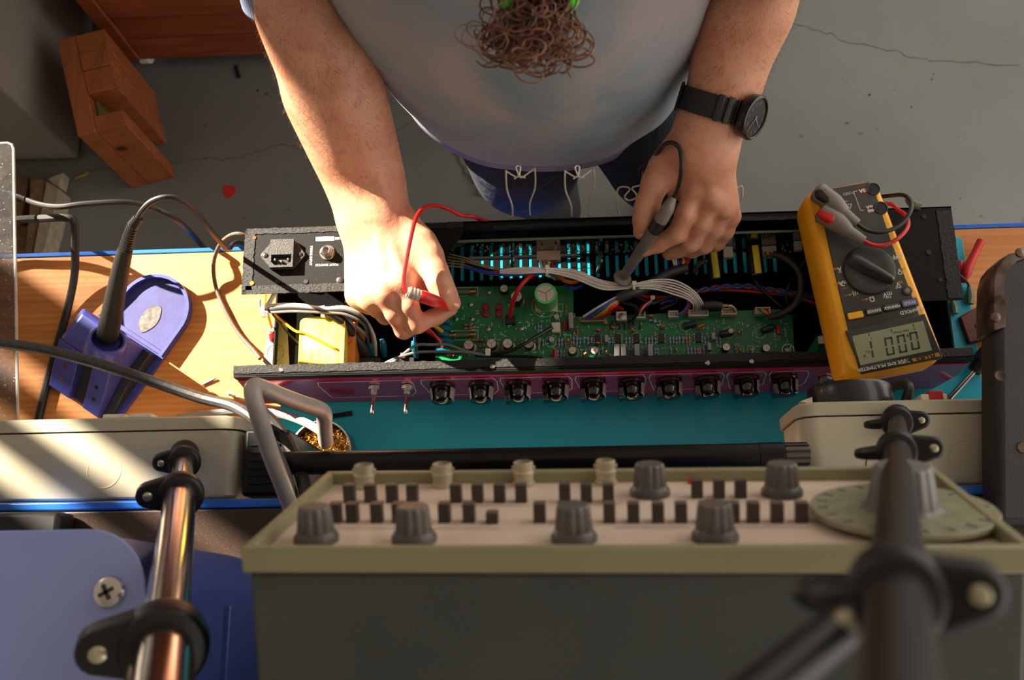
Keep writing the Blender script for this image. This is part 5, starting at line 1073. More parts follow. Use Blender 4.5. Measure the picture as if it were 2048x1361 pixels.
# black tube lamp lying along the mat
tb = thing('black_tube', 'long glossy black tube with a ribbed end cap lying behind the generator panel', 'tube', (0, .12, 1.06))
a, b = P(552, 928, 1.0704), P(1516, 911, 1.0704); gk = mat('tube_black', (13, 12, 12), .3, spec=.35)
m = MB(); m.cyl(a, b, .0094, n=28); part('tube', m, gk, tb)
e = P(1640, 909, 1.0704); dd = (e - a).normalized()
m = MB(); m.cyl(b, b + dd * .019, .0099, n=28); part('collar', m, gk, tb, bev=.0006)
m = MB(); m.cyl(b + dd * .0192, b + dd * .0395, .0086, n=20); part('end_cap', m, mat('cap_brown', (86, 76, 66), .45), tb, bev=.001)
for k in range(10):
    an = R(36 * k + 10); m = MB(); o = b + dd * .029; rad = V((0, math.cos(an), math.sin(an))) * .0089; m.box(o + rad, (.018, .0014, .0014), rot=Matrix.Rotation(an, 3, 'X')); part('cap_rib', m, black_plastic, tb)

# ------------------------------------------------------------------ function generator
g_fL, g_fR, g_nL = V((-.1229, .0705, 1.3436)), V((.1766, .0656, 1.3592)), V((-.1295, .0251, 1.4554))
ux = (g_fR - g_fL).normalized(); uv = (g_nL - g_fL); uv = (uv - ux * uv.dot(ux)).normalized(); un = uv.cross(ux) * -1
if un.y < 0: un = -un
GW, GH = .300, .1209
fg = thing('function_generator', 'old function generator with cream panel, grey knobs and dark case in the foreground', 'function generator', g_fL)
fg['label'] = 'old function generator with cream knob panel, olive frame and dark grey case'
g_fL = g_fL - un * .006
def G(u, v_, n_=0): return g_fL + ux * u + uv * v_ + un * n_
def GP(px, py, n_=0):
    d = V(MC @ np.array([px - 1024, -(py - 680.5), -FPX])); o = V(CAMP); k = ((g_fL + un * n_) - o).dot(un) / d.dot(un); return o + d * k
def gbox(mm, u0, u1, v0, v1, n0, n1): mm.rings([[G(u, v_, n_) for u, v_ in ((u0, v0), (u1, v0), (u1, v1), (u0, v1))] for n_ in (n0, n1)])
olive = mat('olive_frame', (142, 138, 104), .42, var=.05, vscale=12); cream = mat('cream_panel', (222, 202, 184), .45, rgb2=(212, 188, 170), vscale=22)
m = MB(); gbox(m, .004, GW - .004, .004, GH - .004, -.004, 0); part('panel', m, cream, fg)
for u0, u1, v0, v1 in ((0, GW, 0, .0046), (0, GW, GH - .0046, GH), (0, .0046, .0048, GH - .0048), (GW - .0046, GW, .0048, GH - .0048)):
    m = MB(); gbox(m, u0, u1, v0, v1, -.0045, .006); part('bezel', m, olive, fg, bev=.001)
t = NT('generator_case'); co = t.coords()
t.base(t.mix(t.ramp(t.noise(co, 700, 2), [(.66, (0, 0, 0, 1)), (.74, (1, 1, 1, 1))]), t.ramp(t.noise(co, 18, 4), [(.3, lin((58, 62, 60))), (.7, lin((66, 70, 67)))]), lin((92, 96, 92)))); t.set(Roughness=.5); t.bump(t.noise(co, 1200, 2), .2, .0003)
m = MB(); gbox(m, .002, GW - .002, .002, GH - .002, -.22, -.0047); part('case', m, t.m, fg, bev=.002)
kg = mat('knob_grey', (78, 74, 70), .38, var=.08, bump=.05); kg2 = mat('knob_grey_cap', (92, 86, 80), .36)
def gknob(px, py, r0=.0078, r1=.0069, r2=.0062, h=.0100, flange=.0095, ribs=12, nm='control_knob'):
    c = GP(px, py - 6, .002)
    m = MB(); m.lathe([(flange, 0), (flange, .0022), (flange * .86, .0042), (r0, .0048)], c - un * .002, un, 32); k = part(nm, m, kg, fg)
    m = MB()
    rr = []
    for h_, r_ in ((.0048, r0), (.0052 + h * .9, r1), (.0052 + h, r2)):
        rr.append([c - un * .002 + un * h_ + (ux * math.cos(a) + uv * math.sin(a)) * r_ * (1 if j % 4 < 2 else .91) for j, a in [(j, 2 * math.pi * j / (ribs * 4)) for j in range(ribs * 4)]])
    m.rings(rr); part('knob_cap', m, kg2, k, smooth=25)
for px, py in ((632, 1080), (828, 1080), (1148, 1078), (1430, 1076), (1300, 988), (1564, 988)): gknob(px, py)
# tuning dial
c = GP(1805, 1026, .003)
m = MB(); m.lathe([(.0375, 0), (.0375, .0018), (.0370, .0024), (.0003, .0024)], c, un, 64); dsk = part('tuning_dial', m, mat('dial_olive', (150, 148, 118), .45, rgb2=(132, 128, 100), vscale=120), fg)
m = MB()
for k in range(20):
    a = R(18 * k); o = c + (ux * math.cos(a) + uv * math.sin(a)) * .0325 + un * .0026; d1 = ux * math.cos(a) + uv * math.sin(a); d2 = uv * math.cos(a) - ux * math.sin(a)
    m.rings([[o + d1 * (x * .0022) + d2 * (y * .0006) + un * z for x, y in ((-1, -1), (1, -1), (1, 1), (-1, 1))] for z in (-.0002, .0001)])
part('dial_marks', m, mat('faded_ink', (96, 92, 74), .6), dsk, smooth=0)
kc2 = c + un * .0024
rr = [[kc2 + un * h_ + (ux * math.cos(a) + uv * math.sin(a)) * r_ * (1 if j % 4 < 2 else .95) for j, a in [(j, 2 * math.pi * j / 64) for j in range(64)]] for h_, r_ in ((0, .0170), (.0015, .0145), (.017, .0118), (.018, .0110))]
m = MB(); m.rings(rr); part('dial_knob', m, mat('dial_knob_grey', (112, 110, 108), .36, var=.06), dsk, smooth=25)
# sockets along the far edge
nick = mat('dull_nickel', (184, 172, 146), .4, .25, var=.12)
for px, py in ((730, 976), (886, 974), (1048, 971), (1212, 968)):
    c = GP(px, py, 0); m = MB(); m.lathe([(.0056, 0), (.0056, .0016), (.0048, .002), (.0048, .0052), (.0052, .0056), (.0052, .0070), (.0048, .0074), (.0048, .0116), (.0042, .0120), (.0040, .0040), (.0003, .0040)], c, un, 28); s_ = part('coaxial_socket', m, nick, fg)
    m = MB(); m.cyl(c + un * .004, c + un * .0105, .0013, n=10); part('centre_contact', m, brass, s_)
    for s in (-1, 1): m = MB(); m.cyl(c + un * .009 + ux * s * .0044, c + un * .009 + ux * s * .0058, .0010, n=8); part('bayonet_stud', m, nick, s_)
# push buttons
bk = mat('button_dark', (62, 54, 48), .5, var=.15); btop = mat('button_top', (92, 78, 70), .5, var=.2)
def gbtn(px, py, h=.0085):
    c = GP(px, py, 0); m = MB(); hw = .0026
    m.cur = 0; m.rings([[c + ux * (x * hw) + uv * (y * hw) + un * z for x, y in ((-1, -1), (1, -1), (1, 1), (-1, 1))] for z in (-.0005, h)], cap1=False)
    m.cur = 1; m.rings([[c + ux * (x * hw) + uv * (y * hw) + un * z for x, y in ((-1, -1), (1, -1), (1, 1), (-1, 1))] for z in (h, h + .0002)], cap0=False)
    part('push_button', m, [bk, btop], fg, bev=.0004)
for px in (700, 742, 785, 826, 913, 956, 1000, 1043, 1130, 1173, 1217): gbtn(px, 1004)
for px in (1394, 1438, 1481): gbtn(px, 995)
for px in (672, 706, 755, 798, 890, 939, 1080, 1128, 1219, 1267, 1316, 1362, 1410, 1466, 1506, 1554, 1603): gbtn(px, 1044)
gbtn(985, 1046, .005)
m = MB(); c = GP(1382, 968, 0); m.lathe([(.0016, 0), (.0016, .0020), (.0009, .0026), (.0002, .0027)], c, un, 12); part('red_lamp', m, mat('red_lamp', (206, 20, 24), .3), fg)
def gtxt(mm, s, px, py, size):
    c = GP(px, py, .0002); Mx = Matrix(((-ux.x, uv.x, un.x, c.x), (-ux.y, uv.y, un.y, c.y), (-ux.z, uv.z, un.z, c.z), (0, 0, 0, 1))); mm.text(s, size, Mx)
m = MB(); gtxt(m, 'FUNCTION GENERATOR', 1650, 960, .0062); part('red_lettering', m, mat('faded_red', (196, 132, 124), .6), fg, smooth=0)
m = MB()
for x0, x1, py in ((660, 880, 1058), (880, 1000, 1058), (1230, 1380, 1056), (1460, 1620, 1056), (900, 1060, 1012), (1120, 1240, 1010)):
    a, b = GP(x0, py, .0001), GP(x1, py, .0001); m.rings([[a - uv * .0004, b - uv * .0004, b + uv * .0004, a + uv * .0004], [a - uv * .0004 + un * .0001, b - uv * .0004 + un * .0001, b + uv * .0004 + un * .0001, a + uv * .0004 + un * .0001]])
part('printed_lines', m, mat('faded_red_b', (186, 146, 132), .6), fg, smooth=0)
for u in (.03, GW - .03): # tilt stand
    a = G(u, .0015, -.03); m = MB(); m.cyl(a, V((a.x, a.y - .03, 1.2665)), .003, n=10); part('tilt_leg', m, steel, fg)
# instrument under it
iu = thing('power_supply', 'plain dark power supply supporting the function generator', 'power supply', (.03, -.1, SZ))
zlow = min(G(u, .002, -.22).z for u in (0, GW)) - .0012
m = MB(); m.bb(-.105, .165, -.30, .022, SZ + .004, zlow); part('case', m, mat('supply_dark', (40, 38, 36), .5), iu, bev=.003)
for x in (-.08, .14):
    for y in (-.27, -.0): m = MB(); m.cyl((x, y, SZ), (x, y, SZ + .0042), .009, n=14); part('foot', m, black_rubber, iu)
# blue instrument at the left
zbt = 1.312
c0 = P(300, 1057, zbt); be = thing('blue_instrument', 'blue metal instrument case with a rounded corner and one bright screw', 'instrument', (-.3, -.1, SZ))
t = NT('blue_lit'); co = t.coords(); t.base(t.ramp(t.noise(co, 7, 4), [(.3, lin((146, 160, 222))), (.7, lin((156, 170, 232)))])); t.set(Roughness=.42); t.bump(t.noise(co, 500, 2), .1, .0003)  # lighter than the body: window light put into the top's colour
X1, Y1 = c0.x, c0.y
ol = [(-.62, Y1)] + [(X1 - .034 + .034 * math.sin(a), Y1 - .034 + .034 * math.cos(a)) for a in [R(90 * k / 8) for k in range(9)]] + [(X1, -.31), (-.62, -.31)]
m = MB(); m.prism(ol[::-1], zbt - .002, zbt); part('top_plate', m, t.m, be, bev=.0008)
m = MB(); m.prism([(x - .002 if x > -.5 else x + .002, y - .002 if y > -.2 else y + .002) for x, y in ol][::-1], SZ + .006, zbt - .0022); part('body', m, mat('blue_shaded', (60, 74, 138), .45, var=.08), be, bev=.002)  # darker blue than the top: shade painted into the sides
m = MB(); m.bb(X1 - .003, X1 + .0025, -.30, Y1 - .04, 1.17, 1.178); part('side_ridge', m, mat('blue_shaded', (60, 74, 138), .45), be, bev=.001)
for x in (-.56, X1 - .05):
    for y in (-.27, Y1 - .05): m = MB(); m.cyl((x, y, SZ + .0003), (x, y, SZ + .0058), .009, n=14); part('foot', m, black_rubber, be)
c = P(215, 1185, zbt + .003); scm = MB(); scm.lathe([(.0086, 0), (.0088, .0010), (.0078, .0030), (.0052, .0044), (.0003, .0048)], (c.x, c.y, zbt), n=30); sc_ = part('screw', scm, chrome, be, label='bright cross-head screw')
m = MB(); m.box((c.x, c.y, zbt + .0046), (.0088, .0020, .0016), .5); m.box((c.x, c.y, zbt + .0046), (.0020, .0088, .0016), .5); part('screw_cross', m, mat('screw_cross', (70, 74, 70), .4, .8), sc_)
bc = P(60, 1044, 1.10); m = MB(); m.bb(bc.x - .09, P(115, 1040, 1.10).x, .045, .078, SZ + .0004, 1.098); solo('black_foot_block', m, black_plastic, 'low black block on the shelf between the blue case and the beige box', 'block', bev=.004)

# ------------------------------------------------------------------ black case with a metal corner at the right
kz = 1.098
cs = thing('black_case', 'flat black covered case with a worn metal corner at the right edge', 'case', (.45, .15, 1.066))
cs['label'] = 'flat black vinyl covered case with a worn metal corner protector'
t = NT('case_vinyl'); co = t.coords(); t.base(t.ramp(t.noise(co, 26, 5), [(.35, lin((42, 38, 38))), (.72, lin((52, 48, 47)))])); t.set(Roughness=.5); t.bump(t.noise(co, 900, 2), .5, .0006)
xl0, xl1 = P(1986, 560, kz), P(1998, 1030, kz); ytop = P(2040, 503, kz).y
ol = [(xl1.x - .002, .055), (.62, .055), (.62, ytop), (xl0.x + .028, ytop), (xl0.x + .012, ytop - .006), (xl0.x + .001, ytop - .020), (xl0.x, ytop - .04)]
m = MB(); m.prism(ol, 1.0645, kz); part('shell', m, t.m, cs, bev=.006, seg=3)
def cpt(px, py, z=kz + .0004): q = P(px, py, z); return (q.x, q.y)
om_ = mat('worn_corner', (128, 112, 104), .28, .85, rgb2=(70, 58, 52), vscale=60)
# a strap of metal wrapped round the edge, open in the middle
path_o = [(1987, 662), (1986, 610), (1987, 562), (1994, 536), (2008, 518), (2026, 507), (2060, 501)]; path_i = [(2010, 655), (2011, 622), (2007, 590), (2009, 566), (2016, 542), (2032, 524), (2060, 513)]
m = MB(); rr = []
for (a, b), (c_, d2) in zip(path_o, path_i):
    o = cpt(a - 1, b); i_ = cpt(c_, d2); ov = V((o[0] - .0012, o[1] + .0008)); rr.append([V((ov.x, ov.y, 1.070)), V((ov.x, ov.y, kz - .003)), V((ov.x + .002, ov.y - .0008, kz + .0012)), V((i_[0], i_[1], kz + .0016)), V((i_[0], i_[1], kz + .0002)), V((ov.x + .003, ov.y - .002, kz - .004)), V((ov.x + .0012, ov.y - .001, 1.070))])
m.rings(rr); part('corner_protector', m, om_, cs, smooth=50, label='worn metal corner protector')
for px, py in ((1990, 636), (2040, 507)):
    c = cpt(px, py); m = MB(); m.lathe([(.0042, 0), (.0036, .0014), (.0003, .0020)], (c[0], c[1], kz + .0012), n=18); part('rivet', m, om_, cs)
c = cpt(2000, 752); m = MB(); m.lathe([(.0046, 0), (.0040, .0010), (.0014, .0002), (.0003, .0002)], (c[0], c[1], kz), n=18); part('sunk_screw', m, mat('case_screw_brown', (70, 56, 50), .45, .5), cs)
c = cpt(2046, 896); m = MB(); m.lathe([(.0046, 0), (.0040, .0010), (.0003, .0012)], (c[0], c[1], kz), n=18); part('sunk_screw', m, om_, cs)

# ------------------------------------------------------------------ tripod the camera stands on
tp = thing('tripod', 'tripod with telescopic legs and black flip locks straddling the instruments', 'tripod', (0, -.13, SZ))
tp['label'] = 'tall tripod with telescopic legs and black clamp joints straddling the instruments'
bkp = mat('tripod_plastic', (13, 12, 12), .42); tube_c = mat('tripod_tube', (186, 178, 172), .16, 1, var=.05); tube_k = mat('tripod_tube_black', (18, 14, 13), .35); scw = mat('clamp_screw', (206, 200, 170), .3, .9)
def leg(p0, pa, tube, secs, clamps, side, nm='leg'):
    d_ = (pa - p0).normalized(); L_ = (pa - p0).length
    m = MB(); lg = None
    for s0, s1, r_ in secs: m.cyl(p0 + d_ * s0 * L_, p0 + d_ * s1 * L_, r_, n=28)
    lg = part('leg', m, tube, tp)
    m = MB(); m.lathe([(.008, -.004), (.0115, 0), (.0115, .010), (.0100, .016)], p0, d_, 20); part('foot', m, black_rubber, lg)
    sd = V((side, .10, 0)); sd = (sd - d_ * sd.dot(d_)).normalized(); od = d_.cross(sd)
    for s, r_, ear, hh in clamps:
        o = p0 + d_ * s * L_; m = MB(); m.lathe([(r_ * .8, -hh), (r_, -hh * .8), (r_ * 1.04, 0), (r_, hh * .8), (r_ * .8, hh)], o, d_, 28, cap0=True, cap1=True)
        rr = []
        for q in (-hh * .75, hh * .75):
            ring_ = []
            for k in range(16):
                a = 2 * math.pi * k / 16; b = V((math.cos(a), math.sin(a)))
                cxx = sd * ear * .95 if b.x > 0 else V(); rad = r_ * (.55 if b.x > 0 else 1.0)
                ring_.append(o + d_ * q + cxx + sd * b.x * rad + od * b.y * rad)
            rr.append(ring_)
        m.rings(rr); cl = part('flip_lock', m, bkp, lg, bev=.0015)
        m = MB(); so_ = o + sd * ear * .98 - od * 0 + d_ * hh * .75; m.lathe([(r_ * .20, 0), (r_ * .20, r_ * .06), (r_ * .14, r_ * .10), (.0002, r_ * .10)], so_, d_, 16); part('lock_screw', m, scw, lg)
        m = MB(); e0 = o - sd * r_ * .75 + d_ * hh * .2; m.pipe([e0, e0 - sd * r_ * .7 - d_ * hh * .2, e0 - sd * r_ * 1.15 - d_ * hh * .8], [hh * .7, hh * .6, hh * .45], 10, 3)
        if side > 0: part('lock_lever', m, bkp, lg)
    return d_
APX = V((-.018, -.135, 1.80))
l0 = P(369, 908, 1.0635); lD = V((-.172, -.014, 1.419)) - l0; la = l0 + lD * 1.85
def frac(p0, pa, px, py):
    "how far along a leg a picture row lies"
    best = min(range(1001), key=lambda i: abs((lambda q: 680.5 - FPX * q[1] / -q[2])(MC.T @ (np.array(p0 + (pa - p0) * i / 1000) - CAMP)) - py) if (MC.T @ (np.array(p0 + (pa - p0) * i / 1000) - CAMP))[2] < -.05 else 9e9)
    return best / 1000
f1, f2, f3 = [frac(l0, la, 0, y) for y in (925, 990, 1290)]
leg(l0, la, tube_c, [(0.02, f2, .0078), (f2, f3, .0105), (f3, 1, .0130)], [(f1, .0128, .017, .006), (f2, .0155, .021, .007), (f3, .0185, .026, .009)], -1)
r0 = P(1795, 838, 1.0635); ra = D(1797, 1560, .118)
f1, f2, f3 = [frac(r0, ra, 0, y) for y in (845, 902, 1185)]
leg(r0, ra, tube_k, [(0.02, f1, .0062), (f1, f2, .0062), (f2, f3, .0066), (f3, 1, .0064)], [(f1, .0118, .017, .006), (f2, .0106, .018, .006), (f3, .0104, .0160, .007)], 1)
m = MB(); m.cyl(V((0.20, -.335, SZ + .006)), V((.02, -.22, 1.72)), .013, n=20); part('leg', m, tube_k, tp)
m = MB(); m.lathe([(.035, -.03), (.045, -.015), (.045, .02), (.03, .04)], V((-.005, -.19, 1.75)), n=24); part('hub', m, bkp, tp)
m = MB(); m.pipe([V((-.005, -.19, 1.755)), V((.05, -.10, 1.725)), ra], [.014, .013, .012], 14, 4); m.pipe([V((-.005, -.19, 1.75)), la], [.014, .014], 14, 1); part('hub_arm', m, bkp, tp)
a = D(1735, 1215, .212); b = D(1480, 1420, .190); m = MB(); m.pipe([a, b], [.0048, .0054], 16, 1); part('brace', m, bkp, tp); m = MB(); m.lathe([(.0024, 0), (.0021, .0010), (.0003, .0013)], D(1690, 1243, .203), (V(CAMP) - D(1690, 1243, .203)).normalized(), 16); part('lock_screw', m, scw, tp)
# ------------------------------------------------------------------ the person: one skin surface grown from tapered limbs
def capsule(X, Y, Z, a, b, ra, rb):
    ab = b - a; L2 = max(ab.dot(ab), 1e-12)
    t_ = np.clip(((X - a.x) * ab.x + (Y - a.y) * ab.y + (Z - a.z) * ab.z) / L2, 0, 1)
    return np.sqrt((X - a.x - t_ * ab.x) ** 2 + (Y - a.y - t_ * ab.y) ** 2 + (Z - a.z - t_ * ab.z) ** 2) - (ra + (rb - ra) * t_)
def smin(a, b, k):
    h = np.maximum(k - np.abs(a - b), 0) / k
    return np.minimum(a, b) - h * h * k * .25
def grow(groups, lo, hi, h):
    "groups: (limbs, blend inside, blend with the rest); returns verts and quads of the zero surface"
    lo = np.array(lo); n = np.ceil((np.array(hi) - lo) / h).astype(int) + 1
    ax = [lo[i] + h * np.arange(n[i]) for i in range(3)]
    Dd = np.full(n, .06, np.float32); mg = .024
    for prims, k, kj in groups:
        pts = [q for a, b, ra, rb in prims for q in ((a, ra), (b, rb))]
        s = [slice(max(0, int((min(p[i] - r_ for p, r_ in pts) - mg - lo[i]) / h)), min(int(n[i]), int((max(p[i] + r_ for p, r_ in pts) + mg - lo[i]) / h) + 2)) for i in range(3)]
        if any(x.stop <= x.start for x in s): continue
        Gd = np.full([x.stop - x.start for x in s], .06, np.float32)
        for a, b, ra, rb in prims:
            q = [slice(max(s[i].start, int((min(a[i] - ra, b[i] - rb) - mg - lo[i]) / h)), min(s[i].stop, int((max(a[i] + ra, b[i] + rb) + mg - lo[i]) / h) + 2)) for i in range(3)]
            if any(x.stop <= x.start for x in q): continue
            X, Y, Z = np.meshgrid(*[ax[i][q[i]].astype(np.float32) for i in range(3)], indexing='ij', sparse=True)
            d = capsule(X, Y, Z, a, b, ra, rb); ql = tuple(slice(q[i].start - s[i].start, q[i].stop - s[i].start) for i in range(3))
            Gd[ql] = smin(Gd[ql], d, k)
        s = tuple(s); Dd[s] = smin(Dd[s], Gd, kj)
    # surface nets
    ins = Dd < 0; nx, ny, nz = n
    c = np.zeros((nx - 1, ny - 1, nz - 1), np.int8)
    for i in (0, 1):
        for j in (0, 1):
            for k in (0, 1): c += ins[i:nx - 1 + i, j:ny - 1 + j, k:nz - 1 + k]
    cells = np.argwhere((c > 0) & (c < 8)); idx = np.full(c.shape, -1, np.int32); idx[tuple(cells.T)] = np.arange(len(cells))
    acc = np.zeros((len(cells), 3)); cnt = np.zeros(len(cells))
    co8 = [(i, j, k) for i in (0, 1) for j in (0, 1) for k in (0, 1)]
    vals = {o: Dd[cells[:, 0] + o[0], cells[:, 1] + o[1], cells[:, 2] + o[2]].astype(float) for o in co8}
    for o in co8:
        for d in range(3):
            if o[d] == 0:
                o2 = tuple(o[i] + (i == d) for i in range(3)); a, b = vals[o], vals[o2]; cr = (a < 0) != (b < 0)
                t_ = np.where(cr, a / np.where(cr, a - b, 1), 0)
                for i in range(3): acc[:, i] += np.where(cr, o[i] + (t_ if i == d else 0), 0)
                cnt += cr
    vs = lo + h * (cells + acc / np.maximum(cnt, 1)[:, None]); quads = []
    for d in range(3):
        sl0 = [slice(1, -1)] * 3; sl0[d] = slice(0, -1); sl1 = list(sl0); sl1[d] = slice(1, None)
        a = ins[tuple(sl0)]; b = ins[tuple(sl1)]; e1, e2 = [(1, 2), (2, 0), (0, 1)][d]
        for cr, flip in ((a & ~b, False), (~a & b, True)):
            p = np.argwhere(cr) + [0 if i == d else 1 for i in range(3)]
            def cell(da, db): q = p.copy(); q[:, e1] -= da; q[:, e2] -= db; return idx[q[:, 0], q[:, 1], q[:, 2]]
            f = np.stack([cell(1, 1), cell(0, 1), cell(0, 0), cell(1, 0)], 1)
            quads.append(f[:, ::-1] if flip else f)
    q = np.concatenate(quads); q = q[(q >= 0).all(1)]
    for _ in range(2):                                  # soften the grid
        e = np.concatenate([q[:, [0, 1]], q[:, [1, 2]], q[:, [2, 3]], q[:, [3, 0]]]); s_ = np.zeros_like(vs); w_ = np.zeros(len(vs))
        for i in range(3): s_[:, i] = np.bincount(e[:, 0], vs[e[:, 1], i], len(vs)) + np.bincount(e[:, 1], vs[e[:, 0], i], len(vs))
        w_ = np.bincount(e[:, 0], minlength=len(vs)) + np.bincount(e[:, 1], minlength=len(vs)); vs = vs * .45 + .55 * s_ / np.maximum(w_, 1)[:, None]
    return vs, q

def chain(pts):
    "pixel, pixel, height, radius in mm -> tapered limbs"
    q = [(P(x, y, z), r_ / 1000) for x, y, z, r_ in pts]
    return [(a, b, ra, rb) for (a, ra), (b, rb) in zip(q, q[1:])]
def chain_s(pts, sub=5):
    "the same, along a smooth curve"
    q = [np.array(tuple(P(x, y, z)) + (r_ / 1000,)) for x, y, z, r_ in pts]; o = []
    for i in range(len(q) - 1):
        p0, p1, p2, p3 = q[max(i - 1, 0)], q[i], q[i + 1], q[min(i + 2, len(q) - 1)]
        for k in range(sub):
            t_ = k / sub; o.append(.5 * (2 * p1 + (p2 - p0) * t_ + (2 * p0 - 5 * p1 + 4 * p2 - p3) * t_ * t_ + (3 * p1 - p0 - 3 * p2 + p3) * t_ ** 3))
    o.append(q[-1]); return [(V(a[:3]), V(b[:3]), float(a[3]), float(b[3])) for a, b in zip(o, o[1:])]
# right hand (bare), holding the red probe
RH = []
RH.append((chain_s([(745, 430, .968, 20), (733, 395, .974, 22), (716, 345, .985, 26.5), (688, 270, 1.013, 32), (658, 190, 1.040, 36.5), (628, 100, 1.067, 39.5), (606, 30, 1.085, 41.5), (585, -50, 1.105, 43), (560, -160, 1.15, 44)]), .001, .01))
RH.append((chain_s([(716, 434, .966, 17), (696, 360, .978, 19), (668, 290, 1.0, 20), (630, 200, 1.03, 20)]), .001, .03))
RH.append((chain_s([(774, 434, .966, 18), (766, 370, .975, 20.5), (748, 300, .997, 21.5), (722, 210, 1.032, 23), (695, 120, 1.062, 24)]), .001, .03))
RH.append((chain_s([(770, 400, .9885, 2), (742, 320, 1.010, 2.4), (722, 250, 1.037, 2.4), (690, 180, 1.067, 2)]), .001, .012)); RH.append((chain_s([(735, 330, 1.010, 2), (700, 260, 1.038, 2.4), (672, 190, 1.070, 2.2)]), .001, .012))
palm = chain([(778, 450, .970, 13), (802, 556, .977, 11)]) + chain([(757, 448, .972, 13), (771, 578, .974, 10.5)]) + chain([(737, 450, .968, 13), (741, 592, .962, 10)]) + chain([(720, 452, .961, 12), (717, 592, .947, 9.5)])
palm += chain([(785, 450, .958, 14), (812, 540, .958, 12)]) + chain([(745, 430, .962, 18), (755, 520, .956, 13)]) + chain([(712, 455, .954, 10), (712, 588, .944, 9)])
RH.append((palm, .012, .018))
RH.append((chain([(808, 458, .964, 14), (834, 505, .965, 13), (840, 548, .961, 11.5), (836, 585, .955, 9)]), .008, .014))
RH.append((chain([(802, 556, .9805, 8.6), (803, 563, .979, 9.6)]) + chain([(771, 578, .979, 8), (772, 585, .977, 9)]) + chain([(741, 592, .968, 8), (742, 598, .966, 8.6)]), .008, .006))
RH.append((chain([(778, 470, .9815, 2.2), (799, 545, .9855, 2.0)]) + chain([(757, 470, .984, 2.2), (769, 566, .983, 2.0)]), .004, .006))
RH.append((chain([(803, 566, .972, 8), (774, 588, .968, 8)]) + chain([(774, 588, .968, 8), (744, 600, .956, 8)]) + chain([(744, 600, .956, 8), (719, 598, .942, 7)]) + chain([(790, 585, .970, 8.5), (797, 606, .962, 6)]) + chain([(760, 596, .962, 8.2), (768, 612, .952, 6)]), .010, .010))
RH.append((chain([(803, 562, .977, 10.2), (818, 610, .969, 8.8), (833, 648, .953, 9.0)]), .004, .0055)); RH.append((chain([(833, 648, .953, 8.8), (872, 634, .944, 7.8), (900, 619, .942, 7)]), .004, .0055))
RH.append((chain([(772, 584, .974, 10.2), (788, 626, .962, 8.6), (808, 660, .940, 8.9)]), .004, .0055)); RH.append((chain([(808, 660, .940, 8.6), (838, 648, .928, 7.8), (864, 632, .926, 7.2)]), .004, .004))
RH.append((chain([(742, 596, .962, 9.8), (756, 618, .947, 8.4), (771, 632, .930, 8.4)]), .004, .0055)); RH.append((chain([(771, 632, .930, 8.2), (792, 612, .926, 7.5), (806, 598, .929, 7)]), .004, .004))
RH.append((chain([(717, 592, .946, 9.2), (728, 608, .936, 7.8), (740, 614, .930, 7.4)]), .004, .005)); RH.append((chain([(740, 614, .930, 7.4), (760, 592, .930, 6.6), (770, 584, .932, 6.2)]), .004, .004))
RH.append((chain([(808, 462, .962, 13.5), (840, 488, .966, 13.5), (858, 514, .968, 13)]), .008, .016)); RH.append((chain([(858, 514, .968, 13), (871, 545, .971, 11.9), (879, 567, .972, 11.8), (890, 590, .970, 11), (905, 607, .964, 8)]), .005, .006))
# left hand with the watch, holding the black probe
LH = []
LH.append((chain_s([(1405, 295, 1.012, 19), (1422, 240, 1.022, 20.5), (1442, 185, 1.034, 22), (1462, 125, 1.05, 25), (1492, 50, 1.075, 28), (1520, -20, 1.10, 31), (1550, -100, 1.13, 36), (1570, -180, 1.18, 40)]), .001, .01))
LH.append((chain_s([(1380, 295, 1.008, 17.5), (1400, 240, 1.018, 18.5), (1425, 180, 1.03, 20), (1440, 110, 1.05, 22), (1465, 20, 1.08, 24)]), .001, .025))
LH.append((chain_s([(1430, 293, 1.008, 17), (1446, 240, 1.018, 18.5), (1470, 180, 1.032, 20), (1488, 110, 1.05, 22), (1515, 30, 1.08, 26)]), .001, .025))
palm = chain([(1378, 305, 1.006, 14), (1389, 376, .986, 10.5)]) + chain([(1400, 302, 1.008, 14), (1425, 393, .984, 10.5)]) + chain([(1420, 304, 1.006, 13.5), (1447, 412, .972, 10)]) + chain([(1434, 308, 1.000, 13), (1461, 432, .957, 9.5)])
palm += chain([(1398, 300, .998, 18), (1412, 370, .974, 13), (1428, 410, .962, 11)])
LH.append((palm, .012, .018))
LH.append((chain([(1348, 312, .992, 14), (1352, 350, .982, 11), (1350, 385, .972, 8)]), .008, .008))
LH.append((chain([(1388, 376, .990, 8.6), (1388, 384, .987, 9.4)]) + chain([(1424, 396, .988, 8.2), (1424, 402, .985, 9)]) + chain([(1447, 414, .977, 8), (1447, 420, .975, 8.4)]), .008, .006))
LH.append((chain([(1381, 315, 1.0175, 2.0), (1387, 366, .9975, 2.0)]) + chain([(1402, 315, 1.019, 2.0), (1422, 383, .995, 2.0)]), .004, .006))
LH.append((chain([(1388, 382, .984, 10.2), (1370, 430, .977, 8.8), (1353, 468, .963, 9.0)]), .004, .004)); LH.append((chain([(1353, 468, .963, 8.8), (1316, 489, .951, 7.9), (1288, 500, .946, 7)]), .004, .004))
LH.append((chain([(1425, 400, .980, 10.2), (1402, 448, .968, 8.8), (1381, 487, .950, 8.9)]), .004, .0035)); LH.append((chain([(1381, 487, .950, 8.8), (1357, 499, .937, 7.8), (1338, 507, .930, 7)]), .004, .003))
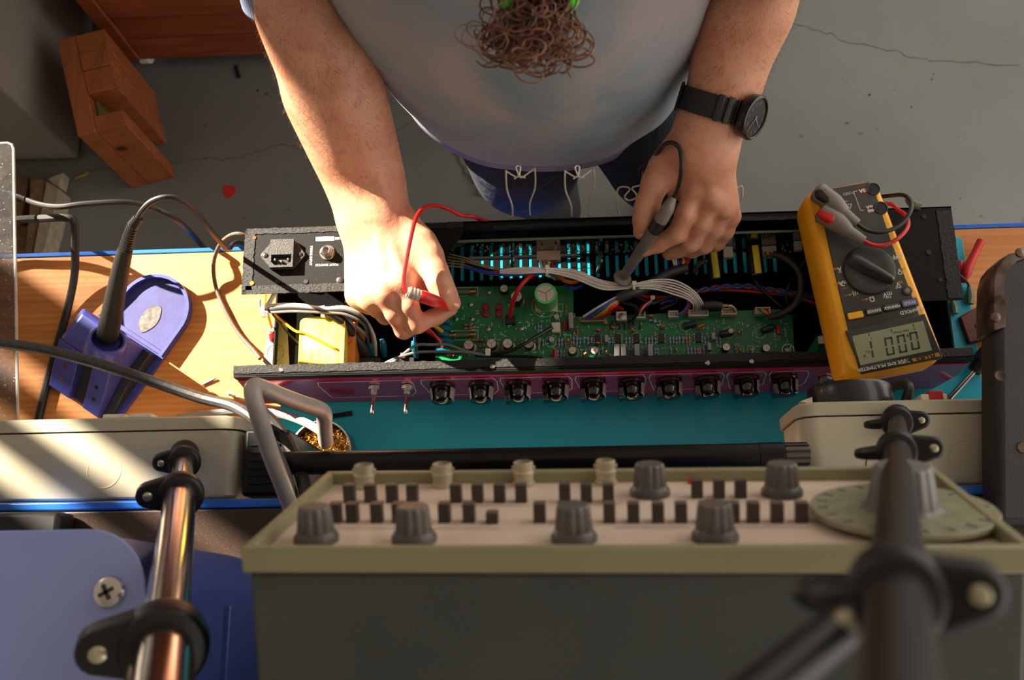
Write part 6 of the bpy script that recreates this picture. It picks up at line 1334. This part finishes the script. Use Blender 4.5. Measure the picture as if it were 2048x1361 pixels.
LH.append((chain([(1447, 416, .970, 9.8), (1428, 460, .955, 8.6), (1408, 491, .939, 8.5)]), .004, .0035)); LH.append((chain([(1408, 491, .939, 8.5), (1385, 500, .929, 7.5), (1370, 498, .926, 7)]), .004, .003))
LH.append((chain([(1461, 434, .956, 9.4), (1450, 464, .944, 8), (1434, 486, .931, 7.8)]), .004, .004)); LH.append((chain([(1434, 486, .931, 7.8), (1418, 490, .924, 7), (1404, 484, .925, 6.2)]), .004, .003))
LH.append((chain([(1352, 306, 1.0, 14), (1328, 335, .994, 13.2), (1311, 366, .988, 12.4)]), .008, .009)); LH.append((chain([(1311, 366, .988, 12.4), (1298, 400, .980, 10.6), (1293, 418, .977, 11), (1288, 440, .970, 10), (1282, 464, .961, 7.6)]), .005, .006))
va, qa = grow(RH, (-.36, .205, .895), (-.085, .62, 1.20), .00135)
vb_, qb = grow(LH, (.055, .255, .895), (.275, .58, 1.20), .00135)
# head, neck, trunk and upper arms, at a coarser grid (hidden by the clothes)
hc = V((-.012, .432, 1.448)); hf = V((0, -.72, -.69)).normalized(); hu = V((0, -.69, .72)).normalized(); hx_ = V((1, 0, 0))
def H(x, f, u): return hc + hx_ * x + hf * f + hu * u
sR, sL = V((-.205, .60, 1.335)), V((.185, .60, 1.335)); eR, eL = P(575, -90, 1.115), P(1555, -110, 1.14)
B = []
B.append(([(H(0, -.02, .02), H(0, .02, .03), .074, .072), (H(0, .03, -.01), H(0, .045, -.05), .062, .05), (H(0, .05, -.075), H(0, .062, -.085), .036, .026), (H(-.045, .02, -.01), H(.045, .02, -.01), .03, .03)], .03, .03))
B.append(([(H(0, .085, .005), H(0, .108, -.03), .009, .013)], .01, .012)); B.append(([(H(-.03, .082, .018), H(.03, .082, .018), .012, .012)], .01, .014)); B.append(([(H(-.016, .094, -.062), H(.016, .094, -.062), .0065, .0065), (H(-.012, .093, -.071), H(.012, .093, -.071), .0065, .0065)], .003, .006))
for s in (-1, 1): B.append(([(H(s * .078, -.008, .012), H(s * .080, -.004, -.03), .012, .007), (H(s * .084, -.016, .015), H(s * .082, -.012, -.02), .008, .006)], .006, .008))
B.append(([(V((-.01, .59, 1.38)), H(0, -.04, -.03), .062, .056)], .02, .04))
B.append(([(sR, sL, .058, .058), (V((-.09, .60, 1.28)), V((-.075, .575, 1.05)), .085, .088), (V((.07, .60, 1.28)), V((.05, .575, 1.05)), .085, .088), (V((-.075, .575, 1.05)), V((-.07, .57, .94)), .088, .078), (V((.05, .575, 1.05)), V((.05, .57, .94)), .088, .078)], .06, .06))
B.append(([(sR, eR, .052, .036), (sL, eL, .052, .034)], .03, .04))
vc, qc = grow(B, (-.36, .22, .80), (.33, .74, 1.68), .0045)
vs_ = np.concatenate([va, vb_, vc]); qs_ = np.concatenate([qa, qb + len(va), qc + len(va) + len(vb_)])
def np_mesh(name, vs, qs, mt2, off):
    me = bpy.data.meshes.new(name); vs = vs - np.array(off)
    me.vertices.add(len(vs)); me.vertices.foreach_set('co', vs.astype(np.float32).ravel()); me.loops.add(len(qs) * 4); me.loops.foreach_set('vertex_index', qs.astype(np.int32).ravel())
    me.polygons.add(len(qs)); me.polygons.foreach_set('loop_start', np.arange(0, len(qs) * 4, 4, dtype=np.int32)); me.polygons.foreach_set('use_smooth', np.ones(len(qs), bool)); me.materials.append(mt2); me.update(calc_edges=True); me.validate(); return me
t = NT('skin'); co = t.coords()
b1 = t.ramp(t.noise(co, 34, 5, .6), [(.32, lin((196, 136, 106))), (.66, lin((212, 156, 126)))])
b1 = t.mix(t.ramp(t.noise(co, 75, 3), [(.52, (0, 0, 0, 1)), (.72, (.45, .45, .45, 1))]), b1, lin((186, 104, 80)))
b1 = t.mix(t.ramp(t.noise(co, 520, 2), [(.68, (0, 0, 0, 1)), (.78, (.3, .3, .3, 1))]), b1, lin((140, 84, 62)))
t.base(b1); t.set(Roughness=.46, Subsurface_Weight=.2, Subsurface_Scale=.006); t.b.inputs['Subsurface Radius'].default_value = (1, .35, .2)
n1 = t.bump(t.noise(co, 900, 3, .6), .22, .0006); t.bump(t.noise(t.coords((1, 1, 1)), 210, 4, .6), .28, .0011, n1)
skin = t.m
pers = thing('person', 'person in a faded t-shirt leaning over the open amplifier, holding two probes', 'person', (-.02, .6, 0))
body = bpy.data.objects.new('body', np_mesh('body', vs_, qs_, skin, WO[pers.name])); COL.objects.link(body); body.parent = pers; WO[body.name] = WO[pers.name]
# nails
nail_m = mat('nail', (226, 178, 160), .3, coat=.3)
def nail(px, py, z, ang, ln, wd, up_v):
    c = P(px, py, z); u_ = V(up_v).normalized(); d_ = V((math.cos(R(ang)), math.sin(R(ang)), 0)); d_ = (d_ - u_ * d_.dot(u_)).normalized(); s_ = u_.cross(d_)
    rr = []
    for k in range(7):
        f_ = -1 + 2 * k / 6; e = math.sqrt(max(0, 1 - abs(f_) ** 3)) * .9 + .1
        rr.append([c + d_ * f_ * ln / 2 + s_ * (g_ * wd / 2 * e) - u_ * (g_ * g_ * wd * .16 + .0004 * f_ * f_) for g_ in [-1 + j / 4 for j in range(9)]])
    m = MB(); m.rings(rr, False, False, False); o = part('nail', m, nail_m, pers, smooth=80); sm = o.modifiers.new('s', 'SOLIDIFY'); sm.thickness = .0006; sm.offset = 0
nail(912, 602, .9700, -38, .012, .0105, (.75, .25, .55)); nail(1278, 461, .9665, -105, .012, .0110, (-.75, -.15, .6)); nail(1283, 500, .9475, 205, .010, .0085, (-.55, -.65, .5))

# ---- clothes
t = NT('tie_dye_cotton'); co = t.coords()
f1_ = t.noise(co, 6.5, 3, .5, .8); f2_ = t.noise(t.coords((1, 1, 1), (.4, .2, .9)), 3.4, 2, .5)
cc1 = t.ramp(f1_, [(.32, lin((88, 116, 128))), (.48, lin((118, 130, 138))), (.64, lin((146, 140, 142)))])
cc1 = t.mix(t.ramp(f2_, [(.45, (0, 0, 0, 1)), (.7, (.55, .55, .55, 1))]), cc1, lin((144, 138, 146)))
cc1 = t.mix(t.ramp(t.noise(co, 520, 2), [(.62, (0, 0, 0, 1)), (.75, (.5, .5, .5, 1))]), cc1, lin((96, 104, 112)))
t.base(cc1); t.set(Roughness=.9, Sheen_Weight=.25); n1 = t.bump(t.noise(co, 1400, 2), .35, .0006); t.bump(t.noise(co, 9, 4, .55, .5), .5, .012, n1); shirt_m = t.m
blue_rib = mat('shirt_band', (128, 142, 176), .9, bump=.3, bscale=1200)
NR = 72
def tor(z, cx_, cy2, a, b, bb=None, wob=.0, ph=0, ex=2.0):
    out = []
    for j in range(NR):
        th = 2 * math.pi * j / NR; c_, s_ = math.cos(th), math.sin(th); ff = 1 + wob * (math.sin(5 * th + ph) * .6 + math.sin(9 * th + 1.7 * ph) * .4)
        bx_ = b if s_ < 0 else (bb or b)
        fo = max(0, min(1, (c_ - .35) / .3)) * (1 if s_ < .3 else 0) * wob; ff += 1.3 * fo * math.sin(13 * th + 26 * z)
        out.append(V((cx_ + a * math.copysign(abs(c_) ** (2 / ex), c_) * ff, cy2 + bx_ * math.copysign(abs(s_) ** (2 / ex), s_) * ff, z)))
    return out
m = MB()
spec = [(.917, -.012, .56, .157, .127, .10, .012, .2), (.930, -.012, .56, .160, .130, .11, .012, .2), (.950, -.013, .56, .164, .134, .115, .012, .3), (.985, -.016, .558, .169, .138, .12, .011, .5), (1.03, -.020, .555, .172, .139, .125, .010, .8), (1.08, -.026, .553, .175, .134, .13, .009, 1.1), (1.14, -.026, .556, .180, .128, .13, .008, 1.5), (1.20, -.020, .562, .186, .124, .13, .007, 1.9), (1.26, -.014, .572, .190, .122, .125, .006, 2.2), (1.31, -.012, .584, .186, .112, .115, .004, 2.4), (1.35, -.011, .595, .165, .092, .10, .003, 2.5), (1.385, -.011, .598, .115, .075, .085, .002, 2.6), (1.405, -.011, .594, .075, .068, .075, .0, 2.6)]
m.rings([tor(*s) for s in spec], False, False)
o = part('shirt', m, shirt_m, pers, smooth=80, label='faded tie-dyed t-shirt'); sb = o.modifiers.new('sub', 'SUBSURF'); sb.levels = sb.render_levels = 2
so_ = o.modifiers.new('s', 'SOLIDIFY'); so_.thickness = .0016; so_.offset = -1
m = MB(); m.rings([tor(z, -.012, .56, .157 + k, .127 + k, .10 + k, .012, .2) for z, k in ((.907, -.0005), (.912, .0010), (.928, .0028), (.9285, .0010))], False, False)
o = part('hem_band', m, mat('hem_lilac', (132, 132, 146), .9, bump=.3, bscale=1200), pers, smooth=60); o.modifiers.new('sub', 'SUBSURF').render_levels = 1
def sleeve(pts, rs, nm='sleeve'):
    q = [V(p) for p in pts]; m = MB(); m.pipe(q, rs, 32, 6); return m
c0_, c1_ = P(581, -13, 1.086), P(571, -68, 1.108)
m = sleeve([c1_ - (c1_ - c0_) * .55, c1_, P(552, -190, 1.16), V((-.225, .60, 1.29)), V((-.17, .60, 1.325)), V((-.10, .598, 1.33))], [.0435, .0460, .055, .064, .072, .06]); part('sleeve', m, shirt_m, pers, smooth=80)
dd = (c0_ - c1_).normalized(); m = MB(); 
rr = []
uu, ww2 = MB.frame(dd)
for h_, k in ((-.004, .0415), (.0, .0434), (.008, .0442), (.018, .0438), (.021, .0424), (.021, .0400)):
    rr.append([c1_ - (c1_ - c0_) * .55 + dd * h_ + (uu * math.cos(a) + ww2 * math.sin(a)) * (k + (.0005 if j % 2 else 0)) for j, a in [(j, 2 * math.pi * j / 160) for j in range(160)]])
m.rings(rr, False, False); part('sleeve_cuff', m, blue_rib, pers, smooth=20, label='ribbed light blue sleeve cuff')
c0_, c1_ = P(1556, -70, 1.125), P(1562, -110, 1.14)
m = sleeve([c0_, c1_, P(1570, -200, 1.20), V((.205, .60, 1.29)), V((.15, .60, 1.325)), V((.08, .598, 1.33))], [.043, .0445, .053, .064, .072, .06]); part('sleeve', m, shirt_m, pers, smooth=80)
# jeans and shoes
t = NT('denim'); co = t.coords(); t.base(t.mix(t.ramp(t.noise(co, 8, 4), [(.4, (0, 0, 0, 1)), (.75, (.6, .6, .6, 1))]), t.ramp(t.noise(co, 600, 2), [(.4, lin((20, 25, 33))), (.7, lin((29, 36, 46)))]), lin((46, 55, 68)))); t.set(Roughness=.85); n1 = t.bump(t.noise(co, 1100, 2), .4, .0006); t.bump(t.noise(t.coords((1, 1, 2.2)), 11, 4, .5, 1), .7, .012, n1); denim = t.m
LA = [V((-.062, .565, .95)), P(1046, 305, .86), P(1052, 325, .79), P(1072, 356, .62), P(1085, 376, .46), P(1098, 394, .30), P(1112, 420, .11)]; LB = [V((.055, .565, .95)), P(1316, 300, .86), P(1330, 318, .79), P(1350, 345, .62), P(1358, 362, .46), P(1362, 380, .30), P(1362, 408, .11)]
m = MB()
for L_ in (LA, LB): m.pipe(L_, [.080, .062, .058, .056, .053, .050, .047], 40, 6)
m.ball((-.004, .575, .945), (.140, .085, .05), 28, 14); o = part('jeans', m, denim, pers, smooth=80, label='blue denim jeans')
for L_, s in ((LA, -1), (LB, 1)):
    a = L_[-1]; shm = MB(); rr = []
    for f_, w_, h_ in ((-.05, .018, .045), (-.045, .034, .075), (-.01, .038, .085), (.05, .042, .062), (.10, .046, .048), (.15, .042, .040), (.185, .028, .030), (.195, .012, .018)):
        c = V((a.x + s * f_ * .35, a.y + .03 - f_, .014)); rr.append([c + V((math.cos(q) * w_, 0, max(-.004, math.sin(q) * h_))) for q in [2 * math.pi * k / 20 for k in range(20)]])
    shm.rings(rr); shp = part('shoe', shm, mat('shoe_slate', (84, 98, 112), .75, bump=.3), pers, smooth=70)
    shm = MB(); shm.prism([(a.x + s * f_ * .35 + w_, a.y + .03 - f_) for f_, w_ in ((-.052, .03), (.0, .04), (.1, .048), (.18, .034), (.2, .0))] + [(a.x + s * f_ * .35 - w_, a.y + .03 - f_) for f_, w_ in ((.18, .034), (.1, .048), (.0, .04), (-.052, .03))], .0004, .013); part('sole', shm, mat('sole_grey', (150, 148, 142), .7), shp, bev=.003)
    shm = MB(); shm.cyl(V((a.x, a.y + .004, .07)), V((a.x, a.y, .13)), .030, .033, 18); part('ankle', shm, skin, pers)
# hair: a cap of curls, with a tuft hanging over the forehead into view
hair_m = mat('brown_hair', (74, 46, 34), .45, rgb2=(134, 88, 66), vscale=90)
rn = random.Random(21); m = MB()
rr = []
for i in range(11):
    a = math.pi * i / 10; rr.append([H(.0, -.012, .028) + (hx_ * math.cos(b) * .083 + hf * math.sin(b) * .090) * math.sin(a) + hu * (math.cos(a) * .080) for b in [2 * math.pi * j / 28 for j in range(28)]])
m.rings(rr)
for k in range(330):
    th = rn.uniform(0, 2 * math.pi); ph = rn.uniform(.05, 1.75); d_ = (hx_ * math.cos(th) * math.sin(ph) + hf * math.sin(th) * math.sin(ph) + hu * math.cos(ph))
    if d_.dot(hf) > .72 and ph > 1.1: continue
    c = H(0, -.012, .028) + hx_ * d_.dot(hx_) * .086 + hf * d_.dot(hf) * .093 + hu * d_.dot(hu) * .084; u_, w2 = MB.frame(d_); r_ = rn.uniform(.006, .013); tt = rn.uniform(0, 6.28)
    m.pipe([c + (u_ * math.cos(tt + q) + w2 * math.sin(tt + q)) * r_ + d_ * (.004 + .006 * math.sin(q * .7)) for q in (0, 1, 2, 3, 4, 5, 6)], rn.uniform(.0011, .002), 5, 2)
part('hair', m, hair_m, pers, smooth=60, label='curly brown hair')
m = MB()
u_, w2, vz = [V(MC @ np.array(e)) for e in ([1., 0, 0], [0, 1., 0], [0, 0, 1.])]
for k in range(100):
    c = D(rn.gauss(1060, 34), min(120, max(-5, rn.gauss(60, 34))), .575 + rn.uniform(-.025, .025)); q = []; tt = rn.uniform(0, 6.28); r_ = rn.uniform(.0055, .0125); n_ = rn.randint(11, 20); sg = rn.choice((-1, 1)); dr_ = (u_ * rn.gauss(0, .0008) - w2 * rn.uniform(-.0004, .0012)); el = rn.uniform(.55, 1)
    for i in range(n_):
        a = tt + sg * i * .72; q.append(c + (u_ * math.cos(a) + w2 * math.sin(a) * el) * r_ * (1 - .02 * i) + dr_ * i + vz * (.0025 * math.sin(a * .5 + k)))
    root = H((rn.random() - .5) * .07, .080, .062 + rn.uniform(-.012, .012)); s0 = D(rn.uniform(985, 1150), rn.uniform(-60, -25), .60)
    m.pipe([root, s0, s0.lerp(q[0], .6) + u_ * rn.uniform(-.01, .01) + vz * .004] + q, [.0009, .0009, .0009] + [rn.uniform(.0003, .0008)] * (n_ - 1) + [.0003], 5, 3)
part('hair_tuft', m, hair_m, pers, smooth=60, label='loose curls hanging over the forehead')
m = MB(); gb = [H(.082 * math.cos(a), .0 + .092 * math.sin(a), .050) for a in [R(10 * i) for i in range(36)]]; gb.append(gb[0]); m.pipe(gb, .0045, 8, 1); part('headband', m, mat('headband_green', (66, 176, 20), .6), pers, label='bright green headband')
for s, px in ((-1, 1018), (1, 1140)):
    m = MB(); m.pipe([H(s * .02, .094, .055), D(px + s * 8, -8, .585), D(px, 12, .575), D(px - s * 6, 34, .572)], [.002, .0035, .0035, .001], 8, 4); part('headband_tail', m, mat('headband_green', (66, 176, 20), .6), pers)
for s in (-1, 1):
    m = MB(); m.ball(H(s * .030, .082, -.004), .0115, 16, 10); part('eye', m, mat('eye_white', (226, 220, 212), .25), pers)
    m = MB(); m.pipe([H(s * .014, .097, .022), H(s * .03, .096, .026), H(s * .046, .086, .022)], [.002, .0032, .0015], 6, 3); part('eyebrow', m, hair_m, pers)
# fine hairs on the forearms
m = MB(); sel = np.concatenate([va[rn.sample(range(len(va)), 5200)], vb_[rn.sample(range(len(vb_)), 3600)]])
axes_ = [(P(745, 424, .968), P(600, 0, 1.07)), (P(1405, 290, 1.012), P(1520, -20, 1.10))]
tri_v, tri_f = [], []
for p in sel:
    p = V(p); a, b = axes_[0] if p.x < 0 else axes_[1]; t_ = (p - a).dot(b - a) / (b - a).length_squared
    if t_ < .08 or rn.random() > min(1, .25 + t_ * 1.5): continue
    o = a + (b - a) * t_; nrm = (p - o).normalized(); dr_ = (a - b).normalized()
    d_ = (nrm * rn.uniform(.3, .9) + dr_ * rn.uniform(.2, 1) + V((rn.uniform(-.6, .6), rn.uniform(-.6, .6), rn.uniform(-.6, .6)))).normalized(); L_ = rn.uniform(.003, .008); s_ = d_.cross(nrm)
    if s_.length < 1e-4: continue
    s_ = s_.normalized() * .00009; i0 = len(tri_v); b2 = p + d_ * L_ * .55 + nrm * .0006; e_ = p + d_ * L_ + dr_ * L_ * .25
    tri_v += [p - s_, p + s_, b2 + s_ * .8, b2 - s_ * .8, e_]; tri_f += [(i0, i0 + 1, i0 + 2, i0 + 3), (i0 + 3, i0 + 2, i0 + 4)]
m.add(tri_v, tri_f); part('arm_hair', m, mat('arm_hair', (84, 54, 36), .8, spec=.05), pers, smooth=0, kind='stuff')

# ---- wristwatch
wc0 = P(1438, 214, 1.0275); wd_ = (P(1455, 160, 1.0405) - P(1422, 262, 1.0165)).normalized()
wt_ = thing('wristwatch', 'black wristwatch with a fabric strap on the wrist above the black probe', 'watch', wc0)
wn = V((.80, -.12, .58)); wn = (wn - wd_ * wn.dot(wd_)).normalized(); wu = wd_.cross(V((0, 0, 1))).normalized()
up2 = wu.cross(wd_); up2 = up2 if up2.z > 0 else -up2
strap_m = mat('strap_black', (26, 25, 24), .55, bump=.5, bscale=900)
rel = vb_ - np.array(wc0); al = rel @ np.array(wd_); near = rel[np.abs(al) < .012]; ca, sa_ = near @ np.array(wu), near @ np.array(up2)
bins = ((np.arctan2(sa_, ca) / (2 * math.pi) * 64).astype(int)) % 64; rad_ = np.zeros(64); np.maximum.at(rad_, bins, np.hypot(ca, sa_))
for _ in range(6): rad_ = np.maximum(rad_, (np.roll(rad_, 1) + np.roll(rad_, -1)) / 2)
def ov(a, k): r_ = float(np.interp((a % (2 * math.pi)) / (2 * math.pi) * 64, np.arange(65), np.append(rad_, rad_[0]))); return wu * math.cos(a) * (r_ + k) + up2 * math.sin(a) * (r_ + k)
def oval(h_, k): return [wc0 + wd_ * h_ + ov(2 * math.pi * j / 64, k) for j in range(64)]
m = MB(); m.rings([oval(-.0105, .0004), oval(-.0105, .0022), oval(.0105, .0022), oval(.0105, .0004)], False, False); part('strap', m, strap_m, wt_, smooth=50)
sg = 1 if wu.x > 0 else -1
for j, a in enumerate((.95, 1.25, 1.55)):
    a = a if sg > 0 else math.pi - a
    m = MB(); rr = []
    for h_, k in ((-.0112, .0020), (-.0112, .0034), (.0112, .0034), (.0112, .0020)): rr.append([wc0 + wd_ * h_ + ov(b, k) for b in [a - .09 + .03 * i for i in range(7)]])
    m.rings(rr, False, False, False); o = part('strap_keeper', m, mat('keeper_black', (34, 33, 31), .4), wt_, smooth=50); q_ = o.modifiers.new('s', 'SOLIDIFY'); q_.thickness = .0007
m = MB(); a = math.pi - .25 if sg > 0 else .25; bcn = wc0 + ov(a, .0035) 
m.pipe([bcn + wd_ * -.012, bcn + wd_ * .012], .0016, 8, 1); m.pipe([bcn + wd_ * -.012 + up2 * -.011 , bcn + wd_ * -.012], .0013, 8, 1); m.pipe([bcn + wd_ * .012 + up2 * -.011, bcn + wd_ * .012], .0013, 8, 1); part('buckle', m, mat('buckle_black', (20, 20, 20), .25, .6), wt_)
wcc = wc0 + ov(math.atan2(wn.dot(up2), wn.dot(wu)), .0065)
m = MB(); m.lathe([(.0185, -.0065), (.0200, -.004), (.0205, .0015), (.0200, .0030), (.0180, .0036), (.0172, .0028)], wcc, wn, 44, hint=wd_, cap1=False); wcase = part('watch_case', m, mat('watch_black', (18, 18, 18), .3, .4, coat=.3), wt_, smooth=40)
m = MB(); m.lathe([(.0174, .0022), (.0003, .0024)], wcc, wn, 44, hint=wd_, cap0=False); dial_ = part('watch_dial', m, mat('watch_dial', (14, 14, 15), .35), wt_)
bx_, by_ = MB.frame(wn, wd_)
tx = -wd_.cross(wn).normalized(); ty = None
m = MB()
yax = (-wu * 1.0); yax = (yax - wn * yax.dot(wn)).normalized(); yax = V(wd_); yax = (yax - wn * yax.dot(wn)).normalized(); xax = yax.cross(wn)
# twelve o'clock points to the elbow side on this wrist
for hnum in range(1, 13):
    a = R(30 * hnum); o = wcc + wn * .0026 + xax * math.sin(a) * .0128 + yax * math.cos(a) * .0128
    m.text(str(hnum), .0046, Matrix(((xax.x, yax.x, wn.x, o.x), (xax.y, yax.y, wn.y, o.y), (xax.z, yax.z, wn.z, o.z), (0, 0, 0, 1))))
part('watch_numerals', m, mat('numeral_grey', (120, 118, 110), .5), dial_, smooth=0)
for a, L_, w_ in ((R(130), .0095, .0007), (R(215), .0135, .0005)):
    m = MB(); o = wcc + wn * .0028; d_ = xax * math.sin(a) + yax * math.cos(a); s_ = d_.cross(wn) * w_; m.rings([[o - d_ * .002 - s_, o - d_ * .002 + s_, o + d_ * L_ + s_ * .6, o + d_ * L_ - s_ * .6], [q + wn * .0002 for q in (o - d_ * .002 - s_, o - d_ * .002 + s_, o + d_ * L_ + s_ * .6, o + d_ * L_ - s_ * .6)]]); part('watch_hand', m, mat('numeral_grey', (120, 118, 110), .5), dial_, smooth=0)
m = MB(); o = wcc + xax * .0205; m.cyl(o, o + xax * .0022, .0022, n=14); part('crown', m, mat('watch_black', (18, 18, 18), .3, .4), wt_)
